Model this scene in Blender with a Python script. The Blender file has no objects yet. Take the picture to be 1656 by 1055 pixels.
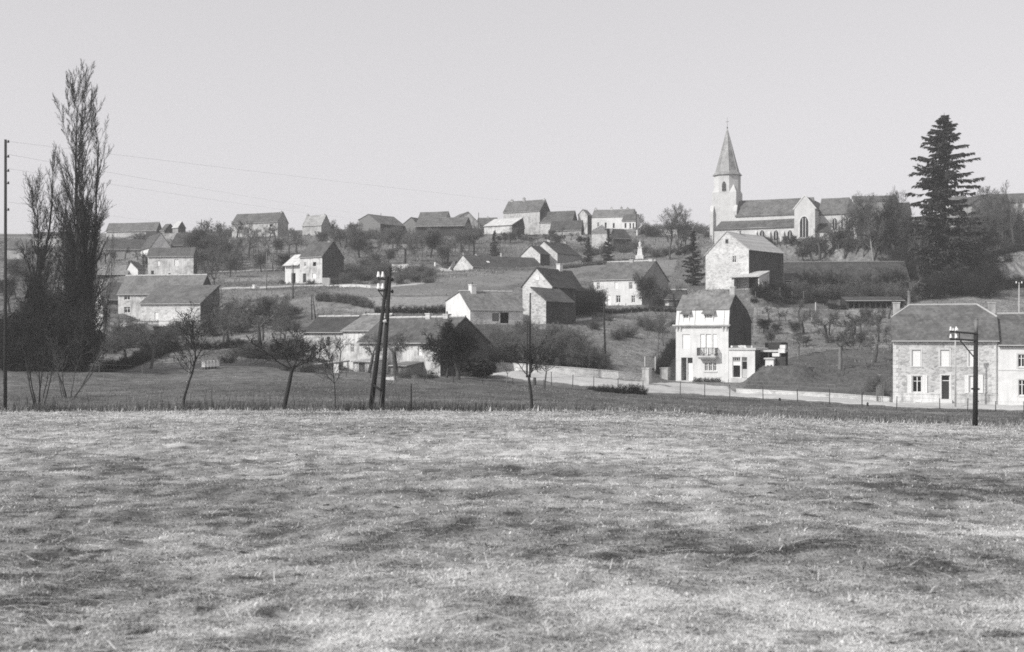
import bpy, math, random
import numpy as np
from mathutils import Vector, Matrix

scene = bpy.context.scene
COL = scene.collection
R = math.radians

# ------------------------------------------------------------------ camera
F, CX, HY = 2000.0, 828.0, 545.0          # focal length, optical centre and eye level in pixels of the 1656 wide photograph
cam_d = bpy.data.cameras.new("camera")
cam = bpy.data.objects.new("camera", cam_d)
COL.objects.link(cam)
cam.location = (0, 0, 0)
cam.rotation_euler = (R(90), 0, 0)
cam_d.sensor_width = 36.0
cam_d.lens = 36.0 * F / 1656.0
cam_d.shift_y = (HY - 527.5) / 1656.0
cam_d.dof.use_dof = True
cam_d.dof.focus_distance = 150.0
cam_d.dof.aperture_fstop = 3.2
cam_d.clip_start = 0.3
cam_d.clip_end = 20000
scene.camera = cam

# ------------------------------------------------------------------ sky, sun, exposure
SUN_EL, SUN_AZ = 36.0, 57.0               # the sun stands behind the camera, 57 degrees round to its left
to_sun = Vector((-math.sin(R(SUN_AZ)) * math.cos(R(SUN_EL)), -math.cos(R(SUN_AZ)) * math.cos(R(SUN_EL)), math.sin(R(SUN_EL))))
world = bpy.data.worlds.new("World")
scene.world = world
world.use_nodes = True
wt = world.node_tree
wt.nodes.clear()
wo = wt.nodes.new("ShaderNodeOutputWorld")
wb = wt.nodes.new("ShaderNodeBackground")
ws = wt.nodes.new("ShaderNodeTexSky")
ws.sky_type = 'NISHITA'
ws.sun_disc = False
ws.sun_elevation = R(SUN_EL)
ws.sun_rotation = math.atan2(to_sun.x, to_sun.y)
ws.dust_density = 2.5
ws.air_density = 1.0
wbw = wt.nodes.new("ShaderNodeRGBToBW")
wtint = wt.nodes.new("ShaderNodeMix"); wtint.data_type = 'RGBA'; wtint.blend_type = 'MULTIPLY'
wtint.inputs[0].default_value = 1.0
wtint.inputs[7].default_value = (1.0, 0.982, 1.012, 1)
wpow = wt.nodes.new("ShaderNodeMath"); wpow.operation = 'POWER'
wpow.inputs[1].default_value = 0.4
wmul = wt.nodes.new("ShaderNodeMath"); wmul.operation = 'MULTIPLY'
wmul.inputs[1].default_value = 4.62
wt.links.new(ws.outputs[0], wbw.inputs[0])
wt.links.new(wbw.outputs[0], wpow.inputs[0])
wt.links.new(wpow.outputs[0], wmul.inputs[0])
wt.links.new(wmul.outputs[0], wtint.inputs[6])
wt.links.new(wtint.outputs[2], wb.inputs[0])
wb.inputs[1].default_value = 0.10
wt.links.new(wb.outputs[0], wo.inputs[0])

sun_d = bpy.data.lights.new("sun", 'SUN')
sun_d.energy = 4.2
sun_d.angle = R(0.5)
sun_d.color = (1.0, 0.99, 0.975)
sun = bpy.data.objects.new("sun", sun_d)
COL.objects.link(sun)
sun.rotation_euler = to_sun.to_track_quat('Z', 'Y').to_euler()

scene.view_settings.view_transform = 'Standard'
scene.view_settings.look = 'None'
scene.view_settings.gamma = 1
scene.view_settings.exposure = 0.0
scene.view_settings.use_curve_mapping = False
scene.cycles.use_denoising = False
scene.cycles.filter_width = 1.75
scene.cycles.max_bounces = 5
scene.cycles.diffuse_bounces = 3
scene.cycles.volume_bounces = 1
scene.cycles.transparent_max_bounces = 8

# ------------------------------------------------------------------ helpers: meshes and tags
def tag(o, label=None, cat=None, group=None, kind=None):
    if label: o["label"] = label
    if cat: o["category"] = cat
    if group: o["group"] = group
    if kind: o["kind"] = kind
    return o

def empty(name, loc, rz=0.0, label=None, cat=None, group=None):
    o = bpy.data.objects.new(name, None)
    o.empty_display_size = 0.5
    o.location = loc
    o.rotation_euler = (0, 0, rz)
    COL.objects.link(o)
    return tag(o, label, cat, group)

def link_mesh(name, me, parent=None, loc=None, rz=None):
    o = bpy.data.objects.new(name, me)
    COL.objects.link(o)
    if parent is not None: o.parent = parent
    if loc is not None: o.location = loc
    if rz is not None: o.rotation_euler = (0, 0, rz)
    return o

class MB:
    def __init__(s): s.v = []; s.f = []; s.m = []
    def poly(s, pts, m=0):
        i = len(s.v); s.v += [tuple(p) for p in pts]; s.f.append(tuple(range(i, i + len(pts)))); s.m.append(m)
    def hexa(s, p, m=0, skip=()):
        # p: 8 points, bottom ring 0-3 then top ring 4-7
        i = len(s.v); s.v += [tuple(q) for q in p]
        for k, fc in enumerate(((3, 2, 1, 0), (4, 5, 6, 7), (0, 1, 5, 4), (1, 2, 6, 5), (2, 3, 7, 6), (3, 0, 4, 7))):
            if k in skip: continue
            s.f.append(tuple(i + j for j in fc)); s.m.append(m)
    def box(s, x0, x1, y0, y1, z0, z1, m=0):
        s.hexa([(x0, y0, z0), (x1, y0, z0), (x1, y1, z0), (x0, y1, z0), (x0, y0, z1), (x1, y0, z1), (x1, y1, z1), (x0, y1, z1)], m)
    def tube(s, a, b, ra, rb, n=6, m=0, caps=True):
        a, b = Vector(a), Vector(b); d = (b - a).normalized()
        u = d.orthogonal().normalized(); w = d.cross(u)
        i = len(s.v)
        for c, r in ((a, ra), (b, rb)):
            for k in range(n):
                t = 2 * math.pi * k / n
                s.v.append(tuple(c + u * (r * math.cos(t)) + w * (r * math.sin(t))))
        for k in range(n):
            s.f.append((i + k, i + (k + 1) % n, i + n + (k + 1) % n, i + n + k)); s.m.append(m)
        if caps:
            s.f.append(tuple(i + k for k in reversed(range(n)))); s.m.append(m)
            s.f.append(tuple(i + n + k for k in range(n))); s.m.append(m)
    def mesh(s, name, mats, smooth=False):
        me = bpy.data.meshes.new(name)
        me.from_pydata(s.v, [], s.f)
        for mt in (mats if isinstance(mats, (list, tuple)) else [mats]): me.materials.append(mt)
        me.polygons.foreach_set("material_index", s.m)
        if smooth: me.polygons.foreach_set("use_smooth", [True] * len(s.f))
        me.update()
        return me
    def build(s, name, mats, parent=None, smooth=False):
        return link_mesh(name, s.mesh(name, mats, smooth), parent)

def np_mesh(name, verts, faces, mat, smooth=False, tone=None):
    """verts (n,3), faces (m,k) with k = 3 or 4"""
    me = bpy.data.meshes.new(name)
    n, (m, k) = len(verts), faces.shape
    me.vertices.add(n); me.loops.add(m * k); me.polygons.add(m)
    me.vertices.foreach_set("co", np.asarray(verts, np.float32).ravel())
    me.loops.foreach_set("vertex_index", np.asarray(faces, np.int32).ravel())
    me.polygons.foreach_set("loop_start", np.arange(0, m * k, k, dtype=np.int32))
    me.polygons.foreach_set("loop_total", np.full(m, k, np.int32))
    if smooth: me.polygons.foreach_set("use_smooth", np.ones(m, bool))
    if tone is not None:
        a = me.attributes.new("tone", 'FLOAT', 'POINT')
        a.data.foreach_set("value", np.asarray(tone, np.float32))
    me.materials.append(mat)
    me.update(calc_edges=True)
    return me

# ------------------------------------------------------------------ helpers: value noise in numpy
def _hash(ix, iy, s):
    h = (ix.astype(np.int64) * 374761393 + iy.astype(np.int64) * 668265263 + s * 974634777) & 0x7fffffff
    h = ((h ^ (h >> 13)) * 1274126177) & 0x7fffffff
    return ((h ^ (h >> 16)) & 0xffff) / 65535.0

def vnoise(x, y, s=0):
    ix, iy = np.floor(x), np.floor(y)
    fx, fy = x - ix, y - iy
    fx = fx * fx * (3 - 2 * fx); fy = fy * fy * (3 - 2 * fy)
    a = _hash(ix, iy, s); b = _hash(ix + 1, iy, s); c = _hash(ix, iy + 1, s); d = _hash(ix + 1, iy + 1, s)
    return (a * (1 - fx) + b * fx) * (1 - fy) + (c * (1 - fx) + d * fx) * fy

def fbm(x, y, s=0, o=4):
    t = 0; a = 0.5; n = 0
    for k in range(o):
        t = t + a * vnoise(x, y, s + k); n += a
        x = x * 2.03 + 17.3; y = y * 2.03 + 9.1; a *= 0.5
    return t / n

# ------------------------------------------------------------------ materials (all greys: the photograph is black and white)
def new_mat(name):
    m = bpy.data.materials.new(name); m.use_nodes = True
    nt = m.node_tree; b = nt.nodes["Principled BSDF"]
    b.inputs["Roughness"].default_value = 0.9
    b.inputs["Specular IOR Level"].default_value = 0.15
    return m, nt, b

def nd(nt, t, **kw):
    n = nt.nodes.new(t)
    for k, v in kw.items():
        if isinstance(k, str) and hasattr(n, k): setattr(n, k, v)
    return n

def ramp(nt, src, stops):
    r = nt.nodes.new("ShaderNodeValToRGB")
    el = r.color_ramp.elements
    while len(el) < len(stops): el.new(0.5)
    for e, (p, v) in zip(el, stops): e.position = p; e.color = (v, v, v * 1.0, 1)
    nt.links.new(src, r.inputs[0])
    return r.outputs[0]

def math_n(nt, op, a, b=None):
    n = nt.nodes.new("ShaderNodeMath"); n.operation = op
    for i, q in enumerate((a, b)):
        if q is None: continue
        if isinstance(q, (int, float)): n.inputs[i].default_value = q
        else: nt.links.new(q, n.inputs[i])
    return n.outputs[0]

def noise_n(nt, scale, detail=4, rough=0.55, vec=None, dist=0.0):
    n = nt.nodes.new("ShaderNodeTexNoise")
    n.inputs["Scale"].default_value = scale; n.inputs["Detail"].default_value = detail
    n.inputs["Roughness"].default_value = rough; n.inputs["Distortion"].default_value = dist
    if vec is not None: nt.links.new(vec, n.inputs["Vector"])
    return n.outputs["Fac"]

def pos_n(nt, scale=None):
    g = nt.nodes.new("ShaderNodeNewGeometry").outputs["Position"]
    if scale is None: return g
    mp = nt.nodes.new("ShaderNodeMapping"); mp.inputs["Scale"].default_value = scale
    nt.links.new(g, mp.inputs[0])
    return mp.outputs[0]

def obj_n(nt, scale=None):
    g = nt.nodes.new("ShaderNodeTexCoord").outputs["Object"]
    if scale is None: return g
    mp = nt.nodes.new("ShaderNodeMapping"); mp.inputs["Scale"].default_value = scale
    nt.links.new(g, mp.inputs[0])
    return mp.outputs[0]

def bump(nt, b, h, strength, dist=0.05):
    n = nt.nodes.new("ShaderNodeBump"); n.inputs["Strength"].default_value = strength; n.inputs["Distance"].default_value = dist
    nt.links.new(h, n.inputs["Height"]); nt.links.new(n.outputs[0], b.inputs["Normal"])

def grey(nt, b, val, vary=0.0):
    if vary:
        rnd = nt.nodes.new("ShaderNodeObjectInfo").outputs["Random"]
        k = math_n(nt, 'ADD', math_n(nt, 'MULTIPLY', rnd, 2 * vary), 1 - vary)
        val = math_n(nt, 'MULTIPLY', val, k)
    c = nt.nodes.new("ShaderNodeCombineColor")
    nt.links.new(val, c.inputs[0]); nt.links.new(val, c.inputs[1])
    nt.links.new(math_n(nt, 'MULTIPLY', val, 0.985), c.inputs[2])
    nt.links.new(c.outputs[0], b.inputs["Base Color"])

def mat_plain(name, v, var=0.25, scale=3.0, rough=0.85, vary=0.0, spec=0.15, metal=0.0):
    m, nt, b = new_mat(name)
    n = noise_n(nt, scale, 5, 0.6, obj_n(nt))
    val = math_n(nt, 'MULTIPLY', math_n(nt, 'ADD', math_n(nt, 'MULTIPLY', n, 2 * var), 1 - var), v)
    grey(nt, b, val, vary)
    b.inputs["Roughness"].default_value = rough
    b.inputs["Specular IOR Level"].default_value = spec
    b.inputs["Metallic"].default_value = metal
    return m

def mat_plaster(name, v, stain=0.35, vary=0.06):
    """rendered or whitewashed wall: blotches, faint streaks down the wall, fine grain"""
    m, nt, b = new_mat(name)
    big = ramp(nt, noise_n(nt, 0.55, 6, 0.65, obj_n(nt), 0.6), [(0.3, 1 - stain), (0.55, 1.0), (0.75, 1 + stain * 0.15)])
    stk = ramp(nt, noise_n(nt, 1.0, 4, 0.6, obj_n(nt, (2.6, 2.6, 0.25))), [(0.35, 1 - stain * 0.45), (0.55, 1.0)])
    fine = math_n(nt, 'ADD', math_n(nt, 'MULTIPLY', noise_n(nt, 14, 3, 0.7, obj_n(nt)), 0.3), 0.85)
    val = math_n(nt, 'MULTIPLY', math_n(nt, 'MULTIPLY', math_n(nt, 'MULTIPLY', big, stk), fine), v)
    grey(nt, b, val, vary)
    bump(nt, b, noise_n(nt, 18, 3, 0.6, obj_n(nt)), 0.25, 0.02)
    return m

def mat_stone(name, lo, hi, size=0.32, vary=0.06, lime=0.0):
    """rubble masonry: every stone its own grey, pale joints, patches of old limewash"""
    m, nt, b = new_mat(name)
    v = nt.nodes.new("ShaderNodeTexVoronoi"); v.inputs["Scale"].default_value = 1 / size
    nt.links.new(obj_n(nt, (0.75, 0.75, 1.35)), v.inputs["Vector"])
    sep = nt.nodes.new("ShaderNodeSeparateColor"); nt.links.new(v.outputs["Color"], sep.inputs[0])
    st = ramp(nt, sep.outputs[0], [(0.0, lo), (0.35, lo + (hi - lo) * 0.45), (0.75, hi * 0.92), (1.0, hi)])
    e = nt.nodes.new("ShaderNodeTexVoronoi"); e.feature = 'DISTANCE_TO_EDGE'; e.inputs["Scale"].default_value = 1 / size
    nt.links.new(obj_n(nt, (0.75, 0.75, 1.35)), e.inputs["Vector"])
    jm = ramp(nt, e.outputs["Distance"], [(0.02, 1.0), (0.07, 0.0)])
    big = ramp(nt, noise_n(nt, 0.5, 6, 0.65, obj_n(nt), 0.8), [(0.38, lime * 0.2), (0.62, lime)])
    mixf = math_n(nt, 'MAXIMUM', math_n(nt, 'MULTIPLY', jm, 0.6), big)
    mx = nt.nodes.new("ShaderNodeMix"); mx.data_type = 'FLOAT'
    nt.links.new(mixf, mx.inputs[0]); nt.links.new(st, mx.inputs[2]); mx.inputs[3].default_value = hi * 1.1
    val = math_n(nt, 'MULTIPLY', mx.outputs[0], ramp(nt, noise_n(nt, 0.35, 4, 0.6, obj_n(nt)), [(0.3, 0.8), (0.6, 1.05)]))
    grey(nt, b, val, vary)
    bump(nt, b, e.outputs["Distance"], 0.6, 0.08)
    return m

def mat_roof(name, v, course=0.28, vary=0.2, rough=0.75, spec=0.3, mott=0.5):
    """slates or tiles: courses that step down the slope, each tile a little different, lichen blotches"""
    m, nt, b = new_mat(name)
    sep = nt.nodes.new("ShaderNodeSeparateXYZ"); nt.links.new(obj_n(nt), sep.inputs[0])
    row = math_n(nt, 'MULTIPLY', sep.outputs[2], 1 / (course * 0.7))
    saw = math_n(nt, 'FRACT', row)
    cell = nt.nodes.new("ShaderNodeTexWhiteNoise"); cell.noise_dimensions = '3D'
    cb = nt.nodes.new("ShaderNodeCombineXYZ")
    flo = math_n(nt, 'FLOOR', row)
    sx = math_n(nt, 'ADD', math_n(nt, 'MULTIPLY', sep.outputs[0], 3.5), math_n(nt, 'MULTIPLY', flo, 0.5))
    sy = math_n(nt, 'MULTIPLY', sep.outputs[1], 0.9)
    nt.links.new(math_n(nt, 'FLOOR', sx), cb.inputs[0]); nt.links.new(flo, cb.inputs[2])
    nt.links.new(cb.outputs[0], cell.inputs["Vector"])
    tile = math_n(nt, 'ADD', math_n(nt, 'MULTIPLY', cell.outputs["Value"], 0.35), 0.83)
    big = ramp(nt, noise_n(nt, 0.6, 6, 0.7, obj_n(nt), 0.5), [(0.3, 1 - mott), (0.55, 1.0), (0.8, 1 + mott * 0.8)])
    edge = ramp(nt, saw, [(0.0, 0.72), (0.14, 1.0)])
    val = math_n(nt, 'MULTIPLY', math_n(nt, 'MULTIPLY', math_n(nt, 'MULTIPLY', tile, big), edge), v)
    grey(nt, b, val, vary)
    b.inputs["Roughness"].default_value = rough
    b.inputs["Specular IOR Level"].default_value = spec
    bump(nt, b, saw, 0.35, 0.03)
    return m

def mat_tone(name, lo, hi, scale=2.0, mott=0.3, fine=0):
    """plant matter or soil whose grey comes from the mesh's own tone attribute, plus fine mottling"""
    m, nt, b = new_mat(name)
    a = nt.nodes.new("ShaderNodeAttribute"); a.attribute_name = "tone"
    n = math_n(nt, 'ADD', math_n(nt, 'MULTIPLY', noise_n(nt, scale, 5, 0.65, pos_n(nt)), 2 * mott), 1 - mott)
    t = ramp(nt, a.outputs["Fac"], [(0.0, lo), (0.5, lo + (hi - lo) * 0.42), (1.0, hi)])
    if fine: n = math_n(nt, 'MULTIPLY', n, ramp(nt, noise_n(nt, fine, 4, 0.75, pos_n(nt)), [(0.3, 0.45), (0.5, 0.95), (0.7, 1.45)]))
    grey(nt, b, math_n(nt, 'MULTIPLY', t, n))
    b.inputs["Specular IOR Level"].default_value = 0.05
    return m

def mat_ground(name, stops, scale=0.05, fine=0.4, bumpy=0.5, stretch=(1, 1, 1)):
    m, nt, b = new_mat(name)
    n1 = noise_n(nt, scale, 8, 0.68, pos_n(nt, stretch), 0.4)
    n2 = noise_n(nt, 1.3, 6, 0.7, pos_n(nt, stretch))
    n3 = noise_n(nt, 7.0, 4, 0.7, pos_n(nt))
    t = ramp(nt, n1, stops)
    k = math_n(nt, 'MULTIPLY', ramp(nt, n2, [(0.3, 1 - fine), (0.7, 1 + fine)]), ramp(nt, n3, [(0.3, 1 - fine * 0.7), (0.7, 1 + fine * 0.7)]))
    grey(nt, b, math_n(nt, 'MULTIPLY', t, k))
    bump(nt, b, n2, bumpy, 0.3)
    b.inputs["Specular IOR Level"].default_value = 0.03
    return m

def mat_dark_glass(name):
    m, nt, b = new_mat(name)
    b.inputs["Base Color"].default_value = (0.012, 0.012, 0.012, 1)
    b.inputs["Roughness"].default_value = 0.12
    b.inputs["Specular IOR Level"].default_value = 0.5
    return m

M = {}
M['white'] = mat_plaster('white_plaster', 0.68, 0.20)
M['white_old'] = mat_plaster('old_whitewash', 0.62, 0.6, 0.10)
M['pale'] = mat_plaster('pale_render', 0.46, 0.5, 0.12)
M['grey_wall'] = mat_plaster('grey_render', 0.30, 0.35)  # also laid on some gables as their painted shade tone
M['shade_dark_wall'] = mat_plaster('shade_dark_render', 0.075, 0.5)  # shade of walls turned from the sun is put into this dark tone
M['stone'] = mat_stone('rubble_stone', 0.20, 0.54, 0.27, lime=0.4)
M['stone_pale'] = mat_stone('pale_rubble_stone', 0.24, 0.56, 0.34, lime=0.7)
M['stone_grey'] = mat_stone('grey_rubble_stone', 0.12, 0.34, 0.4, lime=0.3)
M['church_stone'] = mat_plaster('church_stone', 0.55, 0.2, 0.0)
M['trim'] = mat_plaster('dressed_stone_trim', 0.60, 0.12)
M['slate'] = mat_roof('slate_roof', 0.105, 0.3)
M['slate_dark'] = mat_roof('dark_slate_roof', 0.06, 0.3)
M['tile'] = mat_roof('weathered_tile_roof', 0.155, 0.34, mott=0.45)
M['tile_pale'] = mat_roof('pale_tile_roof', 0.26, 0.34)
M['sheet'] = mat_roof('pale_sheet_roof', 0.48, 0.9, mott=0.15)
M['zinc'] = mat_plain('zinc', 0.42, 0.2, 2.0, 0.5, spec=0.4)
M['mansard'] = mat_plaster('mansard_cladding', 0.72, 0.08)
M['ridge'] = mat_plain('ridge_tile', 0.48, 0.3, 3.0)
M['chim'] = mat_plaster('chimney_render', 0.48, 0.5, 0.2)
M['soot'] = mat_plain('sooty_pot', 0.05, 0.3)
M['paint'] = mat_plain('white_paint', 0.72, 0.06, 2.0, 0.5)
M['glass'] = mat_dark_glass('window_glass')
M['wood_dark'] = mat_plain('dark_wood', 0.045, 0.4, 6.0)
M['wood_grey'] = mat_plain('grey_weathered_wood', 0.17, 0.4, 6.0)
M['wood_pale'] = mat_plain('pale_wood', 0.42, 0.3, 5.0)
M['tar'] = mat_plain('creosoted_pole', 0.028, 0.4, 5.0)
M['iron'] = mat_plain('dark_iron', 0.03, 0.3, 5.0, 0.6)
M['porcelain'] = mat_plain('porcelain', 0.8, 0.05, 3.0, 0.25, spec=0.5)
M['wire'] = mat_plain('wire', 0.22, 0.2)
M['conc'] = mat_plaster('concrete', 0.52, 0.3)
M['bark'] = mat_plain('bark', 0.075, 0.45, 4.0, vary=0.2)
M['bark_pale'] = mat_plain('pale_bark', 0.20, 0.4, 4.0, vary=0.2)
M['twig'] = mat_plain('twigs', 0.12, 0.4, 1.5, vary=0.25)
M['twig_dark'] = mat_plain('dark_twigs', 0.032, 0.4, 1.5, vary=0.2)
M['needle'] = mat_plain('needles', 0.042, 0.5, 1.2, vary=0.1)
M['leaf'] = mat_plain('ivy_leaf', 0.04, 0.5, 1.2, vary=0.1)
M['path'] = mat_ground('pale_track', [(0.3, 0.30), (0.6, 0.42), (0.75, 0.5)], 0.15, 0.15, 0.2)
M['road'] = mat_ground('road_surface', [(0.3, 0.36), (0.6, 0.46), (0.75, 0.52)], 0.15, 0.12, 0.15)
M['grass'] = mat_ground('hill_grass', [(0.30, 0.06), (0.45, 0.125), (0.58, 0.19), (0.72, 0.31)], 0.045, 0.5, 0.8)
M['meadow'] = mat_ground('meadow_turf', [(0.3, 0.065), (0.5, 0.115), (0.7, 0.19)], 0.10, 0.55, 0.8, (0.5, 1, 1))
M['lawn'] = mat_ground('lawn_turf', [(0.3, 0.07), (0.5, 0.10), (0.72, 0.14)], 0.08, 0.45, 0.6)
M['crop'] = mat_ground('ploughed_soil', [(0.3, 0.14), (0.5, 0.18), (0.7, 0.24)], 0.06, 0.3, 0.5)
M['crop_pale'] = mat_ground('pale_stubble', [(0.3, 0.19), (0.5, 0.24), (0.7, 0.30)], 0.06, 0.3, 0.5)
M['bank'] = mat_ground('dry_bank', [(0.3, 0.09), (0.5, 0.18), (0.7, 0.31)], 0.12, 0.5, 0.8)
M['field'] = mat_tone('straw_field', 0.055, 0.68, 9.0, 0.4, 38.0)
M['blade'] = mat_tone('straw_blade', 0.04, 0.70, 3.0, 0.15)
M['blade_dark'] = mat_tone('grass_blade', 0.03, 0.34, 2.0, 0.2)
M['stalk'] = mat_tone('dead_stalk', 0.025, 0.20, 2.0, 0.2)
M['soil'] = mat_plain('clod_soil', 0.05, 0.4, 8.0)
# ------------------------------------------------------------------ the lie of the land
# height of the ground along sight lines: columns by direction, rows by distance
EDGE = 78.0
TAB = {
 -600: [(78,668),(105,635),(130,600),(170,566),(205,529),(250,486),(290,447),(340,412),(400,386),(450,377)],
  100: [(78,668),(105,635),(130,598),(170,565),(205,528),(250,485),(290,447),(340,412),(400,386),(450,378)],
  250: [(78,667),(110,630),(132,603),(170,565),(215,522),(255,480),(290,446),(340,410),(400,385),(450,377)],
  400: [(78,666),(110,628),(138,595),(170,560),(215,515),(250,478),(270,460),(320,425),(400,382),(450,374)],
  520: [(78,666),(110,630),(145,600),(165,578),(190,522),(225,480),(270,459),(320,425),(400,380),(450,371)],
  650: [(78,666),(110,635),(145,608),(158,592),(190,525),(225,482),(250,457),(300,430),(400,380),(450,370)],
  780: [(78,667),(110,638),(142,612),(152,601),(190,528),(225,482),(262,447),(292,436),(340,410),(410,376),(450,366)],
  880: [(78,667),(110,642),(140,622),(150,612),(156,600),(172,570),(200,523),(235,482),(290,440),(330,418),(400,378),(440,366)],
 1000: [(78,668),(110,648),(138,634),(150,622),(156,606),(175,570),(210,520),(240,495),(290,440),(330,412),(400,376),(450,368)],
 1100: [(78,670),(110,655),(138,641),(150,634),(165,619),(185,575),(215,520),(240,492),(290,440),(330,402),(400,378),(450,372)],
 1200: [(78,675),(110,658),(138,645),(150,638),(162,624),(185,590),(210,545),(240,492),(262,468),(300,420),(325,396),(400,385),(450,380)],
 1300: [(78,679),(110,662),(133,650),(142,643),(148,637),(175,592),(205,555),(240,492),(265,468),(300,415),(320,396),(400,378),(450,370)],
 1420: [(78,684),(110,668),(127,658),(135,653),(142,648),(170,592),(200,560),(235,503),(255,480),(290,435),(320,402),(380,372),(450,352)],
 1560: [(78,690),(105,675),(124,664),(131,658),(138,652),(165,600),(200,540),(230,500),(255,465),(290,425),(330,390),(380,368),(450,350)],
 2300: [(78,694),(105,678),(122,666),(130,660),(138,652),(165,600),(200,540),(230,500),(255,460),(290,418),(330,385),(380,362),(450,345)],
}
US = np.array(sorted(TAB)); YG = np.arange(0.0, 700.0, 1.0)
ZT = []
for u in US:
    t = TAB[int(u)]
    ys = np.array([6.3] + [a for a, b in t] + [520.0, 700.0])
    zs = [-1.72] + [(HY - b) / F * a for a, b in t]
    zs = np.array(zs + [zs[-1] + 1.0, zs[-1] + 0.5])
    z = np.interp(YG, ys, zs)
    k = np.exp(-0.5 * (np.arange(-9, 10) / 2.6) ** 2); k /= k.sum()
    zp = np.pad(z, 9, mode='edge')
    ZT.append(np.convolve(zp, k, 'valid'))
ZT = np.array(ZT)
UF = np.arange(-600, 2301, 10.0)                      # resample across and soften the creases between columns
ZF = np.array([np.interp(UF, US, ZT[:, j]) for j in range(len(YG))]).T
k = np.exp(-0.5 * (np.arange(-8, 9) / 3.2) ** 2); k /= k.sum()
ZF = np.array([np.convolve(np.pad(ZF[:, j], 8, mode='edge'), k, 'valid') for j in range(len(YG))]).T

PADS = []                                             # level ground under each building: (centre x, y, half w, half d, rot, z)
def ground(x, y, pads=True):
    x = np.asarray(x, float); y = np.asarray(y, float)
    x, y = np.broadcast_arrays(x, y)
    ys = np.maximum(y, 1.0)
    u = np.clip(CX + F * x / ys, -600, 2299)
    iu = np.clip((u + 600) / 10.0, 0, len(UF) - 1.001); iy = np.clip(ys, 0, 698.9)
    a = iu.astype(int); b = iy.astype(int); fu = iu - a; fy = iy - b
    z = (ZF[a, b] * (1 - fu) + ZF[a + 1, b] * fu) * (1 - fy) + (ZF[a, b + 1] * (1 - fu) + ZF[a + 1, b + 1] * fu) * fy
    z = z + (fbm(x * 0.11, y * 0.11, 5) - 0.5) * 0.5 * np.clip((y - 60) / 60, 0, 1)
    if pads:
        for (cx, cy, hw, hd, rz, pz, *fo) in PADS:
            dx, dy = x - cx, y - cy
            c, s = math.cos(rz), math.sin(rz)
            lx = np.abs(dx * c + dy * s) - hw; ly = np.abs(-dx * s + dy * c) - hd
            dist = np.hypot(np.maximum(lx, 0), np.maximum(ly, 0))
            w = np.clip(1 - (dist - 0.4) / (fo[0] if fo else 5.0), 0, 1); w = w * w * (3 - 2 * w)
            z = z * (1 - w) + (pz - 0.05) * w
    return z

YS = np.concatenate([np.arange(6, 80, 0.25), np.arange(80, 620, 0.5)])
def at(px, py, y0=79.0):
    """the point of the ground seen at photo pixel px, py (beyond distance y0)"""
    ys = YS[YS >= y0]
    xs = (px - CX) / F * ys
    z = ground(xs, ys)
    p = HY - F * z / ys
    i = int(np.argmax(p <= py)) if np.any(p <= py) else len(ys) - 1
    if i > 0:
        t = (p[i - 1] - py) / max(p[i - 1] - p[i], 1e-6); t = min(max(t, 0), 1)
        y = ys[i - 1] + (ys[i] - ys[i - 1]) * t
    else: y = ys[0]
    x = (px - CX) / F * y
    return Vector((x, y, float(ground(x, y))))

def on(px, Y):
    x = (px - CX) / F * Y
    return Vector((x, Y, float(ground(x, Y))))

def P(px, py, Y):
    return Vector(((px - CX) / F * Y, Y, (HY - py) / F * Y))

# ------------------------------------------------------------------ buildings
class Frame:
    """local frame of a building: origin at its near corner, x along the front, y into it"""
    def __init__(s, px, py, Y, deg):
        s.o = P(px, py, Y); s.r = R(deg); s.c = math.cos(s.r); s.s = math.sin(s.r)
    def fx(s, px, ly=0.0):
        k = (px - CX) / F
        return (k * (s.o.y + ly * s.c) - s.o.x + ly * s.s) / (s.c - k * s.s)
    def fy(s, px, lx=0.0):
        k = (px - CX) / F
        return (s.o.x + lx * s.c - k * (s.o.y + lx * s.s)) / (k * s.c + s.s)
    def fz(s, py, lx=0.0, ly=0.0):
        return (HY - py) / F * (s.o.y + lx * s.s + ly * s.c) - s.o.z
    def w(s, lx, ly, lz):
        return Vector((s.o.x + lx * s.c - ly * s.s, s.o.y + lx * s.s + ly * s.c, s.o.z + lz))

def wall_with_holes(mb, w, z0, z1, holes, reveal=0.22):
    """front wall in the plane y = 0 with real openings and their reveals"""
    xs = sorted({0.0, w} | {h[0] for h in holes} | {h[1] for h in holes})
    zs = sorted({z0, z1} | {h[2] for h in holes} | {h[3] for h in holes})
    for i in range(len(xs) - 1):
        for j in range(len(zs) - 1):
            mx, mz = (xs[i] + xs[i + 1]) / 2, (zs[j] + zs[j + 1]) / 2
            if any(h[0] < mx < h[1] and h[2] < mz < h[3] for h in holes): continue
            mb.poly([(xs[i], 0, zs[j]), (xs[i + 1], 0, zs[j]), (xs[i + 1], 0, zs[j + 1]), (xs[i], 0, zs[j + 1])])
    for (a, b, c, d) in [h[:4] for h in holes]:
        v = reveal
        mb.poly([(a, 0, c), (a, 0, d), (a, v, d), (a, v, c)])
        mb.poly([(b, 0, c), (b, v, c), (b, v, d), (b, 0, d)])
        mb.poly([(a, 0, d), (b, 0, d), (b, v, d), (a, v, d)])
        mb.poly([(a, 0, c), (a, v, c), (b, v, c), (b, 0, c)])

def ring(mb, x0, x1, z0, z1, t, y0, y1, m=0, bottom=True):
    mb.box(x0, x0 + t, y0, y1, z0, z1, m); mb.box(x1 - t, x1, y0, y1, z0, z1, m)
    mb.box(x0 + t, x1 - t, y0, y1, z1 - t, z1, m)
    if bottom: mb.box(x0 + t, x1 - t, y0, y1, z0, z0 + t, m)

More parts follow.
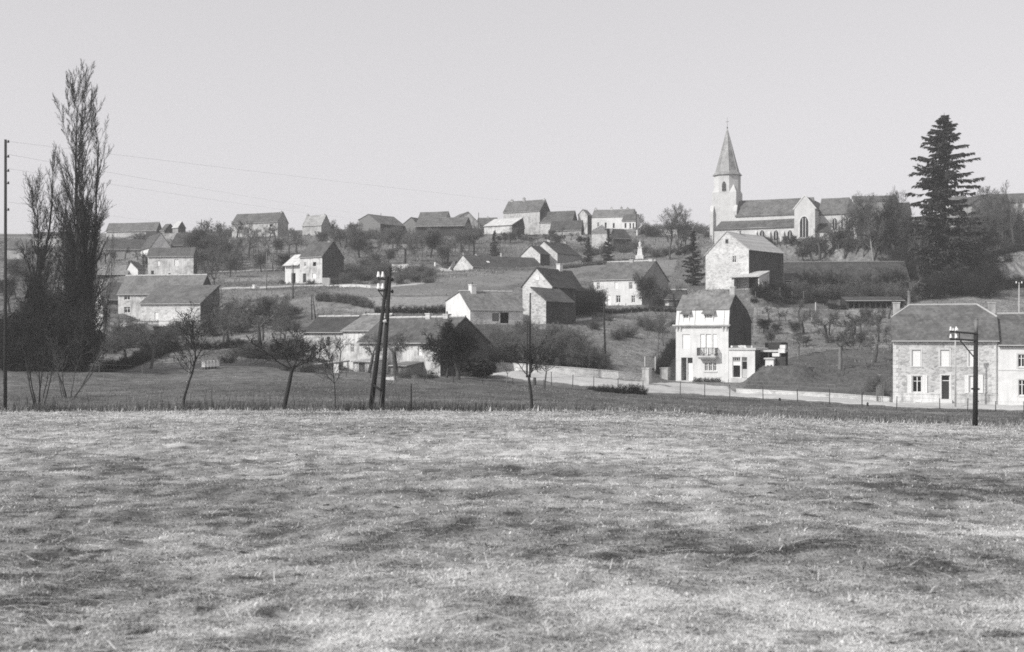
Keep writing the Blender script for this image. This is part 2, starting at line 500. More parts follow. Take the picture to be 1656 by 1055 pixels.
def opening(root, a, b, c, d, kind, surround=None):
    """fills one opening of the front wall: window, closed shutter, door or nothing"""
    wd, ht = b - a, d - c
    if surround:
        s = MB(); q = 0.17
        s.box(a - q, a - 0.002, -0.035, 0.06, c - (0.10 if kind != 'door' else 0), d + q)
        s.box(b + 0.002, b + q, -0.035, 0.06, c - (0.10 if kind != 'door' else 0), d + q)
        s.box(a - 0.002, b + 0.002, -0.035, 0.06, d + 0.002, d + q)
        if kind != 'door': s.box(a - 0.002, b + 0.002, -0.06, 0.06, c - 0.12, c - 0.002)
        s.build('window_surround' if kind != 'door' else 'door_surround', M['trim'], root)
    if kind == 'hole': return None
    if kind == 'win':
        t = min(0.09, wd * 0.13)
        f = MB(); ring(f, a + .004, b - .004, c + .004, d - .004, t, 0.10, 0.16)
        mx = (a + b) / 2
        f.box(mx - t * 0.45, mx + t * 0.45, 0.10, 0.15, c + t, d - t)
        zt = c + ht * 0.68
        f.box(a + t, mx - t * 0.45, 0.11, 0.15, zt - t * 0.3, zt + t * 0.3); f.box(mx + t * 0.45, b - t, 0.11, 0.15, zt - t * 0.3, zt + t * 0.3)
        o = f.build('window', M['paint'], root)
        for (p, q) in ((a + t, mx - t * 0.45), (mx + t * 0.45, b - t)):
            g = MB(); g.poly([(p, .145, c + t), (q, .145, c + t), (q, .145, d - t), (p, .145, d - t)]); g.build('pane', M['glass'], o)
        return o
    if kind == 'shutter':
        f = MB(); n = max(6, int(ht / 0.14))
        f.box(a + .003, b - .003, 0.13, 0.16, c, d)
        for i in range(n):
            z = c + ht * i / n
            f.hexa([(a + .03, .10, z + .01), (b - .03, .10, z + .01), (b - .03, .129, z + .01), (a + .03, .129, z + .01),
                    (a + .03, .118, z + ht / n), (b - .03, .118, z + ht / n), (b - .03, .129, z + ht / n), (a + .03, .129, z + ht / n)])
        return f.build('shutter', M['paint'], root)
    if kind in ('door', 'door_grey', 'door_white'):
        mt = {'door': M['wood_dark'], 'door_grey': M['wood_grey'], 'door_white': M['paint']}[kind]
        f = MB(); f.box(a + .004, b - .004, 0.14, 0.19, c, d)
        f.box(a + wd * .15, b - wd * .15, 0.12, 0.139, c + ht * .08, c + ht * .42); f.box(a + wd * .15, b - wd * .15, 0.12, 0.139, c + ht * .5, c + ht * .92)
        o = f.build('door', mt, root)
        h = MB(); h.tube((b - wd * .1, .13, c + ht * .47), (b - wd * .1, .06, c + ht * .47), .025, .03, 6); h.build('handle', M['iron'], o)
        return o

_sag = random.Random(3)
def roof_slab(mb, a, b, c, d, t, m=0):
    """slab whose top is a-b (eave) to c-d (ridge end above b, then above a); old roofs sag a little between their ends"""
    a, b, c, d = Vector(a), Vector(b), Vector(c), Vector(d)
    L = max((b - a).length, (c - d).length); n = max(1, min(8, int(L / 1.6)))
    amp = min(0.12, L * 0.007); dz = [-(amp * math.sin(math.pi * i / n) * 0.8 + _sag.uniform(-.03, .03) * (0 < i < n)) for i in range(n + 1)]
    dm = [z * 1.2 + _sag.uniform(-.045, .02) * (0 < k < n) for k, z in enumerate(dz)]
    i0 = len(mb.v); h = Vector((0, 0, t))
    for i in range(n + 1):
        f = i / n; e, r = a.lerp(b, f), d.lerp(c, f); q = e.lerp(r, .5)
        for p, z in ((e, dz[i]), (q, dm[i]), (r, dz[i])): mb.v.append(tuple(p + Vector((0, 0, z))))
        for p in (e, r): mb.v.append(tuple(p - h - Vector((0, 0, .0))))
    f_ = []
    for i in range(n):
        p, q = i0 + i * 5, i0 + i * 5 + 5
        f_ += [(p, q, q + 1, p + 1), (p + 1, q + 1, q + 2, p + 2), (p + 3, q + 3, q, p), (q + 3, p + 3, p + 4, q + 4), (p + 2, q + 2, q + 4, p + 4)]
    for s, fl in ((i0, 0), (i0 + n * 5, 1)): f_.append((s, s + 1, s + 2, s + 4, s + 3) if not fl else (s + 3, s + 4, s + 2, s + 1, s))
    mb.f += f_; mb.m += [m] * len(f_)

def chimney(roof, x, y, ztop, zbase, w=0.6, d=0.5, mat='chim', pots=1):
    c = MB(); c.box(x - w / 2, x + w / 2, y - d / 2, y + d / 2, zbase, ztop - 0.14)
    c.box(x - w / 2 - .06, x + w / 2 + .06, y - d / 2 - .06, y + d / 2 + .06, ztop - 0.14, ztop)
    o = c.build('chimney', M[mat], roof)
    pt = MB()
    for k in range(pots):
        xx = x + (k - (pots - 1) / 2) * 0.3
        pt.tube((xx, y, ztop), (xx, y, ztop + 0.32), 0.11, 0.09, 8)
    return o, pt

def house(name, label, cat, L, Rt, py, Y, deg, eave, ridge, C=None, d=8.0, axis='x', rf=0.5, eave_b=None, eave_r=None,
          wall='white_old', roof='slate', ov=0.3, ovx=0.15, ops=(), chims=(), cap=None, surround=False, group=None, t=0.16,
          apex=None, base=1.5, side=None, pad=True, quoins=False, gutter=True, skylights=()):
    """L, Rt: where the front's ends are seen; C: where the far end of the visible side is seen; eave, ridge: their heights in the picture"""
    fr = Frame(L, py, Y, deg)
    w = fr.fx(Rt)
    if C is not None: d = fr.fy(C, w if deg < 0 else 0.0)
    root = empty(name, fr.o, fr.r, label, cat, group)
    if pad:
        ctr = fr.w(w / 2, d / 2, 0); PADS.append((ctr.x, ctr.y, w / 2, d / 2, fr.r, fr.o.z))
    b = MB(); mats = [M[wall]] + ([M[side]] if side else [])  # side: second wall tone, in most houses with the shade coloured in
    holes = []
    for q in ops:
        xa, xb = fr.fx(q[0]), fr.fx(q[1]); za, zb = fr.fz(q[3], (xa + xb) / 2), fr.fz(q[2], (xa + xb) / 2)
        xa = max(xa, 0.08); xb = min(xb, w - 0.08); za = max(za, 0.03)
        if xb - xa > 0.1 and zb - za > 0.1: holes.append((xa, xb, za, zb, q[4], q[5] if len(q) > 5 else surround))
    B0 = -base
    sm = 1 if side else 0
    if axis == 'x':
        he = fr.fz(eave, w / 2); yr = rf * d
        hr = fr.fz(ridge, w / 2, yr); hb = hr if rf >= 1 else (fr.fz(eave_b, w / 2, d) if eave_b else he)
        holes = [h for h in holes if h[3] < he - 0.05]
        wall_with_holes(b, w, B0, he, holes)
        b.poly([(w, d, B0), (0, d, B0), (0, d, hb), (w, d, hb)])
        prof = [(0, he)] + ([(yr, hr)] if rf > 0 else []) + ([(d, hb)] if rf < 1 or True else [])
        if rf >= 1: prof = [(0, he), (d, hr)]
        if rf <= 0: prof = [(0, hr), (d, hb)]
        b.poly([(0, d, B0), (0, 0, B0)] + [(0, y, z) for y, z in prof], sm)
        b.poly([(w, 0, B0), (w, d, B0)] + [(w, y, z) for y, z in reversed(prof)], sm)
        rm = MB(); e = ovx
        if rf > 0:
            sl = (hr - he) / yr
            roof_slab(rm, (-e, -ov, he - ov * sl + t), (w + e, -ov, he - ov * sl + t), (w + e, yr, hr + t), (-e, yr, hr + t), t)
        if rf < 1:
            sl = (hr - hb) / (d - yr)
            roof_slab(rm, (w + e, d + ov, hb - ov * sl + t), (-e, d + ov, hb - ov * sl + t), (-e, yr, hr + t), (w + e, yr, hr + t), t)
        ro = rm.build('roof', M[roof], root)
        rl = ((-e, yr, hr + t), (w + e, yr, hr + t))
        if gutter and rf > 0:
            g = MB(); sl = (hr - he) / yr; zz = he - ov * sl + t * 0.3
            g.tube((-e, -ov - 0.06, zz), (w + e, -ov - 0.06, zz), 0.055, 0.055, 6); g.build('gutter', M['zinc'], root)
        rid = lambda px: (fr.fx(px, yr), yr, hr)
        slope_pt = lambda px, pyy: None
    else:
        zl = fr.fz(eave, 0); zr = fr.fz(eave_r if eave_r else eave, w)
        xr = fr.fx(apex) if apex else w * rf
        xr = min(max(xr, 0), w)
        hr = fr.fz(ridge, xr); zmin = min(zl, zr)
        if xr <= 0.01: zl = hr
        holes_lo = [h for h in holes if h[3] < zmin - 0.05]; holes_hi = [h for h in holes if h not in holes_lo]
        wall_with_holes(b, w, B0, zmin, holes_lo)
        up = [(0, zmin), (w, zmin)] + ([(w, zr)] if zr > zmin + 0.01 else []) + ([(xr, hr)] if 0.01 < xr < w - 0.01 or True else []) + ([(0, zl)] if zl > zmin + 0.01 else [])
        q = []
        for p in up:
            if not q or (abs(p[0] - q[-1][0]) + abs(p[1] - q[-1][1])) > 0.01: q.append(p)
        b.poly([(x, 0, z) for x, z in q]); b.poly([(x, d, z) for x, z in reversed(q)])
        b.poly([(w, d, B0), (0, d, B0), (0, d, zmin), (w, d, zmin)])
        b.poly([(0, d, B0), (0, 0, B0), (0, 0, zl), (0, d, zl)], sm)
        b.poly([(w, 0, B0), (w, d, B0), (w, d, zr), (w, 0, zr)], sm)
        rm = MB(); e = ovx
        if xr < w - 0.01:
            sl = (hr - zr) / (w - xr)
            roof_slab(rm, (w + ov, -e, zr - ov * sl + t), (w + ov, d + e, zr - ov * sl + t), (xr, d + e, hr + t), (xr, -e, hr + t), t)
        if xr > 0.01:
            sl = (hr - zl) / xr
            roof_slab(rm, (-ov, d + e, zl - ov * sl + t), (-ov, -e, zl - ov * sl + t), (xr, -e, hr + t), (xr, d + e, hr + t), t)
        ro = rm.build('roof', M[roof], root)
        rl = ((xr, -e, hr + t), (xr, d + e, hr + t))
        for h in holes_hi:      # openings high in the gable: framed, set on the face
            f = MB(); ring(f, h[0], h[1], h[2], h[3], 0.09, -0.05, 0.04); o = f.build('window', M['paint' if h[4] != 'hole' else 'wood_grey'], root)
            g = MB(); g.poly([(h[0] + .09, -.012, h[2] + .09), (h[1] - .09, -.012, h[2] + .09), (h[1] - .09, -.012, h[3] - .09), (h[0] + .09, -.012, h[3] - .09)])
            g.build('pane', M['glass'] if h[4] != 'shutter' else M['paint'], o)
        holes = holes_lo
        rid = lambda px: (xr, fr.fy(px, xr), hr)
    b.build('wall', mats, root)
    for h in holes: opening(root, h[0], h[1], h[2], h[3], h[4], h[5])
    if cap:
        cm = MB(); a, c2 = Vector(rl[0]), Vector(rl[1]); n = max(3, int((c2 - a).length / 1.2))
        for i in range(n):
            p, q = a.lerp(c2, i / n), a.lerp(c2, (i + 0.97) / n)
            cm.tube(p + Vector((0, 0, -0.02)), q + Vector((0, 0, 0.0)), 0.13, 0.15, 6)
        cm.build('ridge_cap', M[cap], root)
    if quoins:
        n = int(fr.fz(eave, w / 2) / 0.4)
        for xx in (0, w):
            for i in range(n):
                ww = 0.5 if i % 2 else 0.32
                k = MB()
                if xx == 0: k.box(-0.03, ww, -0.03, 0.3, i * 0.4 + 0.01, i * 0.4 + 0.39)
                else: k.box(w - ww, w + 0.03, -0.03, 0.3, i * 0.4 + 0.01, i * 0.4 + 0.39)
                k.build('quoin', M['trim'], root)
    for cdef in chims:
        px, top = cdef[0], cdef[1]; kw = cdef[2] if len(cdef) > 2 else {}
        x, y, z = rid(px)
        if axis == 'x': x = min(max(x, 0.3), w - 0.3)
        else: y = min(max(y, 0.3), d - 0.3)
        if 'dy' in kw: y += kw['dy']
        zt = fr.fz(top, x, y)
        zt = max(zt, z + 0.5)
        o, pt = chimney(ro, x, y, zt - 0.3, min(z, zt) - 1.0 - abs(kw.get('dy', 0)), kw.get('w', 0.75), kw.get('d', 0.6), kw.get('mat', 'chim'))
        for v in range(len(pt.v)): pass
        oo = o.data
        # the pot is a small ring of its own on the chimney's mesh
        bmv = MB(); bmv.v = [tuple(q.co) for q in oo.vertices]; bmv.f = [tuple(p.vertices) for p in oo.polygons]; bmv.m = [0] * len(bmv.f)
        k0 = len(bmv.v); bmv.v += pt.v; bmv.f += [tuple(k0 + i for i in f) for f in pt.f]; bmv.m += [1] * len(pt.f)
        o.data = bmv.mesh('chimney', [M[kw.get('mat', 'chim')], M['soot']])
    for (px, pyy) in skylights:
        if axis != 'x': continue
        # on the front slope: walk up the slope until it is seen at that height
        best = min((abs(fr.fz(pyy, fr.fx(px, q * yr), q * yr) - (he + (hr - he) * q)), q) for q in [i / 20 for i in range(1, 20)])[1]
        x, y, z = fr.fx(px, best * yr), best * yr, he + (hr - he) * best + t
        sl = (hr - he) / yr
        s = MB(); s.hexa([(x - .35, y - .3, z - .3 * sl), (x + .35, y - .3, z - .3 * sl), (x + .35, y + .3, z + .3 * sl), (x - .35, y + .3, z + .3 * sl),
                          (x - .35, y - .32, z - .3 * sl + .08), (x + .35, y - .32, z - .3 * sl + .08), (x + .35, y + .28, z + .3 * sl + .08), (x - .35, y + .28, z + .3 * sl + .08)])
        s.build('skylight', M['paint'], root)
    return root, fr, w, d
# ================================================================== BUILDINGS
WIN, SH, DO, HO = 'win', 'shutter', 'door', 'hole'

# ---- the white house with the shop at the roadside
def white_house():
    fr = Frame(1093, 616.5, 165, -29)
    w = fr.fx(1178); d = fr.fy(1215, w)
    root = empty('village_house', fr.o, fr.r, 'tall white rendered house with steep two-stage roof, dormers and a balcony beside the shop', 'house')
    c = fr.w(w / 2, d / 2, 0); PADS.append((c.x, c.y, w / 2, d / 2, fr.r, fr.o.z))
    X = fr.fx; zc = fr.fz(527, w / 2)                    # cornice
    ops = []
    def o(x0, x1, y0, y1, k, s=None):
        a, b = X(x0), X(x1); ops.append((a, b, max(0.02, fr.fz(y1, (a + b) / 2)), fr.fz(y0, (a + b) / 2), k))
    o(1101.5, 1120, 578.5, 615.5, 'porch')
    o(1103.5, 1115.5, 541, 564, SH)
    o(1132.5, 1139.5, 540.5, 572.5, SH); o(1141.5, 1150, 540.5, 573, 'door_white'); o(1152.5, 1159, 540.5, 572.5, SH)
    o(1139.5, 1144.6, 586.5, 600, WIN); o(1146, 1151.5, 586.5, 600, WIN); o(1152.8, 1158.5, 586.5, 600, WIN)
    b = MB()
    wall_with_holes(b, w, -1.2, zc, ops, 0.18)
    # profile of the side: wall, steep lower roof, main slope, back slope
    z1 = fr.fz(501, w, 0.5); yr = fr.fy(1188.5, w); hr = fr.fz(477, w, yr); zb = fr.fz(523, w, d)
    z2 = hr - (hr - zb) * 0.55; y2 = yr + (d - yr) * 0.72
    prof = [(0, zc), (0.45, z1), (yr, hr), (y2, z2), (d, zb)]
    for xx, rev in ((0, False), (w, True)):
        pts = [(xx, d, -1.2), (xx, 0, -1.2)] + [(xx, y, z) for y, z in prof]
        b.poly(pts if not rev else [(xx, 0, -1.2), (xx, d, -1.2)] + [(xx, y, z) for y, z in reversed(prof)], 0 if xx == 0 else 1)
    b.poly([(w, d, -1.2), (0, d, -1.2), (0, d, zb), (w, d, zb)])
    b.build('wall', [M['white'], M['shade_dark_wall']], root)
    rm = MB(); t = 0.14; e = 0.06
    roof_slab(rm, (-e, 0.25, z1 - 0.02 + t), (w + e, 0.25, z1 - 0.02 + t), (w + e, yr, hr + t), (-e, yr, hr + t), t)
    roof_slab(rm, (w + e, y2, z2 + t), (-e, y2, z2 + t), (-e, yr, hr + t), (w + e, yr, hr + t), t)
    roof_slab(rm, (w + e, d + .2, zb + t), (-e, d + .2, zb + t), (-e, y2, z2 + t), (w + e, y2, z2 + t), t)
    ro = rm.build('roof', M['tile'], root)
    mm = MB(); mm.hexa([(-.02, -.06, zc), (w + .02, -.06, zc), (w + .02, .3, zc), (-.02, .3, zc), (-.02, .36, z1), (w + .02, .36, z1), (w + .02, .6, z1), (-.02, .6, z1)])
    mo = mm.build('mansard_face', M['mansard'], root)
    for px in (1097.5, 1123.5, 1170.5):                   # standing seams of the cladding
        s = MB(); x = X(px); s.hexa([(x - .03, -.11, zc + .2), (x + .03, -.11, zc + .2), (x + .03, .0, zc + .2), (x - .03, .0, zc + .2), (x - .03, .28, z1 - .1), (x + .03, .28, z1 - .1), (x + .03, .4, z1 - .1), (x - .03, .4, z1 - .1)])
        s.build('seam', M['zinc'], mo)
    for (a, q) in ((1104, 1114.5), (1138.5, 1153.5)):      # dormers
        xa, xb = X(a), X(q); zt = z1 - 0.55; zd = zc + 0.35
        dm = MB(); ring(dm, xa, xb, zd, zt, 0.12, -0.02, 0.5); dm.box(xa + .12, xb - .12, 0.05, 0.5, zd + .12, zt - (zt - zd) * .42)
        do = dm.build('dormer', M['paint'], root)
        n = 3 if a < 1120 else 5
        for i in range(n):
            p0 = xa + .12 + (xb - xa - .24) * i / n; p1 = xa + .12 + (xb - xa - .24) * (i + 1) / n
            g = MB(); g.poly([(p0 + .03, .1, zt - (zt - zd) * .42), (p1 - .03, .1, zt - (zt - zd) * .42), (p1 - .03, .1, zt - .14), (p0 + .03, .1, zt - .14)]); g.build('pane', M['glass'], do)
            if i: k = MB(); k.box(p0 - .03, p0 + .03, .04, .12, zt - (zt - zd) * .42, zt - .12); k.build('glazing_bar', M['paint'], do)
        rr = MB(); rr.hexa([(xa - .25, -.35, zt - .02), (xb + .25, -.35, zt - .02), (xb + .25, .9, zt + .55), (xa - .25, .9, zt + .55),
                            (xa - .25, -.35, zt + .12), (xb + .25, -.35, zt + .12), (xb + .25, .9, zt + .72), (xa - .25, .9, zt + .72)])
        rr.build('dormer_roof', M['tile'], do)
    g = MB(); g.box(-.35, w + .3, -.42, .0, zc - .02, zc + .16); g.box(-.2, w + .15, -.28, 0, zc - .16, zc - .021); g.build('cornice', M['conc'], root)
    for px in (1096, 1101, 1169.5, 1175):
        x = X(px); k = MB(); k.hexa([(x - .09, -.05, zc - .75), (x + .09, -.05, zc - .75), (x + .09, 0, zc - .75), (x - .09, 0, zc - .75), (x - .09, -.26, zc - .165), (x + .09, -.26, zc - .165), (x + .09, 0, zc - .165), (x - .09, 0, zc - .165)])
        k.build('bracket', M['trim'], root)
    chimney(ro, w - .35, yr + .2, hr + 1.1, hr - .6, .7, .6)
    for (a, b2, z0, z3, k) in ops:
        if k == 'porch':
            wd = b2 - a
            p = MB(); p.box(a, b2, 1.1, 1.2, z0, z3); p.build('porch_wall', M['grey_wall'], root)
            p = MB(); p.poly([(a, .18, z0), (a, 1.1, z0), (a, 1.1, z3), (a, .18, z3)]); p.poly([(b2, .18, z0), (b2, .18, z3), (b2, 1.1, z3), (b2, 1.1, z0)]); p.poly([(a, .18, z3), (b2, .18, z3), (b2, 1.1, z3), (a, 1.1, z3)]); p.poly([(a, .18, z0), (a, 1.1, z0), (b2, 1.1, z0), (b2, .18, z0)])
            p.build('porch_lining', M['white_old'], root)
            q = MB(); q.box(a + wd * .55, b2 - .03, .22, .28, z0, z3 - .75); do = q.build('door', M['paint'], root)
            h = MB(); h.tube((a + wd * .6, .22, z0 + 1), (a + wd * .6, .15, z0 + 1), .03, .03, 6); h.build('handle', M['iron'], do)
            q = MB(); q.box(a + wd * .46, a + wd * .54, .05, .2, z0, z3); q.build('post', M['trim'], root)
            q = MB(); q.box(a - .15, b2 + .15, -.5, .18, -.3, z0 - .002); q.build('doorstep', M['conc'], root)
        else: opening(root, a, b2, z0, z3, k)
    s = MB(); s.box(X(1138), X(1160), -.08, .0, fr.fz(602.5, w * .7), fr.fz(600.4, w * .7)); s.build('window_sill', M['trim'], root)
    # balcony
    zb0 = fr.fz(575.5, w * .6); xa, xb = X(1131), X(1161.5)
    s = MB(); s.box(xa, xb, -1.0, -.002, zb0 - .22, zb0); s.box(xa + .15, xb - .15, -.8, -.002, zb0 - .42, zb0 - .221); ba = s.build('balcony', M['conc'], root)
    s = MB(); zt = zb0 + 1.0
    for x in (xa + .05, xb - .05, xa + 1.0, xb - 1.0): s.box(x - .04, x + .04, -.97, -.89, zb0, zt)
    for (p, q) in ((xa + .05, xa + 1.0), (xb - 1.0, xb - .05)):
        n = 6
        for i in range(n): s.box(p + (q - p) * i / n, p + (q - p) * i / n + .035, -.95, -.91, zb0 + .05, zt)
    s.box(xa, xb, -.97, -.90, zt, zt + .06); s.box(xa + .01, xa + .06, -.9, -.01, zt, zt + .05); s.box(xb - .06, xb - .01, -.9, -.01, zt, zt + .05)
    for i in range(7): s.box(xa + .02, xa + .05, -.9 + i * .13, -.87 + i * .13, zb0, zt); s.box(xb - .05, xb - .02, -.9 + i * .13, -.87 + i * .13, zb0, zt)
    s.build('railing', M['iron'], ba)

    # ---- shop: a thing of its own, built against the house
    sx0 = w + 0.03; sx1 = X(1221); zt = fr.fz(566.5, sx1); sd = 5.2
    p = fr.w(sx0, 0, 0)
    sh = empty('shop', p, fr.r, 'low pale shop with glazed door under a long lettered signboard beside the tall white house', 'shop')
    c = fr.w((sx0 + sx1) / 2 - .3, 1.0, 0); PADS.append((c.x, c.y, (sx1 - sx0) / 2, 1.2, fr.r, fr.o.z))
    W = sx1 - sx0; b = MB()
    A, B = X(1184.5) - sx0, X(1208.5) - sx0; z0, z1b = fr.fz(611, sx0), fr.fz(577.5, sx0)
    m = X(1198.5) - sx0
    holes = [(A, m - .08, z0, z1b), (m + .08, B, z0, z1b)]
    wall_with_holes(b, W, -1.2, zt, holes, .2)
    b.poly([(W, 0, -1.2), (W, sd, -1.2), (W, sd, zt), (W, 0, zt)], 1); b.poly([(0, sd, -1.2), (0, 0, -1.2), (0, 0, zt), (0, sd, zt)]); b.poly([(W, sd, -1.2), (0, sd, -1.2), (0, sd, zt), (W, sd, zt)])
    b.build('wall', [M['white'], M['shade_dark_wall']], sh)
    r = MB(); r.box(-.0, W + .15, -.15, sd, zt + .002, zt + .28); r.build('roof', M['conc'], sh)
    zq = z0 + (z1b - z0) * .8
    for k, (a, q, z0_, z1_) in enumerate(holes):
        f = MB(); ring(f, a + .004, q - .004, z0_ + .004, z1_ - .004, .07, .1, .17); f.box(a + .07, q - .07, .1, .16, zq - .04, zq + .04)
        for i in range(1, 4): x = a + (q - a) * i / 4; f.box(x - .02, x + .02, .11, .15, zq + .04, z1_ - .07)
        o = f.build('shop_window' if k == 0 else 'shop_door', M['paint'] if k == 0 else M['wood_pale'], sh)
        g = MB(); g.poly([(a + .07, .15, zq + .04), (q - .07, .15, zq + .04), (q - .07, .15, z1_ - .07), (a + .07, .15, z1_ - .07)]); g.build('transom_pane', M['glass'], o)
        zl = z0_ + (.12 if k == 0 else (z1_ - z0_) * .42)
        g = MB(); g.poly([(a + .07, .15, zl), (q - .07, .15, zl), (q - .07, .15, zq - .04), (a + .07, .15, zq - .04)]); g.build('pane', M['glass'], o)
        if k == 0:
            g = MB(); g.box(a + .1, q - .08, .1, .14, zq - .55, zq - .1); g.build('blind', M['paint'], o)
            for xx, zz, ss in ((.35, .25, .2), (.6, .45, .16), (.5, .9, .12), (.75, .2, .25)):
                g = MB(); x = a + (q - a) * xx; g.box(x - ss / 2, x + ss / 2, .22, .3, z0_ + zz, z0_ + zz + ss * 1.3); g.build('display_card', M['paint'], o)
        else:
            g = MB(); g.box(a + .07, q - .07, .1, .15, z0_, zl); g.build('door_panel', M['zinc'], o)
            g = MB(); g.tube((a + .15, .1, zl + .1), (a + .15, .03, zl + .1), .03, .03, 6); g.build('handle', M['iron'], o)
    s = MB(); s.box(A - .1, B + .1, -.4, .0, -.4, z0 - .004); s.build('doorstep', M['conc'], sh)
    # the signboard on the roof edge: round emblem and pale letters on a dark board
    zs = zt + .30; hs = fr.fz(559, sx0) - zs; xa, xb = X(1181.5) - sx0, X(1216.5) - sx0
    s = MB(); s.box(xa, xb, -.02, .06, zs, zs + hs); sg = s.build('signboard', M['wood_grey'], sh)
    k = MB(); k.tube((xa + hs * .55, -.06, zs + hs / 2), (xa + hs * .55, -.021, zs + hs / 2), hs * .47, hs * .47, 20); k.build('emblem', M['paint'], sg)
    cu = bpy.data.curves.new('sign_lettering', 'FONT'); cu.body = "VOYEL"; cu.size = hs * 1.25; cu.extrude = .02; cu.align_x = 'CENTER'; cu.align_y = 'CENTER'; cu.offset = 0.03
    to = bpy.data.objects.new('sign_lettering', cu); COL.objects.link(to); to.parent = sg; to.rotation_euler = (R(90), 0, 0)
    to.rotation_euler = (R(90), 0, 0); to.location = (xa + hs * 1.1 + (xb - xa - hs * 1.1) / 2, -.045, zs + hs / 2); cu.materials.append(M['paint'])
    bpy.context.view_layer.update(); tm = bpy.data.meshes.new_from_object(to.evaluated_get(bpy.context.evaluated_depsgraph_get())); lo2 = link_mesh('lettering', tm, sg, to.location, None); lo2.rotation_euler = (R(90), 0, 0); bpy.data.objects.remove(to)
    k = MB(); k.box(xb - .12, xb + .02, -.05, .1, zs - .01, zs + hs); k.build('sign_post', M['trim'], sg)

    # ---- yard behind the shop: flat canopy, hut, stepped white wall
    q = fr.w(X(1221, 2.2) + .2, 2.2, 0)
    cn = empty('flat_roof_shed', q, fr.r, 'dark open shed under a thin pale flat roof behind the shop', 'shed')
    W2 = fr.fx(1259, 2.2) - fr.fx(1221, 2.2)
    zq = fr.fz(569.5, X(1240), 2.2)
    s = MB(); s.box(0, W2, 0, 4.0, zq - .001, zq + .24); s.build('roof', M['conc'], cn)
    s = MB(); s.box(.05, W2 - .1, 3.7, 3.9, -.5, zq - .004); s.box(.05, .25, .3, 3.69, -.5, zq - .004); s.build('wall', M['shade_dark_wall'], cn)
    for x in (W2 * .5, W2 - .2): k = MB(); k.box(x - .08, x + .08, .15, .3, -.5, zq - .004); k.build('post', M['wood_dark'], cn)
    s = MB(); s.box(-.2, W2 * .62, 4.3, 7.5, -.5, fr.fz(554, X(1228), 6)); s.build('rear_store', M['wood_dark'], cn)
    q = fr.w(fr.fx(1237.5, .6), .6, 0)
    hu = empty('garden_hut', q, fr.r, 'tiny white hut with flat roof and one small window beside the shop', 'hut')
    W3 = fr.fx(1251, .6) - fr.fx(1237.5, .6); zq = fr.fz(581.5, X(1244), .6); z00 = fr.fz(606, X(1244), .6)
    a, bb = W3 * .18, W3 * .5
    c = fr.w(X(1247, 1.5) + .8, 2.0, 0); PADS.append((c.x, c.y, 1.4, 1.2, fr.r, fr.o.z + z00 - .35, 3.0))
    s = MB(); wall_with_holes(s, W3, z00 - .6, zq, [(a, bb, z00 + .75, zq - .75), (W3 * .62, W3 * .85, z00 + .55, zq - .7)], .12)
    s.poly([(W3, 0, z00 - .6), (W3, 1.8, z00 - .6), (W3, 1.8, zq), (W3, 0, zq)]); s.poly([(0, 1.8, z00 - .6), (0, 0, z00 - .6), (0, 0, zq), (0, 1.8, zq)]); s.poly([(W3, 1.8, z00 - .6), (0, 1.8, z00 - .6), (0, 1.8, zq), (W3, 1.8, zq)])
    s.build('wall', M['white'], hu)
    s = MB(); s.box(-.15, W3 + .15, -.15, 1.95, zq + .002, zq + .2); s.build('roof', M['conc'], hu)
    opening(hu, a, bb, z00 + .75, zq - .75, WIN); opening(hu, W3 * .62, W3 * .85, z00 + .55, zq - .7, 'door_grey')
    # stepped garden wall
    q0 = fr.w(fr.fx(1252, .8), .8, 0)
    gw = empty('garden_wall', q0, fr.r, 'white coping wall stepping up the lawn edge behind the tiny hut', 'wall')
    xs = [fr.fx(1252, .8), fr.fx(1260, 1.2), fr.fx(1272, 1.8)]
    s = MB(); L = xs[2] - xs[0]
    c = fr.w(xs[2] - .5, 2.4, 0); PADS.append((c.x, c.y, 1.4, 1.4, fr.r, fr.o.z + fr.fz(591, xs[2], 1.5), 3.4))
    s.box(0, L, .5, .8, -.6, fr.fz(577.5, X(1262), .8)); s.build('wall', M['shade_dark_wall'], gw)
    z1_ = fr.fz(577, X(1262), .8)
    for (a, q, h0, h1) in ((-.4, L * .42, 0, .45), (L * .3, L * .95, .46, 1.0), (L * .45, L * 1.0, 1.02, 1.5)):
        s = MB(); s.box(a, q, .45, 1.1, z1_ + h0 + .003, z1_ + h1); s.build('coping_block', M['white'], gw)
    return fr, w
WH, WHW = white_house()

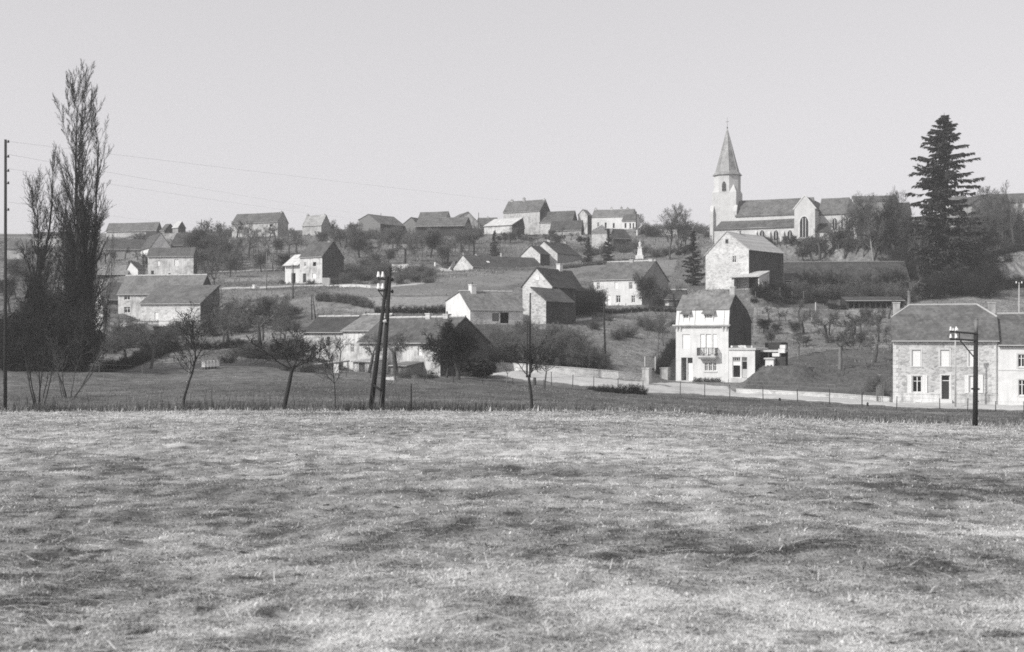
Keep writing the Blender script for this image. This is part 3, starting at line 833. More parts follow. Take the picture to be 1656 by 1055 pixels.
# ---- the stone house by the road, half-hipped
def stone_house():
    fr = Frame(1444.5, 653, 133, -17)
    w = fr.fx(1613); d = 8.6
    root = empty('village_house', fr.o, fr.r, 'two-storey rubble stone house with half-hipped roof and white window surrounds behind the roadside pole', 'house')
    c = fr.w(w / 2, d / 2, 0); PADS.append((c.x, c.y, w / 2, d / 2, fr.r, fr.o.z))
    X = fr.fx; he = fr.fz(549, w / 2); yr = d / 2; hr = fr.fz(495, w / 2, yr)
    ops = []
    def o(x0, x1, y0, y1, k):
        a, b = X(x0), X(x1); ops.append((a, b, max(.02, fr.fz(y1, (a + b) / 2)), fr.fz(y0, (a + b) / 2), k))
    o(1474.5, 1489, 566, 592.5, SH); o(1520.5, 1535.5, 566, 592.5, SH); o(1566.5, 1580.5, 566, 592.5, SH)
    o(1475.5, 1491, 608, 635, WIN); o(1567.5, 1581, 608, 635, SH); o(1522.5, 1536, 607, 645.5, 'dark_door')
    b = MB(); wall_with_holes(b, w, -1.2, he, ops, .2)
    zh = he + (hr - he) * .62; yh0 = yr * .62
    for xx, rv in ((0, 0), (w, 1)):
        pts = [(xx, d, -1.2), (xx, 0, -1.2), (xx, 0, he), (xx, yh0, zh), (xx, d - yh0, zh), (xx, d, he)]
        b.poly(pts if not rv else pts[::-1])
    b.poly([(w, d, -1.2), (0, d, -1.2), (0, d, he), (w, d, he)])
    b.build('wall', M['stone'], root)
    t = .15; e = .18; hx = 1.75; ov = .3; sl = (hr - he) / yr
    r = MB()
    for q in (0, 1):
        g = (lambda x, y, z: (x, y, z)) if not q else (lambda x, y, z: (w - x, d - y, z))
        f = [g(-e, -ov, he - ov * sl + t), g(w + e, -ov, he - ov * sl + t), g(w + e, yh0, zh + t), g(w - hx, yr, hr + t), g(hx, yr, hr + t), g(-e, yh0, zh + t)]
        lo = [(x, y, z - t) for x, y, z in f]
        r.poly(f); r.poly(lo[::-1])
        for i in range(6): j = (i + 1) % 6; r.poly([lo[i], lo[j], f[j], f[i]])
    for xx, xh in ((-e, hx), (w + e, w - hx)):
        r.poly([(xx, yh0, zh + t), (xh, yr, hr + t), (xx, d - yh0, zh + t)])
    ro = r.build('roof', M['slate'], root)
    cm = MB(); cm.tube((hx, yr, hr + t), (w - hx, yr, hr + t), .09, .09, 6)
    for xx, xh in ((-e, hx), (w + e, w - hx)): cm.tube((xx, yh0, zh + t), (xh, yr, hr + t), .10, .09, 6)
    cm.build('ridge_cap', M['zinc'], root)
    for px, top in ((1458, 489), (1618, 489)):
        x = .35 if px < 1500 else w - .25
        chimney(ro, x, yr + .1, fr.fz(top, x, yr), zh - 1, .75, .6, 'chim')
    g = MB(); g.tube((-e, -ov - .07, he - ov * sl + .05), (w + e, -ov - .07, he - ov * sl + .05), .06, .06, 6); g.tube((w - .12, -.12, he - .2), (w - .12, -.12, -.2), .05, .05, 6); g.build('gutter', M['zinc'], root)
    for (a, q, z0, z1, k) in ops:
        if k == 'dark_door':
            opening(root, a, q, z0, z1, HO, 'y')
            f = MB(); f.box(a, q, .16, .2, z1 - .62, z1 - .55); ring(f, a, q, z0, z1, .06, .14, .2, bottom=False); do = f.build('door_frame', M['paint'], root)
            f = MB(); f.box(a + .062, q - .062, .17, .2, z0, z1 - .622); f.build('door', M['wood_dark'], root)
            g2 = MB(); g2.poly([(a + .06, .18, z1 - .55), (q - .06, .18, z1 - .55), (q - .06, .18, z1 - .06), (a + .06, .18, z1 - .06)]); g2.build('transom_pane', M['glass'], do)
            s = MB(); s.box(a - .2, q + .2, -.5, -.04, -.35, z0 - .02); s.build('doorstep', M['trim'], root)
        else: opening(root, a, q, z0, z1, k, 'y')
    for (x0, x1) in ((1467.5, 1473.8), (1492.6, 1499.5), (1560, 1566), (1582.5, 1589.5)):   # open shutters folded back on the wall
        a, q = X(x0), X(x1); z0, z1 = fr.fz(636, a), fr.fz(606.5, a)
        s = MB(); ring(s, a, q, z0, z1, .09, -.09, -.045)
        n = 12
        for i in range(n): zz = z0 + .09 + (z1 - z0 - .18) * i / n; s.box(a + .09, q - .09, -.08, -.055, zz + .015, zz + (z1 - z0 - .18) / n - .015)
        s.box(a + .09, q - .09, -.054, -.046, z0 + .09, z1 - .09)
        s.build('open_shutter', M['paint'], root)
    zp = fr.fz(636.5, w / 2); xd0, xd1 = X(1522.5) - .2, X(1536) + .2
    for (a, q) in ((-.04, xd0), (xd1, w + .04)):
        s = MB(); s.box(a, q, -.06, -.002, -1.2, zp); s.box(a, q, -.09, -.061, zp - .12, zp); s.build('plinth', M['white_old'], root)
    s = MB(); s.box(X(1480), X(1490), -.1, -.062, fr.fz(650.5, X(1485)), fr.fz(648, X(1485))); s.build('cellar_vent', M['paint'], root)
    n = int(he / .42)
    for xx in (0, w):
        for i in range(3, n):
            ww = .55 if i % 2 else .34
            k = MB()
            if xx == 0: k.box(-.03, ww, -.03, .4, i * .42 + .012, i * .42 + .41)
            else: k.box(w - ww, w + .03, -.03, .4, i * .42 + .012, i * .42 + .41)
            k.build('quoin', M['trim'], root)
    # the next house of the row, its far end out of the picture
    p = fr.w(w + .05, -.05, 0)
    nb = empty('village_house', p, fr.r, 'white plastered house with lower roof adjoining the stone house at the picture edge', 'house')
    W = 9.0; he2 = fr.fz(557.5, w + 2); hr2 = fr.fz(509.5, w + 2, 4)
    c = fr.w(w + W / 2, d / 2, 0); PADS.append((c.x, c.y, W / 2, d / 2, fr.r, fr.o.z))
    ops2 = []
    def o2(x0, x1, y0, y1, k):
        a, b = X(x0) - w, X(x1) - w; ops2.append((a, b, fr.fz(y1, w + a), fr.fz(y0, w + a), k))
    o2(1645, 1657, 573, 594, WIN); o2(1646, 1658, 614, 640, WIN)
    b = MB(); wall_with_holes(b, W, -1.2, he2, ops2, .2)
    yr2 = 4.0; d2 = 8
    b.poly([(0, d2, -1.2), (0, 0, -1.2), (0, 0, he2), (0, yr2, hr2), (0, d2, he2)]); b.poly([(W, 0, -1.2), (W, d2, -1.2), (W, d2, he2), (W, yr2, hr2), (W, 0, he2)]); b.poly([(W, d2, -1.2), (0, d2, -1.2), (0, d2, he2), (W, d2, he2)])
    b.build('wall', M['white'], nb)
    r = MB(); s2 = (hr2 - he2) / yr2
    roof_slab(r, (0, -.3, he2 - .3 * s2 + t), (W, -.3, he2 - .3 * s2 + t), (W, yr2, hr2 + t), (0, yr2, hr2 + t), t); roof_slab(r, (W, d2 + .3, he2 - .3 * s2 + t), (0, d2 + .3, he2 - .3 * s2 + t), (0, yr2, hr2 + t), (W, yr2, hr2 + t), t)
    r.build('roof', M['slate'], nb)
    cm = MB(); cm.tube((0.2, yr2, hr2 + t), (W, yr2, hr2 + t), .1, .1, 6); cm.build('ridge_cap', M['zinc'], nb)
    for (a, q, z0, z1, k) in ops2: opening(nb, a, q, z0, z1, k, 'y')
    zs = fr.fz(599.5, w + 2); s = MB(); s.box(0.02, W, -.05, -.002, zs, zs + .12); s.build('string_course', M['trim'], nb)
    g = MB(); g.tube((0.0, -.37, he2 - .1), (W, -.37, he2 - .1), .06, .06, 6); g.build('gutter', M['zinc'], nb)
    return fr, w
SH_F, SH_W = stone_house()

# ---- the long farm below the fields
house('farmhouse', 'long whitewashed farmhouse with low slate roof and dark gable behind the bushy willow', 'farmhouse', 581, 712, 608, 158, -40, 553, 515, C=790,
      wall='white_old', side='shade_dark_wall', roof='slate', cap='ridge', ov=.35,
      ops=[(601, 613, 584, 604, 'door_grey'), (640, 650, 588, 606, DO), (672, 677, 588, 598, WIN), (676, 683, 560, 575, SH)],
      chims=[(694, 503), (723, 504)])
house('farm_cottage', 'grey roofed middle cottage of the farm row behind the double leaning pole', 'cottage', 555, 600, 600, 166, -38, 534.5, 510.5, d=8,
      wall='white_old', roof='tile', cap='ridge', ops=[(567, 572, 556, 570, WIN)], chims=[(570, 506)], ov=.3)
house('farm_cottage', 'dark slated cottage with ivy streaked whitewash at the end of the farm row', 'cottage', 491, 555, 585, 172, -25, 537, 513.5, d=8,
      wall='white_old', roof='slate_dark', cap='ridge', ops=[(528.5, 533.5, 545, 559, DO), (503, 511, 561, 573, DO)], ov=.3)
house('lean_to_shed', 'white lean-to shed with grey door against the long farmhouse', 'shed', 571, 600, 604, 152, -30, 585.5, 580, d=3.5, rf=1.0, wall='white', roof='sheet', ov=.2,
      ops=[(580.5, 590, 587, 602.5, 'door_grey')], base=.8, t=.1)
house('lean_to_shed', 'weathered timber lean-to with dark open door at the foot of the farmhouse wall', 'shed', 632, 659, 606, 150, -36, 592, 586, d=3.0, rf=1.0, wall='wood_grey', roof='tile', ov=.2,
      ops=[(641, 646, 592.6, 605, HO)], base=.8, t=.1)

# ---- cottage with the white gable, and the stone farm beside it
house('cottage', 'low cottage with bright white gable end and mossy tile roof above the long farmhouse', 'cottage', 760.5, 846, 524, 190, 24, 501.5, 473, C=721, rf=.42, eave_b=488,
      wall='stone_pale', side='white', roof='tile', cap='ridge', ov=.2,
      ops=[(796, 807, 507, 520, 'door_grey'), (809, 823, 505.5, 523, HO)], chims=[(764, 457, {'w': .8, 'd': 1.3, 'mat': 'white'})])
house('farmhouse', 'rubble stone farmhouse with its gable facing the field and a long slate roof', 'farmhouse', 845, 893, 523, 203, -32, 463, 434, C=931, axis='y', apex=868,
      wall='stone_pale', side='shade_dark_wall', roof='slate_dark', ov=.25, ops=[(866, 872, 446, 453, SH)], chims=[(905, 424, {'w': .7, 'd': 1.0, 'mat': 'white'})])
house('stone_wing', 'single-pitch stone wing with shade-coloured side wall in front of the stone farmhouse', 'barn', 858.5, 883, 523.5, 194, -33, 465.5, 465.5, C=927, axis='y', eave_r=486.5, rf=0.0,
      wall='stone', side='shade_dark_wall', roof='slate', ov=.25, ovx=.2)  # shade of the side wall is put into its dark colour
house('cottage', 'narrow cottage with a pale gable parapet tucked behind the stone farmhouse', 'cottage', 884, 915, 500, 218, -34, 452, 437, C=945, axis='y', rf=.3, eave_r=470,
      wall='white_old', side='shade_dark_wall', roof='slate_dark', ov=.1)

# ---- mid slope
house('village_house', 'whitewashed double cottage with three chimneys behind the round bare tree', 'house', 960, 1038, 494, 240, -30, 452, 424, C=1081, wall='white', side='grey_wall', roof='slate', cap='ridge', ov=.25,
      ops=[(965, 970, 457, 468.5, WIN), (994, 999, 456.5, 467, SH), (1017, 1023, 456, 468, WIN), (965.5, 970, 482, 493, WIN), (982, 987.5, 478, 493.5, SH), (996, 1003.5, 478, 490, WIN), (1021, 1027, 478, 490, WIN)],
      chims=[(968.5, 421), (1021.5, 417.5), (1053, 416.5)])
house('garden_shed', 'low dark shed with pale doors between the double cottage and the conifer', 'shed', 1073, 1108, 495, 238, -12, 484, 470, d=6, wall='wood_grey', roof='slate_dark', ov=.3, cap='ridge',
      ops=[(1075, 1082, 486, 494.5, 'door_white'), (1096, 1101, 486, 494.5, 'door_grey')], base=.8)
house('barn', 'tall stone barn with gable to the field and pale sheet roof below the church', 'barn', 1141, 1211, 468, 250, -40, 413, 375.5, C=1267, axis='y', apex=1175, eave_r=403.5, wall='stone_pale', side='shade_dark_wall', roof='sheet', ov=.25,
      ops=[(1173, 1178, 387, 394, HO), (1184, 1190.5, 414, 425, WIN)], surround=False, chims=[(1195, 371, {'w': .6, 'd': .6})])
house('lean_to_shed', 'open lean-to with white sloping roof and dark mouth at the foot of the tall barn', 'shed', 1183, 1228, 468, 243, -34, 448, 440, d=5.0, rf=1.0, wall='stone_pale', roof='sheet', ov=.4,
      ops=[(1187, 1226, 449.5, 467.5, HO)], base=1.0)
house('cottage', 'very long low shaded cottage with lit end gable along the ploughed field', 'cottage', 765, 880, 449, 300, 34, 433.5, 415.5, C=733, wall='shade_dark_wall', side='stone_pale', roof='slate_dark', ov=.25,
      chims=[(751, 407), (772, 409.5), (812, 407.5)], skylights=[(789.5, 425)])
house('garden_hut', 'low white hut with pale lean-to roof beside the lit gable of the long cottage', 'hut', 699, 728, 453, 292, -14, 443, 434, d=7, axis='y', apex=712, eave_r=441, wall='white', roof='sheet', ov=.3, base=.8,
      ops=[(709.5, 713, 437, 446, HO)], side='shade_dark_wall')
house('cottage', 'smaller stone gabled cottage of the pair facing the ploughed field', 'cottage', 843, 873.5, 436, 318, -36, 413, 398, C=889, axis='y', apex=858.5, eave_r=411, wall='stone_pale', side='shade_dark_wall', roof='slate_dark', ov=.2)
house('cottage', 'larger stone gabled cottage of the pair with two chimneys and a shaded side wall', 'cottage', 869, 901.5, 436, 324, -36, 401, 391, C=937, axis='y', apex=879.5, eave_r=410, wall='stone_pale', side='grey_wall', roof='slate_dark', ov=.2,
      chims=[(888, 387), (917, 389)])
house('cottage', 'three-window stone house with a black shaded gable and chimney alone on the slope', 'house', 485, 521, 459.5, 270, -32, 415.5, 392, C=556, wall='white_old', side='shade_dark_wall', roof='slate', ov=.2,
      ops=[(491.5, 495, 424.5, 431, WIN), (506, 511, 424, 430.5, HO), (490, 495, 442.5, 457, DO), (505, 511, 442, 450.5, SH)], chims=[(533.5, 388)])
house('cottage_annex', 'pale roofed annex with a dark doorway against the lone stone house', 'cottage', 461, 485, 459.5, 274, -30, 427, 412.5, d=7, wall='white', roof='sheet', ov=.7, ops=[(471, 478, 442, 459, HO)], t=.12)

# ---- the big barn on the left
house('barn', 'big stone barn with a broad tiled roof and two small four-pane windows', 'barn', 191, 322, 518, 232, -13, 474, 446.5, C=346, wall='white_old', side='shade_dark_wall', roof='tile', ov=.3,
      ops=[(200.5, 210.5, 477.5, 485.5, WIN), (200.5, 210.5, 496.5, 506.5, WIN)], surround=True, cap='ridge')
house('barn_aisle', 'lower tiled front aisle of the big barn with a stone wall', 'barn', 227, 324, 524, 222, -13, 491, 462.5, d=7.5, rf=.97, eave_b=463, wall='stone_pale', side='shade_dark_wall', roof='tile', ov=.3, ops=[(250, 256, 505, 521, SH)])
house('barn', 'dark roofed barn in shadow standing between the poplars and the big stone barn', 'barn', 172, 200, 522, 246, 12, 484, 458, d=8, wall='shade_dark_wall', roof='slate_dark', ov=.3)
house('outbuilding', 'narrow pale outbuilding with a chimney half hidden by the poplar trunks', 'outbuilding', 151, 167, 540, 205, -24, 497, 470, C=172, axis='y', rf=.6, wall='stone_pale', side='shade_dark_wall', roof='tile', ov=.2, chims=[(168, 455)])
house('barn', 'ivy streaked white farm building with a dark doorway behind the big barn', 'barn', 239, 313, 446, 292, -9, 412.5, 401.5, C=319, wall='white_old', side='shade_dark_wall', roof='slate', ov=.3, ops=[(244.5, 249, 438, 446, DO), (272, 276, 442, 446, HO), (254, 259, 422, 430, SH), (282, 289, 420, 430, SH)])
house('village_house', 'house with a bright white pointed gable above the ivy streaked farm building', 'house', 245.5, 276, 412, 318, 28, 398, 377, C=None, d=14, axis='y', apex=260, eave_r=399, wall='white', roof='slate_dark', ov=.25)
house('barn', 'long dark barn roof running into the trees beside the white gable', 'barn', 277, 345, 404, 325, -4, 396, 378, d=9, wall='grey_wall', roof='slate_dark', ov=.3)
house('barn', 'dark roof left of the bright white gable with one pale verge', 'barn', 234, 250, 404, 332, 10, 398, 376, d=9, wall='stone_pale', roof='slate_dark', ov=.3)
house('shed', 'long open shed with pale roof and shadowed front above the dark barn', 'shed', 157, 206, 452, 285, 6, 443.5, 429.5, d=6, wall='wood_dark', roof='tile_pale', ov=.3)  # closed wall coloured dark to stand for the shadowed open front
house('garden_hut', 'tiny white gabled hut between the long open shed and the ivy streaked building', 'hut', 204.5, 223, 445, 287, -20, 437, 424, axis='y', apex=211, C=235, eave_r=436, wall='white', side='grey_wall', roof='slate', ov=.15)
house('barn', 'dull grey roof cluster behind the poplars below the hilltop farm', 'barn', 168, 238, 428, 330, 4, 403, 388, d=8, wall='grey_wall', roof='slate_dark', ov=.3)
house('barn', 'small hipped grey barn before the hilltop farm with pale end wall', 'barn', 172, 206, 410, 350, -8, 396, 385.5, d=8, wall='stone_pale', roof='slate', ov=.3)
house('farm_shed', 'low pale building glimpsed between the two poplars', 'shed', 8, 42, 420, 330, 5, 401, 388, d=8, wall='pale', roof='slate', ov=.3)
house('farm_shed', 'small white house with dark roof behind the thin poplar trunk', 'shed', 54, 104, 398, 360, -6, 383, 376, d=8, wall='white_old', roof='slate_dark', ov=.3)

# ---- along the hilltop
house('farmhouse', 'long hilltop farm with pale wall and grey roof at the far left skyline', 'farmhouse', 172, 253, 384, 405, -14, 372.5, 361, C=262, wall='pale', side='shade_dark_wall', roof='slate', ov=.3)
house('barn', 'small dark gable on the skyline next to the long hilltop farm', 'barn', 259, 266, 378, 400, -35, 373, 363, C=285, axis='x', wall='grey_wall', side='shade_dark_wall', roof='slate', ov=.2)
house('barn', 'small skyline barn with a snow-bright roof slope and dark gable', 'barn', 279, 288, 377, 398, -35, 368, 359, C=300, wall='grey_wall', side='shade_dark_wall', roof='sheet', ov=.2)
house('barn', 'big skyline barn with grey roof, shaded gable and one dark hatch', 'barn', 375, 449, 385, 398, -24, 360, 345.5, C=466, wall='pale', side='grey_wall', roof='slate', ov=.25, ops=[(436, 441, 362.5, 367, HO)], chims=[(455.5, 341)])
house('village_house', 'pale roofed skyline house with two chimneys and shaded gable', 'house', 489, 519.5, 383, 400, -26, 365, 349, C=535, wall='pale', side='grey_wall', roof='tile_pale', ov=.15, chims=[(493, 346), (525, 346)])
house('farm_shed', 'large open skyline shed with boarded gable and dark side opening', 'shed', 580, 615, 381, 395, -38, 356, 347, C=655, axis='y', apex=596, eave_r=362, wall='wood_grey', side='wood_dark', roof='slate', ov=.3)  # side wall coloured dark for the shade inside its opening
house('farm_shed', 'open fronted skyline shed with white fascia under a broad grey roof', 'shed', 672, 752, 383, 392, -10, 364.5, 352.5, d=10, wall='wood_dark', roof='slate', ov=.8, cap=None)  # front is a closed wall, its dark colour painting the shaded opening
house('farm_shed', 'pale gable end wall between the two large open skyline sheds', 'shed', 653, 674, 380, 398, -30, 362, 352, axis='y', apex=665, d=9, wall='wood_grey', roof='slate', ov=.2)
house('barn', 'grey roof ridge showing behind the open skyline sheds', 'barn', 677, 722, 372, 420, -20, 352, 343.5, C=728, wall='pale', side='grey_wall', roof='slate', ov=.2)
house('village_house', 'pale house with gable to the valley beside the open skyline sheds', 'house', 722, 776, 380, 405, 20, 363, 343, axis='y', apex=757, eave_r=363, d=9, wall='white_old', roof='slate', ov=.25)
house('village_house', 'low roofs between the pale gable and the white sheet roof', 'house', 770, 800, 376, 412, -10, 363, 353, d=8, wall='pale', roof='slate', ov=.2, chims=[(789, 350)])
house('farm_shed', 'shed with white monopitch roof and dark boarded end on the hilltop', 'shed', 783, 828, 379, 385, -30, 365, 354, C=848, wall='white_old', side='wood_dark', roof='sheet', rf=.85, ov=.3)
house('farmhouse', 'highest skyline farmhouse with tall grey roof, three chimneys and dark gable', 'farmhouse', 814, 873, 382, 398, -28, 342.5, 325, C=890, wall='pale', side='shade_dark_wall', roof='slate', ov=.2, chims=[(828, 322), (847.5, 319), (882, 321)])
house('barn', 'low barn with a dark end gable adjoining the highest skyline farmhouse', 'barn', 872, 925, 380, 392, -20, 359, 342.5, C=934, wall='stone_pale', side='shade_dark_wall', roof='slate', ov=.2)
house('barn', 'ivy covered barn roof below the highest skyline farmhouse', 'barn', 890, 940, 382, 378, -25, 371, 358, C=944, wall='stone_grey', side='shade_dark_wall', roof='slate_dark', ov=.2)
house('village_house', 'long white skyline house with five chimneys and pale tiled roof', 'house', 957, 1022, 374, 398, -14, 351, 339.5, C=1030, wall='white', side='pale', roof='tile', ov=.15, chims=[(955, 336), (989, 335), (1005, 334), (1015, 335)],
      ops=[(966, 969, 360, 367, WIN), (978, 981, 360, 369, DO), (991, 994, 361, 369, DO)])
house('village_house', 'pale gable end with a shaded flank at the near end of the long white house', 'house', 935, 950, 380, 392, -30, 348, 339.5, axis='y', rf=.5, C=957, wall='white_old', side='shade_dark_wall', roof='tile', ov=.15)
house('pavilion', 'small white pavilion with three dark doors beside the long white house', 'pavilion', 1006, 1028, 371, 388, -20, 357.5, 347.5, d=6, axis='x', wall='white', roof='slate', ov=.2, ops=[(1010, 1013, 361, 369, DO), (1018, 1020.5, 361, 370, DO), (1023, 1025.5, 361, 370, DO)])
house('barn', 'black shaded barn wall with a dark roof below the long white house', 'barn', 992, 1021.5, 416, 345, 24, 386, 371, d=9, wall='shade_dark_wall', roof='slate_dark', ov=.25)
house('ruin', 'tall pale masonry ruin between the two pines', 'ruin', 957, 988, 420, 348, -14, 378, 371, d=6, wall='stone_pale', roof='tile', ov=.05)

# ---- right of the church
house('barn', 'very long dark roofed barn on the slope behind the hedges below the church', 'barn', 1270, 1470, 472, 262, -6, 452, 425, d=10, wall='shade_dark_wall', roof='slate_dark', ov=.4, cap='wood_grey')
house('open_shed', 'low open shed with a row of pale posts above the orchard', 'shed', 1368, 1462, 500, 240, -5, 486.5, 481, d=5, rf=.9, wall='wood_dark', roof='slate_dark', ov=.4, base=1,
      ops=[(1373 + i * 8.8, 1380 + i * 8.8, 488.5, 499.5, HO) for i in range(10)])
house('village_house', 'long roof behind the bare trees right of the church choir', 'house', 1376, 1444, 358, 365, -12, 336, 317.5, C=1452, wall='grey_wall', side='white_old', roof='slate', ov=.2)
house('village_house', 'dark slate roof with a pale gable edge beside the great spruce', 'house', 1444, 1466, 362, 352, -24, 341, 329, C=1474, wall='pale', side='grey_wall', roof='slate_dark', ov=.2)
house('village_house', 'gabled house with overhanging bargeboards right of the great spruce', 'house', 1572, 1640, 372, 340, 16, 330, 315.5, axis='y', apex=1590, eave_r=329, d=10, wall='grey_wall', roof='slate_dark', ov=.5)
house('village_house', 'white fronted house glimpsed through the bare trees at the right skyline', 'house', 1600, 1662, 372, 352, -10, 326, 314, d=9, wall='white_old', roof='slate', ov=.25, ops=[(1618, 1621, 332, 340, WIN), (1636, 1639, 332, 340, WIN)])
house('village_house', 'small white gabled house half hidden by the great spruce branches', 'house', 1548, 1568, 345, 356, 20, 327, 316, axis='y', apex=1560, eave_r=326, d=9, wall='white', roof='slate', ov=.3, ops=[(1556, 1558, 327, 331, WIN)])

# ---- the church
def church():
    fr = Frame(1151.5, 397, 322, -25)
    root = empty('church', fr.o, fr.r, 'pale stone village church with octagonal belfry, slate spire and long nave', 'church')
    S = fr.fx(1190.5)
    c = fr.w(18, 2, 0); PADS.append((c.x, c.y, 24, 9, fr.r, fr.o.z))
    X, Z = fr.fx, fr.fz
    st, sl = M['church_stone'], M['slate']
    b = MB(); z1 = Z(311, S / 2)
    b.box(0, S, 0, S, -1.5, z1)
    tw = b.build('tower', st, root)
    for (x, y, h) in ((-.35, -.0, Z(333, 0)), (S - .55, -.0, Z(332, S)), (-.35, S - .6, Z(333, 0))):
        k = MB(); k.box(x, x + .9, y - .9, y + .3, -1.5, h - 1.6); k.hexa([(x, y - .9, h - 1.6), (x + .9, y - .9, h - 1.6), (x + .9, y + .3, h - 1.6), (x, y + .3, h - 1.6), (x, y - .05, h), (x + .9, y - .05, h), (x + .9, y + .3, h), (x, y + .3, h)])
        k.build('buttress', st, root)
    # octagonal belfry on broaches
    cx, cy = S / 2, S / 2; ap = S / 2 + .02; Rr = ap / math.cos(math.pi / 8); z2 = Z(282, S / 2)
    oc = lambda r, z: [(cx + r * math.cos(math.pi / 8 + i * math.pi / 4), cy + r * math.sin(math.pi / 8 + i * math.pi / 4), z) for i in range(8)]
    b = MB(); lo, hi = oc(Rr, z1 - .02), oc(Rr, z2)
    for i in range(8): b.poly([lo[i], lo[(i + 1) % 8], hi[(i + 1) % 8], hi[i]])
    b.poly(hi)
    be = b.build('belfry', st, root)
    br = MB()
    for sx in (0, 1):
        for sy in (0, 1):
            q = .293 * S; X0 = sx * S; Y0 = sy * S; ux = 1 if not sx else -1; uy = 1 if not sy else -1
            a, b2, e = (X0, Y0, z1), (X0 + ux * q, Y0, z1), (X0, Y0 + uy * q, z1); top = (X0 + ux * q * .5, Y0 + uy * q * .5, z1 + 2.1)
            br.poly([a, b2, top]); br.poly([a, top, e])
    br.build('broach', st, root)
    # louvred belfry lights on the visible faces
    for ang, nm in ((-90, 1),):
        if not nm: continue
        n = Vector((math.cos(R(ang)), math.sin(R(ang)), 0)); tng = Vector((-n.y, n.x, 0)); base = Vector((cx, cy, 0)) + n * (ap + .03)
        zb, zt = Z(312, S / 2) + .4, Z(295, S / 2)
        wd = .55
        pts = [(-wd, zb), (wd, zb), (wd, zt - .5), (wd * .6, zt - .1), (0, zt + .3), (-wd * .6, zt - .1), (-wd, zt - .5)]
        k = MB(); k.poly([tuple(base + tng * p + Vector((0, 0, z))) for p, z in pts]); lo_ = k.build('belfry_light', M['wood_dark'], root)
        for i in range(5):
            z = zb + .2 + i * .42; k = MB()
            p0, p1 = base - tng * wd * .9, base + tng * wd * .9
            k.hexa([tuple(p0 + Vector((0, 0, z))), tuple(p1 + Vector((0, 0, z))), tuple(p1 + n * .16 + Vector((0, 0, z - .1))), tuple(p0 + n * .16 + Vector((0, 0, z - .1))),
                    tuple(p0 + Vector((0, 0, z + .06))), tuple(p1 + Vector((0, 0, z + .06))), tuple(p1 + n * .16 + Vector((0, 0, z - .04))), tuple(p0 + n * .16 + Vector((0, 0, z - .04)))])
            k.build('louvre', M['wood_grey'], lo_)
    # spire
    z3 = Z(205, S / 2); zf = z2 + 1.0
    b = MB(); r0, r1 = oc(Rr + .45, z2 - .05), oc(Rr * .88, zf); r2 = oc(.06, z3)
    for i in range(8):
        j = (i + 1) % 8
        b.poly([r0[i], r0[j], r1[j], r1[i]]); b.poly([r1[i], r1[j], r2[j], r2[i]])
    b.poly(r0[::-1])
    sp = b.build('spire', M['spire'], root)
    rb = MB()
    for i in range(8): rb.tube(r1[i], r2[i], .07, .04, 5)
    rb.build('hip_roll', M['zinc'], sp)
    cr = MB(); cr.tube((cx, cy, z3 - .2), (cx, cy, Z(187, S / 2)), .05, .025, 6); zz = Z(194, S / 2); cr.box(cx - .42, cx + .42, cy - .03, cy + .03, zz - .035, zz + .035)
    cr.tube((cx, cy, z3), (cx, cy, z3 + .35), .16, .16, 8); cr.build('cross', M['iron'], root)
    # nave, aisle, transept, choir
    yn, yn2 = -1.0, S + 1.0; ya = -4.6
    xt0, xt1 = X(1284.5, -6.0), X(1318, -6.0); xe = X(1386, yn)
    zn = Z(347.5, 14, yn); hn = Z(323, 16, S / 2); za = Z(369, 10, ya); zat = Z(355.5, 14, yn)
    def gable_block(x0, x1, y0, y1, he, hr, t=.18, ov=.3, ends=(True, True)):
        yr = (y0 + y1) / 2; b = MB()
        b.poly([(x0, y0, -1.5), (x1, y0, -1.5), (x1, y0, he), (x0, y0, he)]); b.poly([(x1, y1, -1.5), (x0, y1, -1.5), (x0, y1, he), (x1, y1, he)])
        for x in (x0, x1): b.poly([(x, y0, -1.5), (x, y1, -1.5), (x, y1, he), (x, yr, hr), (x, y0, he)])
        r = MB(); s = (hr - he) / (yr - y0)
        roof_slab(r, (x0, y0 - ov, he - ov * s + t), (x1, y0 - ov, he - ov * s + t), (x1, yr, hr + t), (x0, yr, hr + t), t)
        roof_slab(r, (x1, y1 + ov, he - ov * s + t), (x0, y1 + ov, he - ov * s + t), (x0, yr, hr + t), (x1, yr, hr + t), t)
        return b, r
    b, r = gable_block(S + .02, xt0 + 3, yn, yn2, zn, hn); b.build('nave_wall', st, root); r.build('nave_roof', M['slate_church'], root)
    b = MB(); xa0 = X(1155, ya); b.box(xa0, xt0 - .02, ya, yn - .01, -1.5, za); b.build('aisle_wall', st, root)
    r = MB(); roof_slab(r, (xa0 - .2, ya - .3, za - .15), (xt0 - .03, ya - .3, za - .15), (xt0 - .03, yn - .01, zat), (xa0 + .9, yn - .01, zat), .16); r.build('aisle_roof', M['slate_church'], root)
    # transept (gable to the front)
    hx = (xt0 + xt1) / 2; zt = Z(338, xt0, -6); ht = Z(317, hx, -6); yt0, yt1 = -6.0, S + 6
    b = MB()
    for y in (yt0, yt1): b.poly([(xt0, y, -1.5), (xt1, y, -1.5), (xt1, y, zt), (hx, y, ht), (xt0, y, zt)])
    for x in (xt0, xt1): b.poly([(x, yt0, -1.5), (x, yt1, -1.5), (x, yt1, zt), (x, yt0, zt)])
    b.build('transept_wall', st, root)
    r = MB(); s = (ht - zt) / (hx - xt0); t = .16; o = .25
    roof_slab(r, (xt1 + o, yt0 + .25, zt - o * s + t), (xt1 + o, yt1, zt - o * s + t), (hx, yt1, ht + t), (hx, yt0 + .25, ht + t), t)
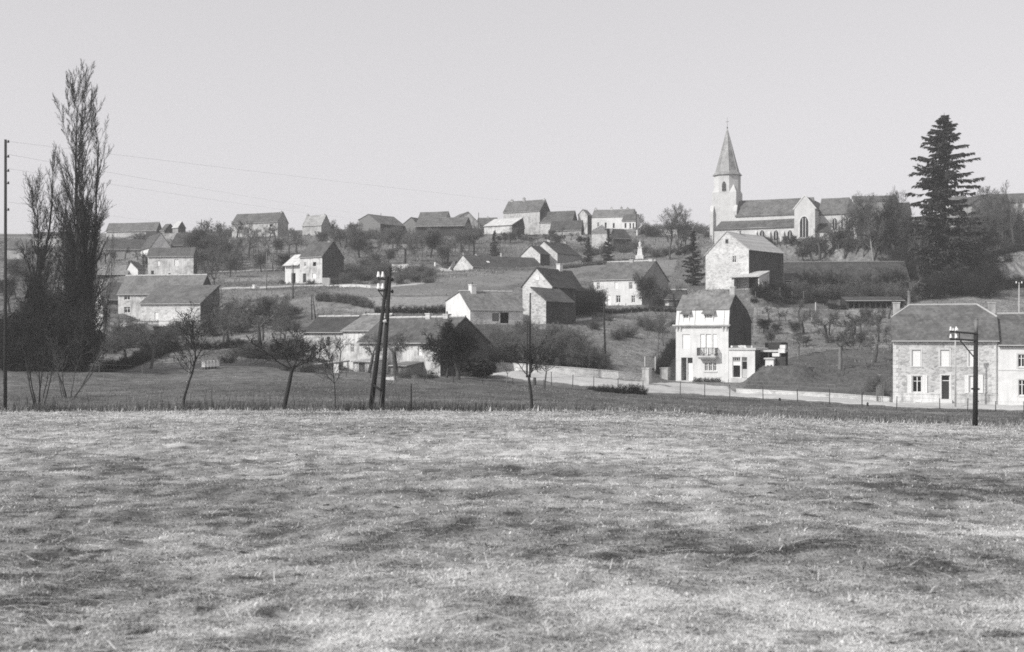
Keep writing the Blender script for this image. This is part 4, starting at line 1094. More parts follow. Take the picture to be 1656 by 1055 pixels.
    roof_slab(r, (xt0 - o, yt1, zt - o * s + t), (xt0 - o, yt0 + .25, zt - o * s + t), (hx, yt0 + .25, ht + t), (hx, yt1, ht + t), t)
    r.build('transept_roof', M['slate_church'], root)
    cp = MB()   # raised coping of the gable
    for xa in (xt0 - .3, xt1 + .3):
        za_ = zt - .3 * s
        cp.hexa([(xa, yt0 - .1, za_ + .0), (hx, yt0 - .1, ht + .05), (hx, yt0 + .24, ht + .05), (xa, yt0 + .24, za_), (xa, yt0 - .1, za_ + .35), (hx, yt0 - .1, ht + .42), (hx, yt0 + .24, ht + .42), (xa, yt0 + .24, za_ + .35)])
    cp.build('coping', M['trim'], root)
    zc = Z(345, xt1 + 5, yn); hc = Z(321, xt1 + 5, S / 2)
    b, r = gable_block(xt1 - .2, xe - 2.5, yn, yn2, zc, hc); b.build('choir_wall', st, root); r.build('choir_roof', M['slate_church'], root)
    ap_ = MB(); yr = (yn + yn2) / 2; ex = xe - 2.5
    pts = [(ex, yn), (ex + 2.2, yn + 2.4), (ex + 2.2, yn2 - 2.4), (ex, yn2)]
    for i in range(3): ap_.poly([(pts[i][0], pts[i][1], -1.5), (pts[i + 1][0], pts[i + 1][1], -1.5), (pts[i + 1][0], pts[i + 1][1], zc), (pts[i][0], pts[i][1], zc)])
    ap_.build('apse_wall', st, root)
    ar = MB()
    for i in range(3):
        dx = lambda p: (p[0] + .3 * (1 if p[0] > ex else .2), p[1] + (-.25 if p[1] < yr else .25), zc - .05)
        ar.poly([dx(pts[i]), dx(pts[i + 1]), (ex - .02, yr, hc + .17)])
    ar.build('apse_roof', M['slate_church'], root)
    b = MB(); b.box(xt1 + .02, X(1340, -4.6), -4.6, yn - .01, -1.5, Z(374, xt1 + 3, -4.6)); b.build('sacristy_wall', st, root)
    r = MB(); zz = Z(374, xt1 + 3, -4.6); roof_slab(r, (xt1 + .02, -4.9, zz + .0), (X(1341, -4.6), -4.9, zz), (X(1338, -1), yn - .02, Z(361, xt1 + 3, yn)), (xt1 + .02, yn - .02, Z(361, xt1 + 3, yn)), .16); r.build('sacristy_roof', M['slate_dark'], root)
    def lancet(px, top, bot, wd, y, bars=1):
        x = X(px, y); zt_, zb_ = Z(top, x, y), Z(bot, x, y); k = MB(); f = MB()
        arch = [(-wd, zb_), (wd, zb_), (wd, zt_ - wd * 1.3), (wd * .8, zt_ - wd * .65), (wd * .45, zt_ - wd * .2), (0, zt_), (-wd * .45, zt_ - wd * .2), (-wd * .8, zt_ - wd * .65), (-wd, zt_ - wd * 1.3)]
        q = 1.28
        ar = [(a * q, zb_ - .15 if z == zb_ else zt_ + (z - zt_) + .25) for a, z in arch]
        for i in range(len(arch)):
            j = (i + 1) % len(arch)
            f.poly([(x + arch[i][0], y - .06, arch[i][1]), (x + arch[j][0], y - .06, arch[j][1]), (x + ar[j][0], y - .06, ar[j][1]), (x + ar[i][0], y - .06, ar[i][1])])
            f.poly([(x + ar[i][0], y - .06, ar[i][1]), (x + ar[j][0], y - .06, ar[j][1]), (x + ar[j][0], y, ar[j][1]), (x + ar[i][0], y, ar[i][1])])
        for bpos in ([0] if bars == 1 else [-.33, .33]): f.box(x + bpos * wd - .06, x + bpos * wd + .06, y - .055, y - .02, zb_, zt_ - wd * .4)
        o = f.build('arched_window', M['trim'], root)
        k.poly([(x + a, y - .015, z) for a, z in arch]); k.build('pane', M['glass'], o)
    for px in (1232.5, 1255, 1277.5): lancet(px, 372.5, 389, .62, ya)
    lancet(1300.5, 350, 384, 1.05, -6.0, 2)
    for px in (1350, 1364, 1376): lancet(px, 353, 372, .55, yn)
    for px in (1244, 1266, 1222): 
        x = X(px, ya - .4); k = MB(); k.box(x - .3, x + .3, ya - .75, ya - .002, -1.5, Z(378, x, ya)); k.hexa([(x - .3, ya - .75, Z(378, x, ya)), (x + .3, ya - .75, Z(378, x, ya)), (x + .3, ya - .002, Z(378, x, ya)), (x - .3, ya - .002, Z(378, x, ya)), (x - .3, ya - .1, Z(374, x, ya)), (x + .3, ya - .1, Z(374, x, ya)), (x + .3, ya - .002, Z(374, x, ya)), (x - .3, ya - .002, Z(374, x, ya))]); k.build('buttress', st, root)
    for px in (1366, 1384): 
        x = X(px, yn - .5); k = MB(); k.box(x - .35, x + .35, yn - .9, yn - .002, -1.5, zc - 2.0); k.build('buttress', st, root)
    return fr
M['spire'] = mat_roof('spire_slate', 0.26, 0.3, rough=0.5, spec=0.5)
M['slate_church'] = mat_roof('church_slate', 0.125, 0.3)
CH = church()
# ================================================================== GROUND
rng = np.random.default_rng(7)

# with all building plots known, keep the heights in a table for quick look-up
_ground = ground
GX0, GX1, GY0, GY1, GS = -300.0, 300.0, 0.0, 640.0, 0.5
_gx, _gy = np.arange(GX0, GX1 + GS, GS), np.arange(GY0, GY1 + GS, GS)
_mx, _my = np.meshgrid(_gx, _gy)
GT = _ground(_mx, _my, False)
for (cx, cy, hw, hd, rz, pz, *fo) in PADS:
    q = math.hypot(hw, hd) + 6
    a0, a1 = int(max(0, (cx - q - GX0) / GS)), int((cx + q - GX0) / GS) + 2; b0, b1 = int(max(0, (cy - q) / GS)), int((cy + q) / GS) + 2
    dx, dy = _mx[b0:b1, a0:a1] - cx, _my[b0:b1, a0:a1] - cy; c, s = math.cos(rz), math.sin(rz)
    lx = np.abs(dx * c + dy * s) - hw; ly = np.abs(-dx * s + dy * c) - hd
    w = np.clip(1 - (np.hypot(np.maximum(lx, 0), np.maximum(ly, 0)) - 0.4) / (fo[0] if fo else 5.0), 0, 1); w = w * w * (3 - 2 * w)
    GT[b0:b1, a0:a1] = GT[b0:b1, a0:a1] * (1 - w) + (pz - 0.05) * w
def ground(x, y, pads=True):
    x = np.asarray(x, float); y = np.asarray(y, float); x, y = np.broadcast_arrays(x, y)
    if not pads: return _ground(x, y, False)
    fx = np.clip((x - GX0) / GS, 0, len(_gx) - 1.001); fy = np.clip((y - GY0) / GS, 0, len(_gy) - 1.001)
    a = fx.astype(int); b = fy.astype(int); fx = fx - a; fy = fy - b
    z = (GT[b, a] * (1 - fx) + GT[b, a + 1] * fx) * (1 - fy) + (GT[b + 1, a] * (1 - fx) + GT[b + 1, a + 1] * fx) * fy
    out = (np.abs(x) > GX1) | (y > GY1) | (y < GY0)
    if np.any(out): z = np.where(out, _ground(x, y, False), z)
    return z

def axis_pts(lim, dense, n_dense, n_out):
    a = np.linspace(-dense, dense, n_dense)
    g = dense + (lim - dense) * (np.arange(1, n_out + 1) / n_out) ** 1.6
    return np.concatenate([-g[::-1], a, g])

def grid_faces(nr, nc):
    i = np.arange((nr - 1) * (nc - 1)); r, c = i // (nc - 1), i % (nc - 1)
    a = r * nc + c
    return np.stack([a, a + 1, a + nc + 1, a + nc], 1)

def edge_y(x):
    return EDGE + (vnoise(x * 0.35, x * 0 + 3.3, 2) - 0.5) * 2.2 + (vnoise(x * 1.9, x * 0 + 1.3, 4) - 0.5) * 0.5

# ---- hillside across the valley, continuing out of sight
ts = axis_pts(3.0, 0.47, 330, 26)
rows = np.concatenate([np.linspace(74, 200, 150), np.linspace(201, 470, 200)[0:], 470 + (np.arange(1, 26) / 25) ** 2 * 5500])
TX, YY = np.meshgrid(ts, rows); XX = TX * YY
zz = ground(XX, YY)
zz = zz - 0.15 * np.clip((80 - YY) / 2, 0, 1)
zz = zz + (fbm(XX * .6, YY * .6, 31, 3) - .5) * 0.28 * np.clip((YY - 84) / 20, 0, 1)
me = np_mesh('hillside', np.stack([XX, YY, zz], -1).reshape(-1, 3), grid_faces(len(rows), len(ts)), M['grass'], smooth=True)
tag(link_mesh('hillside', me), kind='structure')

# ---- the stubble field the camera stands in
def field_tone(x, y):
    """0 bare or dead dark growth, 1 bleached straw"""
    n = fbm(x * 0.16 + 3, y * 0.10, 41, 5)
    m = fbm(x * 0.9, y * 0.55, 47, 4)
    f = fbm(x * 4.0, y * 2.6, 53, 3)
    g = fbm(x * 1.2, y * 3.2, 59, 3)
    t = 0.52 + (n - .5) * 0.65 + (m - .5) * 0.6 + (f - .5) * 0.9 + (g - .5) * .6 - .5 * np.clip((vnoise(x * 5.0 + 7, y * 7.5, 77) - .76) / .10, 0, 1) * np.clip(fbm(x * .3, y * .3, 78, 2) * 2 - .4, 0, 1)
    for (px, py, rx, ry, a) in ((870, 770, 260, 30, -.2), (640, 800, 300, 70, -.13), (780, 862, 300, 26, -.28), (1230, 905, 330, 40, -.26), (1560, 810, 150, 40, -.28), (110, 765, 190, 40, -.16), (300, 830, 350, 60, -.10),
                                (930, 772, 110, 14, -.22), (120, 960, 120, 50, -.22), (1460, 935, 200, 40, -.18), (1560, 860, 160, 30, .08), (600, 1020, 900, 50, .12), (1300, 1010, 500, 50, .14), (1100, 730, 400, 40, .10), (500, 678, 900, 13, .18), (1350, 750, 300, 30, .10)):
        dist = 60.0
        for _ in range(6):      # where that spot of the field lies
            xx = (px - CX) / F * dist; zg = float(ground(xx, dist, False)); dist = min(max(-zg * F / (py - HY), 5), 79)
        cx = (px - CX) / F * dist; dy = abs(dist * ry / (py - HY)); dx = rx / F * dist
        t = t + a * np.exp(-0.5 * (((x - cx) / dx) ** 2 + ((y - dist) / dy) ** 2))
    return np.clip(t, 0, 1)

def field_z(x, y):
    return ground(x, y, False) + 0.05 + (fbm(x * 2.2, y * 2.2, 61, 4) - .5) * 0.13 + (fbm(x * 0.35, y * 0.35, 67, 3) - .5) * 0.22

ts = axis_pts(4.0, 0.46, 640, 40)
rows = np.concatenate([-40 + np.arange(0, 12) * 3.8, 5.0 * (79.5 / 5.0) ** (np.arange(0, 360) / 359)])
TX, YY = np.meshgrid(ts, rows); XX = TX * (np.maximum(YY, 0) + 16.0) + np.sign(TX) * np.clip(np.abs(TX) - .46, 0, 9) * 14
ey = edge_y(XX)
YY = np.where(YY > 70, 70 + (YY - 70) * (ey - 70) / 9.5, YY)
zz = field_z(XX, YY)
zz[-1, :] -= 0.4
me = np_mesh('field', np.stack([XX, YY, zz], -1).reshape(-1, 3), grid_faces(len(rows), len(ts)), M['field'], smooth=True, tone=(0.75 * field_tone(XX, YY) + .05).ravel())
tag(link_mesh('field', me), kind='structure')

# ---- sheets of other ground laid on the hillside
def sheet(name, bottom, top, mat, n=60, m=14, lift=0.07, kind='structure'):
    bx, by = np.array(bottom, float).T; tx, ty = np.array(top, float).T
    bl = np.concatenate([[0], np.cumsum(np.hypot(np.diff(bx), np.diff(by)))]); bl /= bl[-1]
    tl = np.concatenate([[0], np.cumsum(np.hypot(np.diff(tx), np.diff(ty)))]); tl /= tl[-1]
    vs = []
    for j in range(m):
        f = j / (m - 1)
        for i in range(n):
            s = i / (n - 1)
            a = at(np.interp(s, bl, bx), np.interp(s, bl, by)); c = at(np.interp(s, tl, tx), np.interp(s, tl, ty))
            p = a.lerp(c, f)
            w = 0.5 if j in (0, m - 1) else 0
            x, y = p.x, p.y + w * (fbm(np.array(p.x * .7), np.array(p.y * .7), 9, 3) - .5) * 2
            z = float(ground(x, y)) + (float(fbm(np.array(x * .6), np.array(y * .6), 31, 3)) - .5) * 0.28 * min(max((y - 84) / 20, 0), 1) + lift
            vs.append((x, y, z - (0.25 if j in (0, m - 1) or i in (0, n - 1) else 0)))
    me = np_mesh(name, np.array(vs), grid_faces(m, n), mat, smooth=True)
    return tag(link_mesh(name, me), kind=kind)

sheet('meadow', [(0, 664), (300, 662), (700, 661), (1000, 663), (1200, 669), (1400, 678), (1656, 688)], [(0, 602), (150, 602), (290, 609), (480, 606), (640, 612), (800, 616), (960, 632), (1200, 646), (1450, 662), (1656, 667)], M['meadow'], 150, 40, 0.10)
sheet('road', [(1750, 669), (1656, 664.5), (1445, 658.5), (1300, 648), (1180, 641), (1100, 637.5), (1040, 635.5), (930, 622), (870, 617), (780, 606)], [(1750, 660), (1656, 656.5), (1445, 651.5), (1300, 641), (1188, 636), (1178, 622.5), (1096, 618), (1050, 618), (930, 607), (870, 603), (780, 597)], M['road'], 120, 8, 0.16)
sheet('lawn', [(1188, 634), (1290, 639), (1394, 645), (1443, 649)], [(1262, 583), (1300, 571), (1360, 563), (1450, 566)], M['lawn'], 50, 20, 0.09)
sheet('ploughed_field', [(520, 479), (640, 478.5), (735, 478), (840, 461), (890, 452), (960, 440)], [(536, 473), (640, 462), (700, 456.5), (760, 449), (860, 437.5), (960, 425)], M['crop'], 80, 16)
sheet('stubble_strip', [(606, 502), (680, 502), (735, 500)], [(590, 479.5), (650, 479), (738, 478.5)], M['crop_pale'], 40, 10)
sheet('ploughed_field', [(900, 450), (962, 441), (1090, 447)], [(905, 432), (960, 424), (1100, 418)], M['crop'], 40, 10)
sheet('path', [(330, 469), (420, 467), (520, 462.5), (620, 467), (690, 460)], [(330, 466), (420, 463.5), (520, 459.5), (620, 464), (690, 457)], M['path'], 60, 4, 0.14)
sheet('yard', [(172, 536), (230, 527), (330, 527)], [(185, 524), (230, 518), (330, 521)], M['path'], 30, 6)
sheet('yard', [(836, 529), (900, 524), (960, 517)], [(838, 523.5), (900, 517), (960, 512)], M['path'], 30, 5)
sheet('dry_bank', [(505, 512), (560, 512), (612, 508)], [(515, 492), (560, 480), (600, 484)], M['bank'], 40, 10)
sheet('dry_bank', [(800, 597), (900, 598), (985, 603), (1045, 606)], [(820, 540), (900, 530), (1000, 505), (1090, 515)], M['bank'], 60, 24)
sheet('garden_ground', [(1215, 545), (1330, 560), (1440, 565)], [(1216, 492), (1330, 498), (1445, 500)], M['bank'], 60, 20)
sheet('pasture', [(300, 480), (420, 484), (480, 480)], [(310, 466), (420, 468), (480, 468)], M['crop'], 40, 8)
sheet('pasture', [(340, 535), (380, 530), (430, 528)], [(345, 512), (380, 508), (425, 514)], M['crop_pale'], 30, 8)
sheet('path', [(1218, 518), (1300, 517), (1345, 519)], [(1218, 515), (1300, 514), (1345, 516)], M['path'], 30, 3)
sheet('path', [(1240, 536), (1330, 538)], [(1240, 533.5), (1330, 535.5)], M['path'], 30, 3)
sheet('path', [(690, 408), (760, 405)], [(690, 405.5), (760, 402.5)], M['path'], 20, 3)
sheet('path', [(350, 441), (450, 437)], [(350, 437), (450, 434)], M['path'], 20, 3)
sheet('pasture', [(360, 458), (450, 456)], [(360, 450), (455, 447)], M['crop_pale'], 20, 5)
sheet('pasture', [(1030, 412), (1080, 412), (1118, 407)], [(1025, 384), (1080, 384), (1130, 384)], M['crop'], 30, 8)

# ================================================================== GROWTH ON THE GROUND (stuff)
def blades(name, x, y, z, length, width, az, el, tone, mat, droop=0.35):
    """thin two-segment blades: base pair, middle pair, tip"""
    n = len(x)
    dx, dy = np.cos(az), np.sin(az); ce, se = np.cos(el), np.sin(el)
    px, py = -dy * width / 2, dx * width / 2
    v = np.empty((n, 5, 3), np.float32)
    mx, my, mz = x + dx * ce * length * .55, y + dy * ce * length * .55, z + se * length * .55
    tx, ty, tz = mx + dx * length * .45 * np.minimum(1, ce + .25), my + dy * length * .45 * np.minimum(1, ce + .25), mz + (se - droop) * length * .45
    tz = np.maximum(tz, z + 0.004)
    v[:, 0] = np.stack([x - px, y - py, z - .01], 1); v[:, 1] = np.stack([x + px, y + py, z - .01], 1)
    v[:, 2] = np.stack([mx + px * .8, my + py * .8, mz], 1); v[:, 3] = np.stack([mx - px * .8, my - py * .8, mz], 1)
    v[:, 4] = np.stack([tx, ty, tz], 1)
    b = np.arange(n)[:, None] * 5
    f = np.concatenate([b + np.array([[0, 1, 2]]), b + np.array([[0, 2, 3]]), b + np.array([[3, 2, 4]])], 0)
    me = np_mesh(name, v.reshape(-1, 3), f, mat, tone=np.repeat(tone, 5))
    return tag(link_mesh(name, me), kind='stuff')

n = 700000
u = rng.random(n)
y = 1 / (1 / 5.6 + u * (1 / 79.0 - 1 / 5.6))                      # even in the picture: dense near, sparse far
half = rng.random(n) < .35
y = np.where(half, np.sqrt(5.6 ** 2 + rng.random(n) * (79 ** 2 - 5.6 ** 2)), y)
x = (rng.random(n) * 2 - 1) * 0.46 * (y + 1.5)
m_ = 260000                                                        # and to either side of what is seen from here
y2 = 1 / (1 / 5.0 + rng.random(m_) * (1 / 79.0 - 1 / 5.0)); x2 = np.where(rng.random(m_) < .5, -1, 1) * (0.46 * (y2 + 1.5) + rng.random(m_) * 9.0)
x = np.concatenate([x, x2]); y = np.concatenate([y, y2])
keep = y < edge_y(x) - .1; x, y = x[keep], y[keep]; n = len(x)
z = field_z(x, y); tn = field_tone(x, y)
swirl = fbm(x * .9, y * .9, 71, 2) * 5.0
az = swirl + rng.normal(0, 1.5, n); el = np.abs(rng.normal(.15, .2, n))
ln = rng.uniform(.012, .05, n) * (1 + y / 22)
wd = rng.uniform(.0025, .006, n) * (1 + y / 13)
tone = np.clip(tn * .85 + rng.normal(0, 1, n) * (.17 + .13 * np.clip(y / 30, 0, 1)) + .09, 0, 1)
tone = np.where(rng.random(n) < .13 * np.clip(y / 22, 0, 1), tone * .15, tone)
blades('field_grass', x, y, z, ln, wd, az, el, tone, M['blade'])
# long loose straws lying on top
n = 3800
y = 1 / (1 / 5.8 + rng.random(n) * (1 / 76.0 - 1 / 5.8)); x = (rng.random(n) * 2 - 1) * .46 * (y + 1)
z = field_z(x, y) + .05
blades('loose_straw', x, y, z, rng.uniform(.08, .34, n) * (1 + y / 40), rng.uniform(.002, .005, n) * (1 + y / 13), np.where(rng.random(n) < .65, rng.normal(0.0, .35, n) + np.pi * (rng.random(n) < .5), rng.random(n) * 6.28), rng.uniform(.0, .05, n), rng.uniform(.6, 1, n), M['blade'], droop=.1)
# dark clods and dead tufts
n = 800
y = 1 / (1 / 6.5 + rng.random(n) * (1 / 70.0 - 1 / 6.5)); x = (rng.random(n) * 2 - 1) * .45 * (y + 1)
vs, fs = [], []
base = np.array([[0, 0, 1], [1, 0, 0], [.3, .95, 0.05], [-.8, .6, 0], [-.8, -.6, .05], [.3, -.95, 0]], float)
fcs = np.array([[0, 1, 2], [0, 2, 3], [0, 3, 4], [0, 4, 5], [0, 5, 1]])
for i in range(n):
    s = rng.uniform(.012, .035) * (1 + y[i] / 28); v = base * rng.uniform(.6, 1.3, (6, 3)) * [s * 1.6, s, s * .45] + [x[i], y[i], float(field_z(x[i], y[i])) - .01]
    fs.append(fcs + 6 * i); vs.append(v)
tag(link_mesh('soil_clods', np_mesh('soil_clods', np.concatenate(vs), np.concatenate(fs), M['soil'])), kind='stuff')

# meadow turf
n = 90000
y = np.sqrt(79 ** 2 + rng.random(n) * (150 ** 2 - 79 ** 2)); x = (rng.random(n) * 2 - 1) * .45 * y
pyy = HY - F * ground(x, y) / y; lim = np.interp(CX + F * x / y, [0, 290, 640, 960, 1200, 1450, 1656], [602, 609, 612, 632, 646, 661, 667])
k = pyy > lim; x, y = x[k], y[k]; n = len(x)
z = ground(x, y) + .08
blades('meadow_grass', x, y, z, rng.uniform(.1, .26, n), rng.uniform(.015, .035, n), rng.random(n) * 6.28, rng.uniform(.3, 1.2, n), np.clip(fbm(x * .25, y * .25, 81, 4) * 1.3 - .25 + rng.normal(.06, .2, n), 0, 1), M['blade_dark'])
# rough grass over the hill
n = 120000
y = np.sqrt(145 ** 2 + rng.random(n) * (400 ** 2 - 145 ** 2)); x = (rng.random(n) * 2 - 1) * .45 * y
for (cx, cy, hw, hd, rz, pz, *fo) in PADS:
    c, s = math.cos(rz), math.sin(rz); dx, dy = x - cx, y - cy
    k = (np.abs(dx * c + dy * s) > hw + .5) | (np.abs(-dx * s + dy * c) > hd + .5); x, y = x[k], y[k]
uu = CX + F * x / y; pyy = HY - F * ground(x, y) / y
k = ~((pyy > np.interp(uu, [780, 1040, 1180, 1445, 1656], [594, 612, 612, 648, 654])) & (uu > 780))
k &= ~((uu > 525) & (uu < 1095) & (pyy > np.interp(uu, [536, 760, 960, 1095], [472, 448, 424, 418])) & (pyy < np.interp(uu, [536, 735, 960, 1095], [502, 502, 450, 447])) & (rng.random(len(x)) < .85))
x, y = x[k], y[k]; n = len(x)
blades('hill_grass', x, y, ground(x, y) + .03, rng.uniform(.2, .6, n) * (.7 + y / 500), rng.uniform(.03, .08, n) * (.6 + y / 300), rng.random(n) * 6.28, rng.uniform(.4, 1.3, n), np.clip(fbm(x * .12, y * .12, 91, 4) * 1.2 - .15 + rng.normal(0, .18, n), 0, 1), M['blade_dark'])
# dead weeds standing along the far edge of the field
n = 15000
x = rng.uniform(-34, 34, n); 
dens = np.interp(CX + F * x / 79, [0, 850, 1000, 1656], [1, .75, .25, .12]) * (.25 + 1.5 * np.clip(vnoise(x * .5, x * 0, 3) - .25, 0, 1))
k = rng.random(n) < dens; x = x[k]; n = len(x)
y = edge_y(x) + np.abs(rng.normal(.3, .9, n)) ; z = ground(x, y)
tall = np.where(rng.random(n) < np.interp(CX + F * x / 79, [0, 250, 900], [.16, .10, .05]), rng.uniform(.7, 1.7, n), rng.uniform(.25, .75, n))
blades('dead_weeds', x, y, z, tall, rng.uniform(.015, .032, n), rng.random(n) * 6.28, rng.uniform(1.15, 1.55, n), rng.random(n), M['stalk'], droop=.05)
n = 4200
x = rng.uniform(-34, 34, n); y = edge_y(x) + rng.normal(.2, .9, n) * (.3 + vnoise(x * .6, x * 0, 14)); z = np.where(y < edge_y(x), field_z(x, np.minimum(y, edge_y(x))), ground(x, y))
blades('edge_straw', x, y, z, rng.uniform(.08, .42, n) * (.4 + 1.2 * vnoise(x * .8, x * 0, 12)), rng.uniform(.015, .03, n), rng.random(n) * 6.28, rng.uniform(.3, 1.4, n), rng.uniform(.5, 1, n), M['blade'])
# ================================================================== TREES
def perp(d):
    a = np.where(np.abs(d[:, 2:3]) < .9, np.array([[0, 0, 1.0]]), np.array([[1.0, 0, 0]]))
    u = np.cross(d, a); u /= np.linalg.norm(u, axis=1, keepdims=True) + 1e-9
    return u, np.cross(d, u)

def tubes(name, segs, mat, nside=3):
    p0 = np.array([s[0] for s in segs]); p1 = np.array([s[1] for s in segs]); r0 = np.array([s[2] for s in segs]); r1 = np.array([s[3] for s in segs])
    d = p1 - p0; d /= np.linalg.norm(d, axis=1, keepdims=True) + 1e-9
    u, w = perp(d); n = len(segs); v = np.empty((n, 2 * nside, 3))
    for k in range(nside):
        c, s = math.cos(2 * math.pi * k / nside), math.sin(2 * math.pi * k / nside)
        v[:, k] = p0 + (u * c + w * s) * r0[:, None]; v[:, nside + k] = p1 + (u * c + w * s) * r1[:, None]
    b = np.arange(n)[:, None] * 2 * nside
    f = np.concatenate([b + np.array([[k, (k + 1) % nside, nside + (k + 1) % nside, nside + k]]) for k in range(nside)], 0)
    return np_mesh(name, v.reshape(-1, 3), f, mat, smooth=nside > 4)

def unit(v): return v / (math.sqrt(v[0] * v[0] + v[1] * v[1] + v[2] * v[2]) + 1e-9)
def cross(a, b): return np.array([a[1] * b[2] - a[2] * b[1], a[2] * b[0] - a[0] * b[2], a[0] * b[1] - a[1] * b[0]])

def grow(r, spec, p, d, L, rad, lev, out):
    S = spec[lev]
    n = S['n']; step = L / n
    for i in range(n):
        d = unit(d + r.normal(0, S['wob'], 3) + np.array([0, 0, S.get('up', 0)]))
        q = p + d * step
        ra = rad * (1 - S.get('taper', .6) * i / n); rb = rad * (1 - S.get('taper', .6) * (i + 1) / n)
        out.append((p, q, ra, rb, lev)); p = q
        t = (i + 1) / n
        if lev + 1 < len(spec) and t >= S.get('start', .3):
            k = S['kids']; k = int(k) + (r.random() < k - int(k))
            for _ in range(k):
                a = r.uniform(*S['ang']); th = r.uniform(0, 6.283)
                u = unit(cross(d, [0.3, 0.2, 1.0] if abs(d[2]) < .95 else [1, 0, 0])); w = cross(d, u)
                e = unit(d * math.cos(a) + (u * math.cos(th) + w * math.sin(th)) * math.sin(a))
                grow(r, spec, p, e, L * S['len'] * r.uniform(.7, 1.25) * (1 - S.get('fall', .35) * t), rb * S.get('rr', .62), lev + 1, out)

PROTO = {}
def proto(kind, seeds, spec, L, rad, trunk_levels=1, lean=0.0, H=None, bark='bark', twig='twig', min_r=0.0, multi=1, spread=.3):
    PROTO[kind] = []
    for sd in seeds:
        r = np.random.default_rng(sd); segs = []
        for q in range(multi):
            th = r.uniform(0, 6.28); l = (lean if multi == 1 else r.uniform(.05, spread))
            d = unit(np.array([math.cos(th) * l, math.sin(th) * l, 1.0]))
            p = np.array([0, 0, -.3]) if multi == 1 else np.array([math.cos(th) * .35 * r.random(), math.sin(th) * .35 * r.random(), -.2])
            grow(r, spec, p, d, L * (1 if multi == 1 else r.uniform(.6, 1.1)), rad * (1 if multi == 1 else r.uniform(.6, 1.1)), 0, segs)
        segs = [(a, b, max(ra, min_r), max(rb, min_r * .6), lv) for a, b, ra, rb, lv in segs]
        tr = [s for s in segs if s[4] < trunk_levels]; cr = [s for s in segs if s[4] >= trunk_levels]
        top = max(max(s[1][2] for s in segs), .1)
        PROTO[kind].append((tubes(kind + '_trunk', tr, M[bark], 6), tubes(kind + '_crown', cr, M[twig], 3), top))
A = lambda a, b: (R(a), R(b))
# young fruit trees on the field edge: straight bole, vase of limbs
proto('vase', (1, 2, 3, 4), [dict(n=7, wob=.05, start=.95, kids=5, ang=A(34, 62), len=.95, rr=.62, taper=.3),
                             dict(n=6, wob=.16, up=.10, start=.3, kids=1.6, ang=A(25, 55), len=.55, rr=.6),
                             dict(n=4, wob=.18, up=.05, start=.25, kids=1.9, ang=A(25, 60), len=.55, rr=.6),
                             dict(n=3, wob=.2, up=.05)], 2.3, .075, min_r=.012)
proto('slender', (11, 12, 13), [dict(n=12, wob=.07, start=.42, kids=2.4, ang=A(26, 55), len=.40, rr=.55, taper=.7),
                                dict(n=5, wob=.14, up=.12, start=.2, kids=1.8, ang=A(22, 50), len=.5, rr=.6),
                                dict(n=4, wob=.18, up=.08, start=.3, kids=1.2, ang=A(25, 55), len=.5, rr=.6),
                                dict(n=2, wob=.2)], 5.2, .06, min_r=.012)
# old orchard trees: short trunk, wide dense head
proto('orchard', (21, 22, 23, 24, 25), [dict(n=4, wob=.08, start=.8, kids=4, ang=A(30, 62), len=1.05, rr=.6, taper=.3),
                                dict(n=6, wob=.20, up=.05, start=.25, kids=1.7, ang=A(30, 65), len=.55, rr=.6),
                                dict(n=5, wob=.22, up=.04, start=.2, kids=1.8, ang=A(30, 65), len=.5, rr=.6),
                                dict(n=3, wob=.22, start=.3, kids=1.4, ang=A(25, 60), len=.6, rr=.7), dict(n=2, wob=.2)], 2.0, .16, min_r=.008)
# tall bare trees of the skyline
proto('tall', (31, 32, 33, 34), [dict(n=12, wob=.05, start=.3, kids=2.2, ang=A(28, 55), len=.42, rr=.5, taper=.8),
                             dict(n=6, wob=.13, up=.10, start=.25, kids=1.9, ang=A(25, 55), len=.5, rr=.6),
                             dict(n=5, wob=.17, up=.06, start=.2, kids=1.9, ang=A(25, 55), len=.5, rr=.6),
                             dict(n=3, wob=.2, up=.04, start=.3, kids=1.2, ang=A(25, 55), len=.6, rr=.7), dict(n=2, wob=.2)], 11.0, .24, min_r=.012)
# round bushy tree with fine hanging brush
proto('brush_tree', (41, 42, 43), [dict(n=5, wob=.08, start=.5, kids=4, ang=A(25, 60), len=.95, rr=.55, taper=.3),
                               dict(n=6, wob=.16, up=.06, start=.1, kids=2.6, ang=A(25, 60), len=.55, rr=.6),
                               dict(n=4, wob=.2, up=.03, start=.2, kids=2.5, ang=A(25, 60), len=.6, rr=.6),
                               dict(n=3, wob=.22, start=.3, kids=1.6, ang=A(25, 60), len=.7, rr=.7), dict(n=2, wob=.2)], 2.2, .14, min_r=.0085)
# poplars: near-upright limbs hugging the stem
proto('poplar', (52, 53, 54), [dict(n=22, wob=.02, start=.14, kids=2.4, ang=A(20, 40), len=.33, rr=.5, taper=.88, fall=.5),
                           dict(n=9, wob=.06, up=.09, start=.12, kids=2.0, ang=A(14, 36), len=.28, rr=.55, taper=.8),
                           dict(n=4, wob=.09, up=.12, start=.2, kids=1.8, ang=A(14, 34), len=.5, rr=.6),
                           dict(n=4, wob=.1, up=.1, start=.2, kids=.8, ang=A(14, 34), len=.6, rr=.7), dict(n=2, wob=.1)], 30.0, .42, min_r=.016)
proto('thin_poplar', (57, 58, 59), [dict(n=20, wob=.025, start=.2, kids=1.7, ang=A(12, 26), len=.2, rr=.5, taper=.88, fall=.4),
                           dict(n=7, wob=.05, up=.12, start=.15, kids=1.7, ang=A(12, 30), len=.34, rr=.55, taper=.8),
                           dict(n=4, wob=.09, up=.12, start=.2, kids=1.4, ang=A(14, 34), len=.5, rr=.6),
                           dict(n=2, wob=.1, up=.1)], 22.0, .26, min_r=.013)
